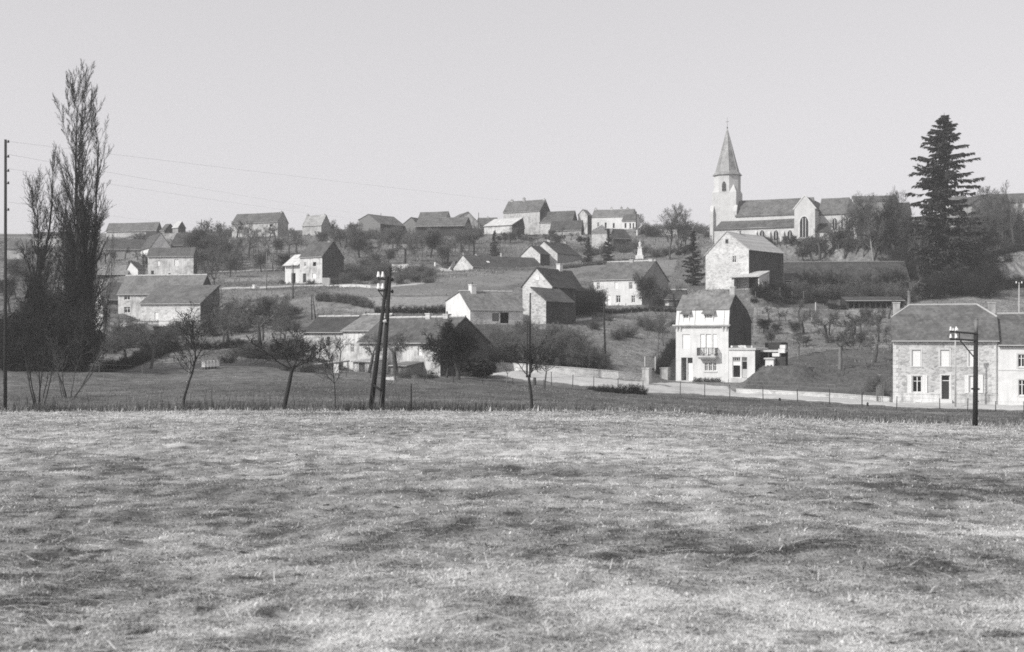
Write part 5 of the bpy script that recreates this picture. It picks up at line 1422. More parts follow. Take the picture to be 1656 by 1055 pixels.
proto('shoots', (63, 64, 65), [dict(n=14, wob=.04, start=.05, kids=3.2, ang=A(12, 40), len=.22, rr=.45, taper=.85, fall=.3),
                           dict(n=5, wob=.08, up=.10, start=.1, kids=2.4, ang=A(14, 40), len=.45, rr=.6),
                           dict(n=3, wob=.12, up=.06, start=.2, kids=1.4, ang=A(14, 40), len=.6, rr=.7), dict(n=2, wob=.12)], 14.0, .16, min_r=.014)
# saplings in a clump, leaning out
proto('sapling_clump', (61, 62), [dict(n=8, wob=.06, up=.03, start=.4, kids=1.6, ang=A(20, 45), len=.32, rr=.5, taper=.75),
                              dict(n=4, wob=.12, up=.05, start=.3, kids=1.6, ang=A(20, 45), len=.5, rr=.6), dict(n=3, wob=.15)], 5.0, .055, multi=7, spread=.55, min_r=.008)
# bushes
proto('bush', (71, 72, 73, 74, 75), [dict(n=5, wob=.16, start=.2, kids=2.2, ang=A(20, 55), len=.5, rr=.6, taper=.7),
                                 dict(n=4, wob=.2, up=.04, start=.2, kids=2.1, ang=A(25, 60), len=.55, rr=.6),
                                 dict(n=3, wob=.22, start=.3, kids=1.2, ang=A(25, 60), len=.6, rr=.7), dict(n=2, wob=.2)], 1.9, .024, multi=15, spread=.95, min_r=.008)

_cnt = {}
def plant(kind, loc, H, label, name='bare_tree', cat='tree', group=None, wide=1.0, rot=None, mats=None, idx=None, lean=None):
    vs = PROTO[kind]; i = _cnt.get(kind, 0) if idx is None else idx; _cnt[kind] = i + 1
    tr, cr, top = vs[i % len(vs)]
    rr = (i * 2.399) % 6.283 if rot is None else rot
    o = empty(name, loc, rr, label, cat, group)
    s = H / top; o.scale = (s * wide, s * wide, s)
    if lean: o.rotation_euler = (lean[0], lean[1], rr)
    for nm, me_ in (('trunk', tr), ('crown', cr)):
        c = bpy.data.objects.new(nm, me_); COL.objects.link(c); c.parent = o
        if mats:
            c.material_slots[0].link = 'OBJECT'; c.material_slots[0].material = M[mats[0 if nm == 'trunk' else 1]]
    return o

def tree(kind, px, py, hpx, label, Y=None, **kw):
    p = on(px, Y) if Y else at(px, py)
    z = (HY - py) / F * p.y
    p.z = min(p.z, z) if Y else p.z
    return plant(kind, p - Vector((0, 0, .1)), hpx / F * p.y, label, **kw)

def bush(px, py, hpx, label, Y=None, wide=1.2, name='bush', group=None, dark=False, rng_=random.Random(5)):
    p = on(px, Y) if Y else at(px, py)
    vs = PROTO['bush']; i = _cnt.get('bush', 0); _cnt['bush'] = i + 1
    _, cr, top = vs[i % len(vs)]
    o = bpy.data.objects.new(name, BUSHM[i % len(BUSHM)][0]); COL.objects.link(o)
    s = hpx / F * p.y / BUSHM[i % len(BUSHM)][1]
    o.location = p - Vector((0, 0, .08)); o.rotation_euler = (0, 0, i * 2.4); o.scale = (s * wide, s * wide, s)
    if dark: o.material_slots[0].link = 'OBJECT'; o.material_slots[0].material = M['twig_dark']
    tag(o, label, 'bush', group)
    return o
BUSHM = []
for (tr, cr, top) in PROTO['bush']:
    # one body per bush: stems and twigs joined
    v = []; f = []; k = 0
    for me_, ns in ((tr, 4), (cr, 4)):
        a = np.empty(len(me_.vertices) * 3, np.float32); me_.vertices.foreach_get('co', a); v.append(a.reshape(-1, 3))
        q = np.empty(len(me_.loops), np.int32); me_.loops.foreach_get('vertex_index', q); f.append(q.reshape(-1, 4) + k); k += len(me_.vertices)
    BUSHM.append((np_mesh('bush', np.concatenate(v), np.concatenate(f), M['twig']), top))

# ---- evergreen masses: leaf cloud on stems (ivy, yew)
def leaf_mass(name, seed, n, shape, mat, size=.11):
    r = np.random.default_rng(seed)
    c = []
    while len(c) < n:
        p = r.uniform(-1, 1, 3); q = np.linalg.norm(p)
        if q > 1 or q < .35: continue
        den = float(fbm(np.array(p[0] * 3 + 5), np.array(p[2] * 3 + p[1] * 2), seed, 3))
        if den < .44: continue
        c.append(p)
    c = np.array(c) * shape + [0, 0, shape[2]]
    a = r.normal(0, 1, (n, 3)); a /= np.linalg.norm(a, axis=1, keepdims=True); u, w = perp(a); s = r.uniform(.6, 1.4, (n, 1)) * size
    v = np.stack([c - u * s, c + w * s * .6, c + u * s, c - w * s * .6], 1)
    return np_mesh(name, v.reshape(-1, 3), np.arange(n * 4).reshape(n, 4), mat)
LEAFM = [leaf_mass('leaf_mass', s, 5200, np.array([1.6, 1.6, 1.7]), M['leaf'], .16) for s in (3, 4)] + [leaf_mass('ivy_leaves', 9, 1500, np.array([1.6, 1.6, 1.7]), M['leaf'], .22)]
def evergreen(px, py, hpx, wpx, label, Y=None, name='evergreen_bush', group=None, i=[0]):
    p = on(px, Y) if Y else at(px, py); i[0] += 1
    o = empty(name, p - Vector((0, 0, .2)), i[0] * 1.7, label, 'bush', group)
    sz = hpx / F * p.y / 3.4; sx = wpx / F * p.y / 3.2; o.scale = (sx, sx, sz)
    c = bpy.data.objects.new('foliage', LEAFM[i[0] % 2]); COL.objects.link(c); c.parent = o
    c = bpy.data.objects.new('stems', BUSHM[i[0] % 5][0]); COL.objects.link(c); c.parent = o; c.scale = (1.1, 1.1, 2.6 / BUSHM[i[0] % 5][1])
    return o

# ---- conifers
def conifer_mesh(name, seed, H, Rb, whorl, per, droop, dens, broad=False):
    r = np.random.default_rng(seed); segs = []; v = []
    nb = int(per * H / whorl * (1.2 if broad else 1.25))
    for ib in range(nb):
        t = .06 + .925 * ((ib + r.random()) / nb) ** (1.0 if not broad else .95); z = t * H
        rad = Rb * (min(1.0, (1 - t) * 3.3) ** .85 * (1 + .22 * (.5 - t)) if broad else (1 - t) ** .85 * .95 + .05)
        for k in range(1):
            th = r.uniform(0, 6.283); L = rad * (r.uniform(.35, 1.1) if broad else r.uniform(.5, 1.08))
            if r.random() < .12: continue
            p = np.array([0, 0, z]); dz = -droop * (1 - t) * r.uniform(.2, 1.7) + .35 * t * r.random()
            nseg = 6
            for i in range(nseg):
                s = i / nseg
                d = unit(np.array([math.cos(th), math.sin(th), dz + .35 * s * (1 - t) * 1.3]) + r.normal(0, .10, 3))
                q = p + d * L / nseg
                segs.append((p, q, .05 * (1 - s) * H / 30 + .012, .05 * (1 - s - 1 / nseg) * H / 30 + .01, 1))
                m = max(2, int(dens * (0.75 + .5 * s)))
                for _ in range(m):      # hanging sprays of needles
                    side = unit(cross(d, [0, 0, 1])) * r.choice([-1, 1]); e = unit(d * r.uniform(.3, 1) + side * r.uniform(.2, .9) + np.array([0, 0, -r.uniform(.15, 1.1)]))
                    b = p + (q - p) * r.random(); l = r.uniform(.35, 1.0) * (H / 30) ** .6 * (1.25 - .5 * t); w = unit(cross(e, r.normal(0, 1, 3))) * l * r.uniform(.12, .24)
                    v.append((b - w * .3, b + e * l * .5 - w, b + e * l, b + e * l * .5 + w))
                p = q
    tr = [(np.array([0, 0, -.5]), np.array([0, 0, H * .5]), H * .014, H * .008, 0), (np.array([0, 0, H * .5]), np.array([0, 0, H]), H * .008, .03, 0)]
    v = np.array(v); n = len(v)
    return tubes(name + '_trunk', tr, M['bark'], 8), tubes(name + '_branch', segs, M['twig_dark'], 3), np_mesh(name + '_needles', v.reshape(-1, 3), np.arange(n * 4).reshape(n, 4), M['needle'])
def conifer(meshes, loc, s, wide, label, name, rot=0, group=None):
    o = empty(name, loc, rot, label, 'tree', group); o.scale = (s * wide, s * wide, s)
    for nm, me_ in zip(('trunk', 'branches', 'crown'), meshes):
        c = bpy.data.objects.new(nm, me_); COL.objects.link(c); c.parent = o
    return o
SPRUCE = conifer_mesh('spruce', 6, 30.0, 6.2, .62, 6, .34, 17, True)
SMALLC = conifer_mesh('fir', 8, 12.0, 3.4, .55, 5, .12, 12)

# ================================================================== PLANTING
rr = random.Random(11)
ORD = 'first second third fourth fifth sixth seventh eighth ninth tenth eleventh twelfth thirteenth fourteenth fifteenth sixteenth seventeenth eighteenth nineteenth twentieth twenty-first twenty-second twenty-third twenty-fourth twenty-fifth twenty-sixth'.split()
def from_left(i, n): return 'leftmost' if i == 0 else 'rightmost' if i == n - 1 else ORD[i] + ' from the left'

# near row along the field edge
tree('slender', 293, 660, 178, 'slender bare tree at the field edge in front of the big barn', Y=79.5, wide=1.6, idx=0, mats=('twig_dark', 'twig_dark'))
tree('vase', 458, 664, 136, 'dark bare vase-shaped fruit tree with a straight trunk at the field edge', Y=79.3, wide=1.6, idx=0, mats=('twig_dark', 'twig_dark'))
tree('slender', 544, 664, 128, 'thin crooked bare tree at the field edge just left of the double pole', Y=79.3, wide=1.0, idx=1, mats=('twig_dark', 'twig_dark'))
tree('vase', 860, 668, 128, 'bare fruit tree with leaning dark trunk at the field edge right of the farmhouse', Y=79.2, wide=1.25, idx=2, lean=(0, .10), mats=('twig_dark', 'twig_dark'))
tree('sapling_clump', 62, 662, 175, 'clump of leaning bare saplings in front of the poplars', Y=80.5, wide=.9, name='sapling_clump', mats=('twig_dark', 'twig_dark'))
tree('sapling_clump', 110, 640, 120, 'thin sprawling saplings at the foot of the tallest poplar', Y=95, wide=1.2, name='sapling_clump')
# poplars
tree('poplar', 124, 596, 505, 'tallest bare poplar with several upright leaders and ivy-dark trunk', wide=.78, idx=0, name='poplar_tree', mats=('twig_dark', 'twig_dark'), lean=(0, .02))
tree('thin_poplar', 138, 596, 430, 'second poplar leader standing close right of the tallest poplar', wide=1.0, idx=0, name='poplar_tree', mats=('twig_dark', 'twig_dark'), lean=(0, .06))
tree('thin_poplar', 106, 594, 352, 'poplar leaning to the left between the tallest and the leftmost', wide=.8, idx=1, name='poplar_tree', mats=('twig_dark', 'twig_dark'), lean=(0, -.05))
tree('thin_poplar', 46, 595, 365, 'leftmost bare poplar with a thin open crown', wide=1.15, idx=2, name='poplar_tree', mats=('twig_dark', 'twig_dark'))
tree('shoots', 47, 597, 345, 'brushy upright stem standing just behind the leftmost poplar', wide=.9, name='poplar_tree', idx=1, mats=('twig_dark', 'twig_dark'))
tree('thin_poplar', 72, 590, 250, 'short thin poplar between the leftmost poplar and the leaning one', wide=.8, idx=1, name='poplar_tree')
tree('thin_poplar', 166, 560, 210, 'small slender poplar right of the tallest poplar group', wide=.8, idx=2, name='poplar_tree', Y=150)
for i, (px, py, h, w, lb) in enumerate(((124, 597, 280, 1.15, 'tall dense upright growth hiding the lower trunk of the tallest poplar'), (112, 598, 215, 1.1, 'dense upright growth left of the tallest poplar trunk'), (138, 598, 240, .75, 'dense upright growth right of the tallest poplar trunk'),
                                   (134, 592, 300, 1.0, 'highest dark twig column against the tallest poplar trunk'), (52, 598, 215, 1.15, 'upright growth around the leftmost poplar trunk'), (90, 598, 170, 1.2, 'lower upright growth between the poplars'), (122, 594, 320, .7, 'narrow dark twig column just behind the tallest poplar trunk'))):
    tree('shoots', px, py, h, lb, wide=w, name='poplar_shoots', mats=('twig_dark', 'twig_dark'))
for i, (px, py, h, w, lb) in enumerate(((127, 598, 190, 26, 'lower'), (131, 440, 120, 17, 'upper'))):
    p = on(px, 131.0); p.z = (HY - py) / F * 131.0
    o = empty('ivy', p, i * 2.0, lb + ' ragged patch of dark ivy clinging to the trunk of the tallest poplar', 'ivy')
    o.scale = (w / F * 131 / 3.2, w / F * 131 / 3.2, h / F * 131 / 3.4)
    c = bpy.data.objects.new('foliage', LEAFM[2]); COL.objects.link(c); c.parent = o
for i, (px, py, h, w, lb) in enumerate(((30, 598, 95, 70, 'dark evergreen bush under the leftmost poplar'), (85, 599, 90, 70, 'dark evergreen bush between the two poplar trunks'), (58, 597, 150, 40, 'tall ivy bush wrapping the leftmost poplar trunk'), (122, 600, 100, 46, 'dense dark bush right of the tallest poplar trunk'))):
    evergreen(px, py, h, w, lb)
UNDER = [(15, 600, 110), (45, 600, 130), (75, 600, 150), (100, 598, 160), (128, 560, 150), (126, 600, 150)]
for i, (px, py, h) in enumerate(UNDER):
    bush(px, py, h, from_left(i, len(UNDER)) + ' of the tangled bare thickets at the foot of the poplars', wide=.6, group='undergrowth below the poplars', dark=True)

# gardens between the meadow and the big barn
tree('slender', 305, 607, 110, 'pale bent tree beside the slender field-edge tree', wide=1.0, mats=('bark_pale', 'twig'))
tree('orchard', 372, 543, 52, 'crooked bare tree on the pale grass below the lone stone house')
tree('orchard', 243, 596, 66, 'thin bare garden tree above the diagonal hedge', wide=1.1)
tree('orchard', 205, 590, 50, 'small grey bare tree at the left end of the diagonal hedge', wide=1.1)
tree('vase', 350, 525, 60, 'bare tree right of the big barn gable', wide=1.1)
tree('vase', 352, 500, 95, 'tall bare tree behind the big barn gable')
tree('orchard', 418, 565, 74, 'wide bare tree left of the vase-shaped fruit tree', wide=1.15)
tree('orchard', 460, 570, 60, 'grey bare tree behind the vase-shaped fruit tree')
tree('brush_tree', 435, 520, 44, 'low bushy tree beside the dark clipped hedge')
# around the long farmhouse
tree('brush_tree', 741, 616, 106, 'large bushy willow covering the dark gable of the long farmhouse', wide=1.12, mats=('bark', 'twig_dark'), idx=0)
tree('brush_tree', 722, 612, 66, 'bushy tree pressed against the left of the large willow', wide=1.1, mats=('bark', 'twig_dark'), idx=1)
evergreen(772, 610, 34, 60, 'dark clipped evergreen at the foot of the large willow')
tree('orchard', 640, 607, 78, 'spreading bare tree on the farmhouse wall right of the double pole', wide=1.2)
tree('orchard', 596, 603, 66, 'spreading bare tree on the cottage wall left of the double pole', wide=1.1)
tree('vase', 515, 592, 50, 'small trained tree against the end cottage of the farm row', wide=1.1)
tree('vase', 549, 596, 60, 'trained tree behind the thin crooked field-edge tree', wide=1.1)
tree('vase', 818, 625, 44, 'small pale gnarled tree in the meadow near the road', wide=1.3, mats=('bark_pale', 'bark_pale'))
tree('vase', 880, 630, 60, 'low spreading bare tree at the roadside near the meadow fence', wide=1.3)
for px, py, h, w, lb in ((500, 602, 26, 1.4, 'low bush under the pale rail by the farm row'), (655, 612, 22, 1.6, 'clipped rounded bush at the farmhouse foot'), (690, 614, 20, 1.6, 'low bush beside the farmhouse drainpipe'), (480, 583, 40, 1.1, 'bush at the left corner of the farm row'), (465, 600, 16, 1.6, 'low weeds heap left of the pale rail')):
    bush(px, py, h, lb, wide=w)
# bank above the road
BANK = [(795, 592, 58), (800, 560, 34), (812, 588, 52), (815, 566, 44), (830, 590, 60), (838, 568, 50), (848, 545, 36), (860, 592, 62), (862, 566, 48), (878, 590, 60), (885, 562, 46), (895, 592, 56), (900, 548, 30), (910, 564, 42), (910, 592, 52), (928, 594, 50), (935, 566, 42), (945, 596, 46), (958, 590, 40), (972, 596, 30)]
for i, (px, py, h) in enumerate(BANK):
    bush(px, py, h, from_left(i, len(BANK)) + ' of the grey bramble bushes on the bank above the road', wide=1.15, group='bramble bushes on the road bank')
for px, py, h, lb in ((1065, 578, 80, 'young bare tree on the bank left of the white house'), (1074, 560, 60, 'second young bare tree close by the white house wall'), (1048, 548, 46, 'thin sapling on the bank above the gate')):
    tree('slender', px, py, h, lb, wide=1.0)
# mid slope
tree('brush_tree', 1050, 498, 60, 'round dense bare tree in front of the double cottage gable', wide=.95, idx=2)
tree('orchard', 1092, 496, 40, 'small bare tree behind the white house roof')
conifer(SMALLC, at(1121, 462) - Vector((0, 0, .2)), 92 / F * at(1121, 462).y / 12, .95, 'ragged dark conifer left of the tall stone barn', 'fir_tree', 1.0)
conifer(SMALLC, at(800, 417) - Vector((0, 0, .2)), 46 / F * at(800, 417).y / 12, 1.0, 'small dark conifer on the slope behind the very long cottage', 'fir_tree', 2.0)
conifer(SMALLC, at(951, 425) - Vector((0, 0, .2)), 44 / F * at(951, 425).y / 12, 1.15, 'dark pine just right of the pair of gabled cottages', 'pine_tree', .3)
conifer(SMALLC, at(984, 424) - Vector((0, 0, .2)), 56 / F * at(984, 424).y / 12, .95, 'dark pine before the black shaded barn wall', 'pine_tree', 4.0)
conifer(SPRUCE, at(1527, 462) - Vector((0, 0, .3)), 282 / F * at(1527, 462).y / 30, 1.02, 'great dark spruce towering over the houses on the right', 'spruce_tree', .7)
# skyline and church trees
for px, py, h, lb, k, w in ((1083, 420, 96, 'tall bare tree with round crown on the slope left of the church', 'tall', 1.0), (1108, 408, 74, 'tall bare tree between the round crowned tree and the church tower', 'tall', .9), (1096, 402, 64, 'slim bare tree behind the conifer by the church', 'tall', .8),
                      (1413, 425, 112, 'pale trunked bare tree with forked limbs right of the church choir', 'tall', 1.0), (1392, 400, 78, 'bare tree at the choir end of the church', 'tall', .9), (1440, 405, 92, 'bare tree against the long roof right of the church', 'tall', .9), (1372, 405, 70, 'bare tree in front of the church choir', 'tall', 1.0), (1344, 412, 62, 'bare tree before the church sacristy', 'tall', 1.0),
                      (1462, 412, 90, 'bare tree close to the left side of the great spruce', 'tall', .9), (1325, 420, 50, 'low bare tree by the transept corner of the church', 'orchard', 1.1),
                      (1640, 402, 112, 'tall bare tree with thin upright stems at the right picture edge', 'thin_poplar', 2.2), (1622, 402, 92, 'bare tree with slanting limb left of the picture edge stems', 'tall', .8), (1600, 398, 60, 'grey bushy bare tree below the bargeboard gable', 'brush_tree', 1.0), (1652, 398, 80, 'slim bare stem at the extreme right edge', 'thin_poplar', 2.0),
                      (1038, 372, 28, 'small round bare tree on the skyline right of the long white house', 'tall', 1.1), (972, 352, 22, 'bare crown showing above the long white house roof', 'tall', 1.3), (738, 362, 28, 'bare crown behind the roofs of the skyline sheds', 'tall', 1.2), (917, 352, 16, 'bare crown behind the roof of the ivy covered barn', 'orchard', 1.2),
                      (360, 400, 42, 'round bare tree on the skyline left of the big skyline barn', 'orchard', 1.0)):
    tree(k, px, py, h, lb, wide=w, mats=('bark_pale', 'twig') if px == 1413 else None)
def scatter(n, poly_px, h, label, group, kind=('orchard', 'brush_tree'), wide=1.0, name='bare_tree', dark=False, more=1.65):
    """individual trees or bushes spread over a stretch of slope"""
    (x0, x1), ylow, yhigh = poly_px; n = min(26, int(n * more + .5)); h = (h[0], h[1] * 1.1)
    for i in range(n):
        px = x0 + (x1 - x0) * (i + rr.random() * .9 + .05) / n
        f = (px - x0) / (x1 - x0); lo = ylow[0] + (ylow[1] - ylow[0]) * f; hi = yhigh[0] + (yhigh[1] - yhigh[0]) * f
        py = lo + (hi - lo) * rr.random()
        hh = rr.uniform(*h); lb = from_left(i, n) + ' of the ' + group
        if kind == 'bush': bush(px, py, hh, lb, wide=wide * rr.uniform(.85, 1.3), group=group, dark=dark)
        else: tree(rr.choice(kind), px, py, hh, lb, wide=wide * rr.uniform(.85, 1.2), group=group, name=name, mats=('twig_dark', 'twig_dark') if rr.random() < .15 else None)
# hill orchard on the left
scatter(16, ((300, 480), (442, 440), (400, 402)), (26, 44), 'bare orchard tree on the hill between the ivy streaked building and the lone house', 'bare orchard trees left of the lone house')
scatter(10, ((365, 480), (392, 392), (384, 386)), (16, 30), 'bare tree below the big skyline barn', 'small bare trees under the big skyline barn', kind=('orchard', 'tall'))
scatter(9, ((300, 375), (440, 450), (405, 410)), (26, 38), 'bare tree in the thicket beside the dark barn roof', 'bare thicket trees beside the dark barn roof')
scatter(7, ((520, 585), (400, 405), (384, 386)), (24, 38), 'bare tree behind the lone stone house', 'bare trees behind the lone stone house')
scatter(15, ((580, 770), (436, 428), (400, 398)), (24, 42), 'bare tree on the slope below the open skyline sheds', 'bare trees below the open skyline sheds', kind=('orchard', 'tall', 'brush_tree'))
scatter(10, ((590, 780), (398, 396), (382, 380)), (14, 26), 'grey bush along the foot of the open skyline sheds', 'grey bushes at the foot of the skyline sheds', kind='bush')
scatter(10, ((560, 700), (452, 452), (436, 440)), (10, 20), 'grey bush beside the white garden walls on the mid slope', 'grey bushes beside the white garden walls', kind='bush', wide=1.5)
scatter(8, ((555, 625), (458, 455), (435, 425)), (14, 24), 'dark brush right of the lone stone house', 'dark brush clumps right of the lone stone house', kind='bush', wide=1.5)
scatter(12, ((800, 950), (404, 400), (386, 384)), (10, 22), 'bare bush or small tree under the highest skyline farmhouse', 'little bare trees under the highest farmhouse', kind=('orchard', 'brush_tree'))
scatter(8, ((300, 420), (392, 388), (380, 378)), (8, 16), 'low hazy bush on the far left skyline', 'low hazy bushes on the far left skyline', kind='bush', wide=1.6)
scatter(8, ((1038, 1145), (384, 384), (376, 376)), (12, 22), 'low hazy bush on the skyline left of the church', 'low skyline bushes left of the church', kind='bush', wide=1.6)
scatter(7, ((170, 240), (440, 440), (405, 400)), (16, 30), 'bare tree among the dull roofs behind the poplars', 'bare trees among the dull roofs')
scatter(9, ((160, 300), (575, 560), (548, 540)), (16, 34), 'grey garden bush below the big barn', 'grey garden bushes below the big barn', kind='bush')
scatter(9, ((340, 480), (548, 545), (495, 500)), (20, 40), 'grey garden bush on the slope below the lone stone house', 'grey bushes on the slope below the lone house', kind='bush')
scatter(7, ((10, 60), (520, 520), (440, 430)), (26, 50), 'hazy bare tree between the leftmost poplar and the picture edge', 'hazy bare trees by the left picture edge')
# church hedge and the brush to its right
scatter(11, ((1235, 1330), (400, 404), (394, 398)), (10, 18), 'pruned bare shrub along the church wall', 'pruned bare shrubs along the church wall', kind=('orchard', 'brush_tree'))
scatter(16, ((1285, 1480), (424, 424), (402, 400)), (24, 46), 'bare tree in the belt between the church and the long dark barn', 'bare trees in the belt below the choir', kind=('orchard', 'brush_tree', 'tall'))
scatter(19, ((1275, 1480), (492, 490), (466, 460)), (20, 34), 'dark grey bush in front of the long dark barn roof', 'dark grey bushes before the very long barn roof', kind='bush', wide=1.3)
scatter(26, ((1450, 1620), (486, 484), (430, 425)), (26, 48), 'dark tangled bush under the great spruce', 'dark tangled bushes under the great spruce', kind='bush', wide=1.2, dark=True)
scatter(14, ((1470, 1610), (460, 450), (420, 410)), (30, 50), 'bare tree in the brush under the great spruce', 'bare trees in the brush under the spruce', kind=('orchard', 'brush_tree'))
scatter(8, ((1590, 1656), (414, 400), (395, 388)), (16, 30), 'bush on the slope at the right picture edge', 'bushes at the right picture edge', kind='bush')
tree('orchard', 1468, 500, 62, 'thick trunked old tree at the end of the open post shed', wide=1.2, mats=('bark_pale', 'twig'))
# orchard behind the lawn
for px, py, h, lb in ((1291, 577, 46, 'small orchard tree with pale trunk at the lawn edge near the stepped wall'), (1358, 598, 76, 'pale trunked orchard tree in the middle of the lawn'), (1413, 588, 70, 'orchard tree on the lawn left of the stone house'),
                      (1338, 556, 60, 'dark upright orchard tree behind the lawn'), (1378, 560, 58, 'orchard tree in the second row behind the pale trunked one'), (1420, 556, 62, 'tall orchard tree in the second row near the stone house'), (1300, 540, 40, 'orchard tree in the back row near the pale posts'), (1440, 572, 50, 'orchard tree hidden at the corner of the stone house')):
    tree('orchard', px, py, h, lb, wide=1.05, mats=('bark_pale', 'twig') if px in (1291, 1358) else None)
scatter(10, ((1225, 1445), (560, 575), (505, 510)), (14, 32), 'bare orchard shrub on the slope behind the lawn', 'bare orchard shrubs behind the lawn', kind=('orchard', 'brush_tree'))
scatter(12, ((1230, 1440), (545, 560), (512, 520)), (24, 42), '', 'larger bare orchard trees behind the lawn', kind=('orchard',), more=.7)
scatter(10, ((1215, 1360), (488, 488), (470, 472)), (12, 24), '', 'rough bushes above the long orchard hedge', kind='bush', wide=1.4, dark=True)
scatter(9, ((345, 480), (562, 558), (520, 515)), (26, 46), '', 'dark bare garden trees below the lone stone house', kind=('orchard',), more=.8)
scatter(8, ((960, 1090), (420, 418), (404, 402)), (10, 20), '', 'small bushes on the pasture below the hilltop wall', kind='bush', wide=1.4)
scatter(9, ((1370, 1478), (392, 388), (376, 370)), (34, 60), '', 'tall thin bare trees between choir and spruce', kind=('tall',), more=.8)
scatter(8, ((1570, 1650), (396, 392), (380, 376)), (24, 46), '', 'tall bare trees before the bargeboard gable', kind=('tall', 'brush_tree'))
scatter(10, ((1450, 1590), (420, 415), (395, 392)), (30, 48), '', 'dark bushes around the foot of the spruce', kind='bush', dark=True, wide=1.1)
scatter(9, ((1372, 1450), (384, 380), (362, 356)), (34, 56), '', 'slim bare trees before the roof right of the choir', kind=('tall', 'thin_poplar'), wide=1.1, more=1)
scatter(9, ((1560, 1650), (384, 380), (368, 366)), (34, 58), '', 'bare trees screening the far right houses', kind=('tall', 'orchard'), wide=1.1, more=1)
scatter(14, ((1275, 1470), (476, 474), (458, 456)), (22, 36), '', 'bare shrubs close against the long barn roof', kind=('brush_tree', 'orchard'), wide=1.1, more=1)
scatter(17, ((1285, 1470), (478, 476), (470, 468)), (26, 46), '', 'dark tall bushes against the very long barn', kind='bush', wide=1.0, dark=True, more=1)
scatter(4, ((1595, 1652), (402, 398), (392, 390)), (66, 90), '', 'tallest bare trees at the far right skyline', kind=('tall',), more=1)
scatter(4, ((1385, 1465), (404, 402), (396, 394)), (74, 92), '', 'tallest bare trees before the long roof', kind=('tall',), more=1)
scatter(8, ((500, 700), (470, 462), (458, 452)), (10, 20), '', 'low bushes along the path below the sheds', kind='bush', wide=1.4, more=1)
scatter(7, ((950, 1090), (545, 560), (515, 520)), (10, 22), '', 'small bushes on the grassy bank top', kind='bush', wide=1.3, more=1)
scatter(7, ((1090, 1140), (420, 440), (400, 412)), (16, 30), '', 'bare shrubs left of the tall stone barn', kind=('orchard',), more=1)
scatter(7, ((365, 470), (590, 592), (572, 575)), (12, 26), '', 'scrubby bushes behind the meadow fence', kind='bush', wide=1.2, more=1)
scatter(4, ((1405, 1442), (640, 646), (612, 618)), (14, 22), 'pale leafy shrub by the stone house corner', 'small leafy shrubs by the stone house corner', kind='bush')

# ---- hedges: one thing each, its sections as parts
def hedge(pts, h, label, step=.55, wide=1.2, dark=True, name='hedge', Yoff=0):
    ps = [at(*p) for p in pts]; root = empty(name, ps[0], 0, label, 'hedge')
    i = 0
    for a, b in zip(ps, ps[1:]):
        L = (b - a).length; n = max(1, int(L / (step * 2)))
        for k in range(n):
            p = a.lerp(b, (k + .5) / n); p.z = float(ground(p.x, p.y)) - .1
            me_, top = BUSHM[i % 5]; i += 1
            c = bpy.data.objects.new('hedge_plant', me_); COL.objects.link(c); c.parent = root; c.location = p - ps[0]
            s = h / F * p.y / top * rr.uniform(.85, 1.15); c.scale = (s * wide, s * wide, s); c.rotation_euler = (0, 0, i * 2.4)
            if dark: c.material_slots[0].link = 'OBJECT'; c.material_slots[0].material = M['twig_dark']
    return root
hedge([(165, 603), (215, 592), (250, 577), (285, 565)], 22, 'dark diagonal hedge climbing from the poplars towards the big barn')
hedge([(298, 566), (345, 565), (395, 560)], 18, 'dark hedge running along the garden behind the slender field-edge tree')
hedge([(395, 575), (440, 575), (490, 572)], 28, 'dark hedge behind the vase-shaped fruit tree')
hedge([(425, 524), (450, 518), (476, 508)], 17, 'dark wedge-shaped clipped hedge below the lone stone house', step=.4)
hedge([(606, 506), (670, 507), (722, 505)], 15, 'dark scrub line along the foot of the pale stubble strip')
hedge([(515, 487), (555, 490), (600, 500)], 18, 'scrub along the bank top above the farm row', dark=False)
hedge([(925, 512), (945, 508), (962, 500)], 38, 'dark thick hedge right of the stone farmhouse', wide=.9)
hedge([(962, 504), (1030, 504), (1100, 505)], 10, 'low dark hedge in front of the double cottage')
hedge([(1215, 493), (1290, 492), (1372, 497)], 10, 'long dark hedge above the orchard left of the open post shed')
hedge([(1340, 500), (1355, 501), (1368, 501)], 14, 'short dark hedge block touching the open post shed')
hedge([(1560, 424), (1610, 414), (1656, 404)], 12, 'dark hedge line on the slope above the pale field patch')
hedge([(1600, 468), (1630, 466), (1656, 462)], 20, 'dark hedge under the pale field patch at the right')
hedge([(1064, 606), (1076, 588), (1091, 562)], 20, 'dark hedge climbing the bank beside the white house', wide=.9)
hedge([(1092, 414), (1110, 408), (1125, 402)], 8, 'low dark hedge left of the ragged conifer')
hedge([(905, 436), (950, 430), (1020, 424)], 8, 'low hedge between the ploughed field and the pines', dark=False)
for k_, (px, py, h) in enumerate(((955, 633, 12), (968, 635, 15), (981, 636, 17), (994, 637, 19), (1006, 638, 18), (1018, 638, 22), (1030, 639, 22), (1038, 640, 18))):
    bush(px, py, h, from_left(k_, 8) + ' of the rough dark bushes in the row at the meadow fence', wide=1.25, dark=True, group='rough bushes at the meadow fence')
# ================================================================== POLES, WIRES, FENCES, SMALL THINGS
def insulator(mb_parent, p, s=1.0):
    k = MB(); p = Vector(p)
    k.tube(p - Vector((0, 0, .02)), p + Vector((0, 0, .10 * s)), .02, .02, 6, 1)
    k.tube(p + Vector((0, 0, .08 * s)), p + Vector((0, 0, .16 * s)), .075 * s, .07 * s, 8, 0); k.tube(p + Vector((0, 0, .16 * s)), p + Vector((0, 0, .30 * s)), .055 * s, .04 * s, 8, 0)
    return k.build('insulator', [M['porcelain'], M['iron']], mb_parent)

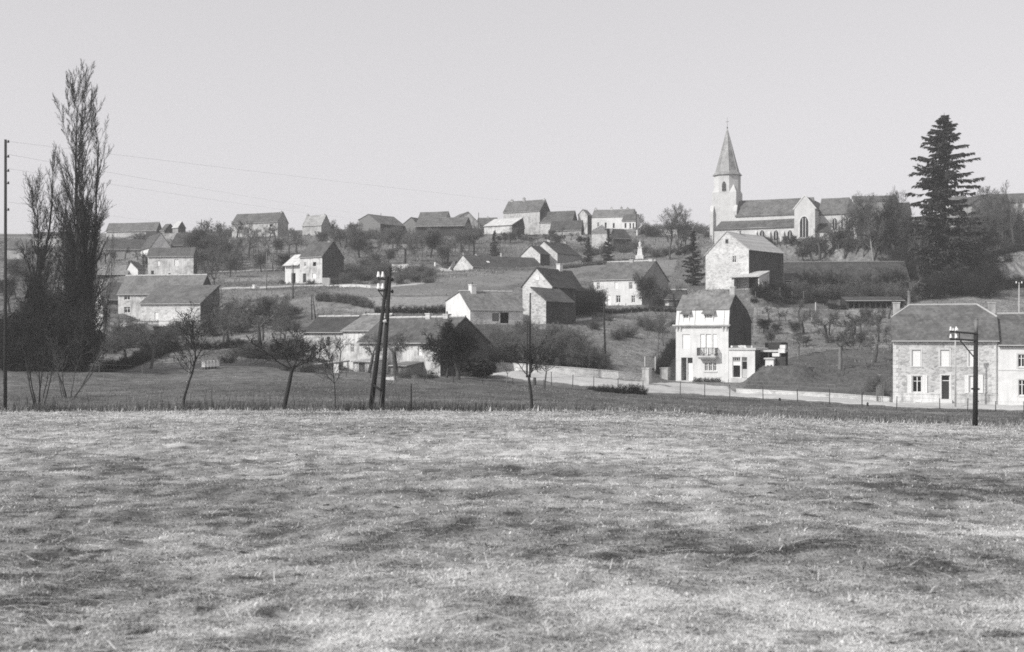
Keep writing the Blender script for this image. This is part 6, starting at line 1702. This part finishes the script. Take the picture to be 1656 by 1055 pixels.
# ---- double leaning pole at the field edge
Y0 = 78.6
bA, bB = P(597.5, 668, Y0), P(616, 670, Y0 - .2)
t = P(631, 433, Y0)
bA.z = float(ground(bA.x, bA.y)) - .6; bB.z = float(ground(bB.x, bB.y)) - .6
root = empty('utility_pole', Vector((bB.x, bB.y, bB.z + .6)), 0, 'dark wooden double pole leaning like a narrow A with white insulators', 'utility pole')
o0 = root.location
def rel(v): return tuple(Vector(v) - o0)
k = MB(); k.tube(rel(bB), rel(t), .17, .115, 10); k.build('pole', M['tar'], root, True)
tA = P(626, 447, Y0 - .1); k = MB(); k.tube(rel(bA), rel(tA), .17, .105, 10); k.build('strut', M['pole_brown'] if 'pole_brown' in M else M['tar'], root, True)
fa = lambda a, b, f: Vector(a).lerp(Vector(b), f)
k = MB(); a1, b1 = P(601, 621, Y0 - .2), P(615.5, 631, Y0 - .3); k.tube(rel(a1), rel(b1), .075, .075, 8); k.build('cross_brace', M['tar'], root)
k = MB(); k.tube(rel(P(620, 521, Y0 - .25)), rel(P(625, 519, Y0 - .25)), .11, .11, 8); k.build('bolt_collar', M['zinc'], root)
for i, (py, x0, x1) in enumerate(((452, 611, 637), (471, 611, 636.5))):
    k = MB(); a1, b1 = P(x0, py - 1, Y0 - .2), P(x1, py + 1, Y0 + .2); k.tube(rel(a1), rel(b1), .05, .05, 6); ca = k.build('crossarm', M['iron'], root)
    for px in (612, 619, 634.5):
        if px > 630: q = P(px, py + .5, Y0 + .2); kk = MB(); kk.tube(rel(q - Vector((0, 0, .12))), rel(q + Vector((0, 0, .12))), .07, .05, 8); kk.build('insulator', M['iron'], root)
        else: insulator(root, rel(P(px, py - 1, Y0 - .2)), 1.5)
k = MB(); k.tube(rel(P(612, 470, Y0 - .2)), rel(P(622, 484, Y0 - .1)), .035, .035, 6); k.build('arm_brace', M['iron'], root)

# ---- pole with arms reaching left, at the field edge on the right
b = P(1577, 693, 76.5); b.z = float(ground(b.x, b.y)) - .3
root = empty('utility_pole', b, 0, 'dark tarred pole with two arms reaching to one side in front of the stone house', 'utility pole'); o0 = root.location
top = P(1579, 518, 76.5)
mid = P(1578.3, 540, 76.5)
k = MB(); k.tube(rel(b), rel(mid), .16, .13, 10); k.build('pole', M['tar'], root, True)
k = MB(); k.tube(rel(mid), rel(top), .128, .115, 10); k.tube(rel(top), rel(top + Vector((0, 0, .12))), .115, .03, 10); k.build('pole_top', M['wood_grey'], root, True)
for py0, py1 in ((536.5, 540), (548.5, 551)):
    k = MB(); a1, b1 = P(1536.5, py0, 76.5), P(1580, py1, 76.4); k.tube(rel(a1), rel(b1), .06, .06, 6); k.build('crossarm', M['iron'], root)
    for px in (1537.5, 1546.5): insulator(root, rel(P(px, py0 + .2, 76.5)), 1.05)
k = MB(); k.tube(rel(P(1553, 551, 76.5)), rel(P(1576, 579, 76.5)), .04, .04, 6); k.build('arm_brace', M['iron'], root)
k = MB(); k.tube(rel(P(1551.5, 537, 76.5)), rel(P(1551.5, 550, 76.5)), .03, .03, 6); k.build('arm_link', M['iron'], root)
k = MB(); k.tube(rel(P(1571, 629, 76.4)), rel(P(1584, 629.5, 76.4)), .06, .06, 6); k.tube(rel(P(1577, 649, 76.4)), rel(P(1583, 649.5, 76.4)), .03, .03, 6); k.build('step_iron', M['iron'], root)

# ---- pole at the left picture edge
b = P(8.5, 662, 79); b.z = float(ground(b.x, b.y)) - .3
root = empty('utility_pole', b, 0, 'dark pole with side insulators cut by the left picture edge', 'utility pole'); o0 = root.location
top = P(9, 226, 79)
k = MB(); k.tube(rel(b), rel(top), .12, .08, 10); k.build('pole', M['wood_dark'], root, True)
for py in (230, 254, 277, 297, 340):
    kk = MB(); kk.tube(rel(P(9, py, 79)), rel(P(14.5, py, 78.9)), .03, .03, 6); kk.tube(rel(P(13.5, py + 1, 78.9)), rel(P(13.5, py - 3, 78.9)), .07, .05, 8); kk.build('insulator', M['iron'], root)

# ---- thinner poles
def pole(px, py, top, label, r=.11, mat='wood_grey', Y=None, px_top=None, arms=(), cat='pole', name='utility_pole'):
    p = on(px, Y) if Y else at(px, py)
    root = empty(name, p, 0, label, cat)
    tp = P(px_top if px_top else px, top, p.y) - p
    k = MB(); k.tube((0, 0, -.4), tuple(tp), r, r * .7, 8); k.build('pole', M[mat], root, True)
    s = p.y / F
    for (dz, hw) in arms:
        z = tp.z - dz * s; k = MB(); k.box(-hw * s, hw * s, -.05, .05, z - .05, z + .05); k.build('crossarm', M['iron'], root)
        for x in (-hw * s * .9, hw * s * .9): insulator(root, (x, 0, z + .05), 1.2)
    return root, p
pole(1545, 657, 531, 'pale slim electricity pole standing before the stone house facade', .10, 'wood_pale', arms=((6, 4),), Y=127.5)
pole(979.5, 594, 482, 'single dark leaning pole on the grassy bank left of the white house', .13, 'tar', px_top=976)
for px, lb in ((857, 'right stem of the twin poles before the stone farmhouse'), (852, 'left and shorter stem of the twin poles before the stone farmhouse')):
    pole(px, 612, 474 if px == 857 else 520, lb, .12, 'tar', px_top=857.5 if px == 857 else 853)
pole(474.5, 500, 428, 'thin pole before the annex of the lone stone house', .10, 'wood_dark', Y=232)
pole(472.5, 500, 428, 'thin pole strut beside the annex doorway of the lone stone house', .10, 'wood_grey', Y=233)
for px, pt, lb in ((504.5, 503.5, 'left leg of the small twin pole above the farm row'), (511, 505.5, 'right leaning leg of the small twin pole above the farm row')):
    pole(px, 514, 477, lb, .10, 'wood_dark', px_top=pt, Y=196)
pole(431, 470, 408, 'thin pole among the orchard trees left of the lone stone house', .10, 'wood_grey')
pole(326, 380, 355, 'tall thin mast on the far left skyline', .16, 'wood_dark', Y=400, name='mast')
hp1, pp1 = pole(1029, 380, 342, 'dark pole on the hilltop beside the small white pavilion', .20, 'wood_dark', Y=386)
hp2, pp2 = pole(616, 380, 345, 'slim pole behind the first open skyline shed', .12, 'wood_dark', Y=410)
pole(774, 365, 344, 'slim pole beside the pale valley gable house on the skyline', .13, 'wood_dark', Y=404)
pole(1604, 395, 345, 'slim grey pole on the slope below the bargeboard gable', .12, 'wood_grey')
pole(1648, 520, 457, 'pale pole with a white crossarm behind the row at the right edge', .09, 'wood_pale', arms=((3, 5),), Y=165)
for px, py, tp, lb in ((665, 669, 622, 'single dark fence stake at the field edge right of the double pole'), (1052.5, 673, 657, 'short dark stake at the field edge below the white house')):
    pole(px, py, tp, lb, .06 if px < 700 else .05, 'tar', Y=78.4, name='stake', cat='stake')
# pale posts in the orchard
for px, py, tp, lb in ((1319, 508, 489, 'upper pale post on the orchard slope'), (1313, 523, 503, 'lower pale post on the orchard slope')):
    pole(px, py, tp, lb, .12, 'conc', name='post', cat='post')

# ---- overhead wires
def wire(a, b, sag, label):
    k = MB(); n = 20; pts = []
    for i in range(n + 1):
        t = i / n; p = a.lerp(b, t) - a; p.z -= sag * 4 * t * (1 - t); pts.append(p)
    for p, q in zip(pts, pts[1:]): k.tube(p, q,   .0065, .0065, 4, caps=False)
    o = k.build('overhead_wire', M['wire']); o.location = a; tag(o, label, 'wire')
wire(P(13, 229, 78.9), P(1029, 345, 386), .4, 'highest overhead wire running from the edge pole to the hilltop pole')
wire(P(13.5, 250, 78.9), P(616, 350, 410), .4, 'second overhead wire from the edge pole towards the skyline sheds')
wire(P(13.5, 273, 78.9), P(616, 358, 410), .4, 'third overhead wire from the edge pole towards the skyline sheds')
wire(P(13.5, 327, 78.9), P(326, 364, 400), .3, 'lowest overhead wire from the edge pole to the far mast')

# ---- fences
def fence(pts, hs, label, spacing=3.2, r=.045, mat='wood_dark', wires=3, name='fence', rail=False):
    ps = [at(*p) for p in pts]; root = empty(name, ps[0], 0, label, 'fence'); tops = []
    for a, b in zip(ps, ps[1:]):
        L = (b - a).length; n = max(1, round(L / spacing))
        for i in range(n + (1 if b is ps[-1] else 0)):
            p = a.lerp(b, i / n); p.z = float(ground(p.x, p.y)); h = hs * rr.uniform(.9, 1.1); q = p - ps[0]
            k = MB(); lx, ly = rr.uniform(-.05, .05), rr.uniform(-.05, .05)
            k.tube((q.x, q.y, q.z - .3), (q.x + lx, q.y + ly, q.z + h), r, r * .85, 6); k.build('post', M[mat], root); tops.append((Vector((q.x, q.y, q.z)), h))
    k = MB()
    for (p, h), (q, g) in zip(tops, tops[1:]):
        for j in range(wires):
            f = (j + .9) / (wires + .1); k.tube(p + Vector((0, 0, h * f)), q + Vector((0, 0, g * f)), .008 if not rail else .03, .008 if not rail else .03, 3, caps=False)
    if wires: k.build('fence_wire' if not rail else 'rails', M['wire'] if not rail else M[mat], root)
    return root
fence([(892, 624), (960, 630), (1040, 637), (1100, 641), (1180, 646), (1290, 652), (1394, 659)], 1.55, 'wire fence of thin dark posts along the meadow side of the road', 3.1)
fence([(1394, 659), (1450, 662), (1520, 664), (1610, 668), (1656, 670)], 1.25, 'wire fence of short dark posts before the stone house', 3.4)
fence([(1178, 631), (1235, 633), (1290, 637), (1350, 642), (1392, 645)], 1.35, 'sparse wire fence along the lower edge of the lawn', 3.4, .035, 'wood_grey')
fence([(1418, 650), (1430, 640), (1445, 630)], 1.7, 'paling fence between the lawn and the stone house', .55, .05, 'wood_grey', 2, rail=True)
fence([(160, 605), (300, 610), (400, 606), (480, 607)], 1.0, 'low wire fence between the meadow and the gardens', 4.5, .035, 'wood_grey', 2)
fence([(680, 430), (735, 428)], 1.4, 'row of thin posts behind the low white hut', 2.5, .05, 'wood_grey', 0)
fence([(1028, 415), (1060, 416)], 1.6, 'row of stakes around the small white monument', 1.4, .05, 'wood_grey', 0)
fence([(1222, 488), (1300, 489)], 2.0, 'row of vineyard stakes above the orchard hedge', 3.0, .07, 'wood_grey', 0)

fence([(345, 488), (420, 487), (478, 484)], 1.2, 'post fence across the pasture below the orchard hill', 4.0, .06, 'wood_grey', 2)
fence([(600, 416), (690, 413), (760, 410)], 1.3, 'post fence along the slope below the skyline sheds', 4.5, .07, 'wood_grey', 2)
fence([(930, 508), (990, 512), (1085, 520)], 1.2, 'post fence along the top of the grassy bank', 3.5, .06, 'wood_grey', 2)
fence([(1225, 512), (1300, 512), (1368, 514)], 1.3, 'post fence through the orchard above the lawn', 3.5, .06, 'wood_grey', 2)
fence([(560, 610), (640, 617), (780, 622), (880, 628)], .9, 'low rough fence between the meadow and the farmhouse', 3.6, .045, 'wood_dark', 2)
fence([(1040, 395), (1080, 392), (1130, 388)], 1.4, 'post fence below the white hilltop wall', 4.0, .08, 'wood_dark', 2)

# ---- walls
def low_wall(pts, h, label, mat='stone_pale', th=.35, name='garden_wall'):
    ps = [at(*p) for p in pts]; root = empty(name, ps[0], 0, label, 'wall'); k = MB(); c = MB()
    for a, b in zip(ps, ps[1:]):
        L = (b - a).length; n = max(1, int(L / 3)); d = (b - a).normalized(); nn = Vector((-d.y, d.x, 0)) * th / 2
        for i in range(n):
            p, q = a.lerp(b, i / n), a.lerp(b, (i + 1) / n); p.z = float(ground(p.x, p.y)); q.z = float(ground(q.x, q.y)); p -= ps[0]; q -= ps[0]
            dn, up = Vector((0, 0, -.6)), Vector((0, 0, h))
            k.hexa([p - nn + dn, q - nn + dn, q + nn + dn, p + nn + dn, p - nn + up, q - nn + up, q + nn + up, p + nn + up])
            u2 = up + Vector((0, 0, .004)); u3 = up + Vector((0, 0, .1)); m2 = nn * 1.25
            c.hexa([p - m2 + u2, q - m2 + u2, q + m2 + u2, p + m2 + u2, p - m2 + u3, q - m2 + u3, q + m2 + u3, p + m2 + u3])
    k.build('wall', M[mat], root); c.build('coping', M['conc'], root)
    return root
low_wall([(795, 599), (870, 604), (930, 608), (1000, 614), (1042, 618)], .95, 'pale roadside retaining wall below the bramble bank')
low_wall([(1192, 636), (1290, 641), (1394, 647), (1440, 650)], .45, 'low pale retaining wall under the lawn')
low_wall([(634, 440), (660, 440), (687, 438)], 1.7, 'white garden wall behind bare trees below the skyline sheds', 'white')
low_wall([(703, 430), (735, 428)], .8, 'short white garden wall behind the low white hut', 'white')
low_wall([(1030, 381), (1062, 380), (1095, 381)], 1.8, 'white boundary wall on the hilltop right of the small pavilion', 'white')
low_wall([(522, 462), (534, 462)], 1.5, 'short grey wall at the corner of the lone stone house', 'grey_wall')
low_wall([(550, 465), (600, 466), (640, 463)], .5, 'low pale stone edging beside the path right of the lone house', 'stone_pale')
low_wall([(1232, 469), (1262, 469)], 1.2, 'pale rough wall right of the open lean-to', 'stone_pale')
low_wall([(1272, 476), (1306, 476)], 2.2, 'pale plastered garden wall behind the bare bushes', 'pale')
low_wall([(1592, 455), (1656, 452)], 3.6, 'tall pale wall patch behind the trees at the right edge', 'pale')
low_wall([(258, 533), (280, 533)], 1.3, 'small white yard wall in front of the barn aisle', 'white')
# gate by the white house: pillars and a wooden gate
for px, py, w_, h, lb in ((1046, 623, .9, 2.0, 'pale square gate pillar at the road end of the retaining wall'), (1076, 613, 1.1, 1.4, 'pale block wall stub left of the white house')):
    p = at(px, py); k = MB(); k.box(-w_ / 2, w_ / 2, -w_ / 2, w_ / 2, -.5, h); k.box(-w_ / 2 - .06, w_ / 2 + .06, -w_ / 2 - .06, w_ / 2 + .06, h + .003, h + .14)
    o = k.build('gate_pillar', M['pale']); o.location = p; o.rotation_euler = (0, 0, R(-29)); tag(o, lb, 'pillar')
p = at(1051, 597); g = empty('garden_gate', p, R(-20), 'small weathered wooden gate on the bank left of the white house', 'gate')
for i in range(6): k = MB(); k.box(-.55 + i * .2, -.42 + i * .2, -.02, .02, .1, 1.45); k.build('slat', M['wood_grey'], g)
for z in (.35, 1.15): k = MB(); k.box(-.6, .65, .021, .06, z, z + .1); k.build('rail', M['wood_grey'], g)
for x in (-.7, .75): k = MB(); k.box(x - .08, x + .08, -.08, .08, -.3, 1.7); k.build('post', M['wood_pale'], g)
# front garden of the white house
fr, w = WH, WHW
gp = fr.w(fr.fx(1142, -.9), -.9, 0)
for i in range(6):
    q = fr.w(fr.fx(1126 + i * 7.2, -.8), -.8 - .15 * (i % 2), 0); me_, top = BUSHM[i % 5]
    o = bpy.data.objects.new('garden_plant', me_); COL.objects.link(o); o.location = (q.x, q.y, float(ground(q.x, q.y))); s = .75 / top; o.scale = (s * 1.1, s * 1.1, s); o.rotation_euler = (0, 0, i)
    tag(o, from_left(i, 6) + ' of the small garden plants under the white house window', 'plant', 'front garden plants')
# bench-like planter edge, pole rail by the farm row
a, b = P(487.5, 605, 140), P(565, 587.5, 143)
a.z = float(ground(a.x, a.y)) + .45; b.z = float(ground(b.x, b.y)) + 1.35
a.z = max(a.z, P(487.5, 605, a.y).z); b.z = max(b.z, P(565, 587.5, b.y).z)
root = empty('handrail', Vector((a.x, a.y, float(ground(a.x, a.y)))), 0, 'long pale slanting rail below the farm row', 'handrail'); o0 = root.location
k = MB(); k.tube(rel(a), rel(b), .13, .13, 6); k.build('rail', M['conc'], root)
for f in (.02, .35, .68, .97):
    p = a.lerp(b, f); k = MB(); k.tube(rel((p.x, p.y + .05, float(ground(p.x, p.y)) - .2)), rel(p), .06, .06, 6); k.build('post', M['wood_grey'], root)
# beehives in the garden
for i in range(5):
    p = at(330 + i * 5.2, 597 - .3 * i); h = empty('beehive', p, R(-15), ('first', 'second', 'third', 'fourth', 'fifth')[i] + ' white beehive from the left in the garden row', 'beehive', 'row of beehives')
    k = MB(); k.box(-.2, .2, -.2, .2, .2, .8); k.build('box', M['paint'], h)
    k = MB(); k.box(-.25, .25, -.25, .25, .803, .9); k.build('lid', M['zinc'], h)
    k = MB()
    for x in (-.15, .15):
        for y in (-.15, .15): k.box(x - .03, x + .03, y - .03, y + .03, -.1, .197)
    k.build('stand', M['wood_grey'], h)
# cart by the big barn
p = at(265, 541); c = empty('farm_cart', p, R(10), 'dark farm cart parked before the low white yard wall', 'cart')
k = MB(); k.hexa([(-1.4, -.6, .7), (1.4, -.6, .7), (1.4, .6, .7), (-1.4, .6, .7), (-1.6, -.75, 1.25), (1.6, -.75, 1.25), (1.6, .75, 1.25), (-1.6, .75, 1.25)]); k.build('cart_bed', M['wood_dark'], c)
for x in (-.9, .9):
    for y in (-.8, .8):
        k = MB(); k.tube((x, y - .05, .45), (x, y + .05, .45), .45, .45, 14); wh_ = k.build('wheel', M['wood_dark'], c)
        k = MB(); k.tube((x, y - .09, .45), (x, y + .09, .45), .1, .1, 8); k.build('hub', M['iron'], wh_)
k = MB(); k.tube((-1.4, 0, .65), (-3.0, 0, .4), .05, .04, 6); k.build('shaft', M['wood_dark'], c)
# monument
p = at(1035, 418); mo = empty('monument', p, R(-15), 'small white monument with a statue on a tapering pedestal behind the double cottage', 'monument')
s = p.y / F
k = MB(); k.box(-1.0, 1.0, -1.0, 1.0, -.4, .7); k.hexa([(-.7, -.7, .703), (.7, -.7, .703), (.7, .7, .703), (-.7, .7, .703), (-.45, -.45, 17 * s), (.45, -.45, 17 * s), (.45, .45, 17 * s), (-.45, .45, 17 * s)]); k.box(-.58, .58, -.58, .58, 17 * s + .003, 17 * s + .2); k.build('pedestal', M['white'], mo)
k = MB(); z = 17 * s + .2; k.tube((0, 0, z), (0, 0, z + .7), .34, .26, 10); k.tube((0, 0, z + .7), (0, 0, z + 1.15), .26, .3, 10); k.tube((0, 0, z + 1.15), (0, 0, z + 1.3), .3, .1, 10); k.tube((0, 0, z + 1.3), (0, 0, z + 1.58), .13, .12, 10); k.tube((.28, 0, z + 1.1), (.3, -.15, z + .6), .09, .07, 6); k.tube((-.28, 0, z + 1.1), (-.3, -.15, z + .6), .09, .07, 6)
k.build('statue', M['white'], mo, True)
# white boards under the post shed, stones, tub
for px, py, w_, h, lb in ((1397, 499, .9, .8, 'leftmost white crate under the open post shed'), (1404, 499, .7, .6, 'small white crate beside the leftmost crate under the open post shed'), (1444, 499, .9, 1.0, 'white crate near the right end of the open post shed')):
    p = at(px, py); k = MB(); k.box(-w_ / 2, w_ / 2, -.3, .3, 0, h); k.box(-w_ / 2 - .03, w_ / 2 + .03, -.33, .33, h * .45, h * .55); o = k.build('crate', M['paint']); o.location = p - Vector((0, 1.2, 0)); tag(o, lb, 'crate')
p = at(412, 466.5); k = MB(); k.tube((0, 0, -.1), (0, 0, .75), .42, .5, 12); k.tube((0, 0, .6), (0, 0, .68), .54, .54, 12); o = k.build('water_tub', M['paint']); o.location = p; tag(o, 'white water tub on the grass left of the lone stone house', 'tub')
p = at(455, 459); k = MB(); k.tube((0, 0, 0), (0, 0, .5), .9, .6, 9); k.tube((0, 0, .5), (0, 0, .9), .6, .1, 9); o = k.build('log_heap', M['wood_dark']); o.location = p; tag(o, 'dark heap of wood beside the annex of the lone stone house', 'wood heap')
p = at(544, 603); k = MB(); k.hexa([(-.3, -.2, 0), (.3, -.2, 0), (.3, .2, 0), (-.3, .2, 0), (-.27, -.18, 1.0), (.27, -.18, 1.0), (.27, .18, 1.0), (-.27, .18, 1.0)]); o = k.build('post', M['paint']); o.location = p; tag(o, 'small white block beside the crooked tree below the farm row', 'block')
p = at(629, 616); k = MB(); k.hexa([(-.7, -.3, 0), (.6, -.3, 0), (.6, .3, 0), (-.7, .3, 0), (-.55, -.2, .35), (.5, -.2, .42), (.45, .25, .42), (-.5, .25, .3)]); o = k.build('stone_slab', M['trim']); o.location = p; tag(o, 'white stone slab in the grass right of the double pole foot', 'stone')
# stump in the meadow
p = at(864.5, 625); k = MB(); k.tube((0, 0, -.1), (0, 0, .9), .2, .16, 9); k.tube((0, .0, .9), (0, 0, .93), .16, .13, 9); o = k.build('tree_stump', M['bark']); o.location = p; tag(o, 'short dark stump in the meadow near the road', 'stump')
# kerb stone dots on the roadside
for px, py, lb in ((1261, 650, 'small dark milestone by the road below the lawn'), (1403, 657.5, 'small dark post stone by the road left of the stone house')):
    p = at(px, py); k = MB(); k.tube((0, 0, -.1), (0, 0, .35), .13, .11, 8); k.tube((0, 0, .35), (0, 0, .42), .11, .04, 8); o = k.build('milestone', M['tar']); o.location = p; tag(o, lb, 'milestone')

# ================================================================== HAZE
HZ = dict(x=1500, y0=-60, y1=1500, z0=-16, z1=75)
HAZE_DENSITY = 0.00034
if HAZE_DENSITY > 0:
    k = MB(); k.box(-900, 900, -120, 7200, -45, 85)
    m = bpy.data.materials.new('air'); m.use_nodes = True; nt = m.node_tree; nt.nodes.clear()
    oo = nt.nodes.new('ShaderNodeOutputMaterial'); pv = nt.nodes.new('ShaderNodeVolumePrincipled')
    pv.inputs['Color'].default_value = (.93, .93, .93, 1); pv.inputs['Density'].default_value = HAZE_DENSITY; pv.inputs['Anisotropy'].default_value = .2
    nt.links.new(pv.outputs[0], oo.inputs['Volume'])
    o = k.build('haze', m); tag(o, kind='stuff')
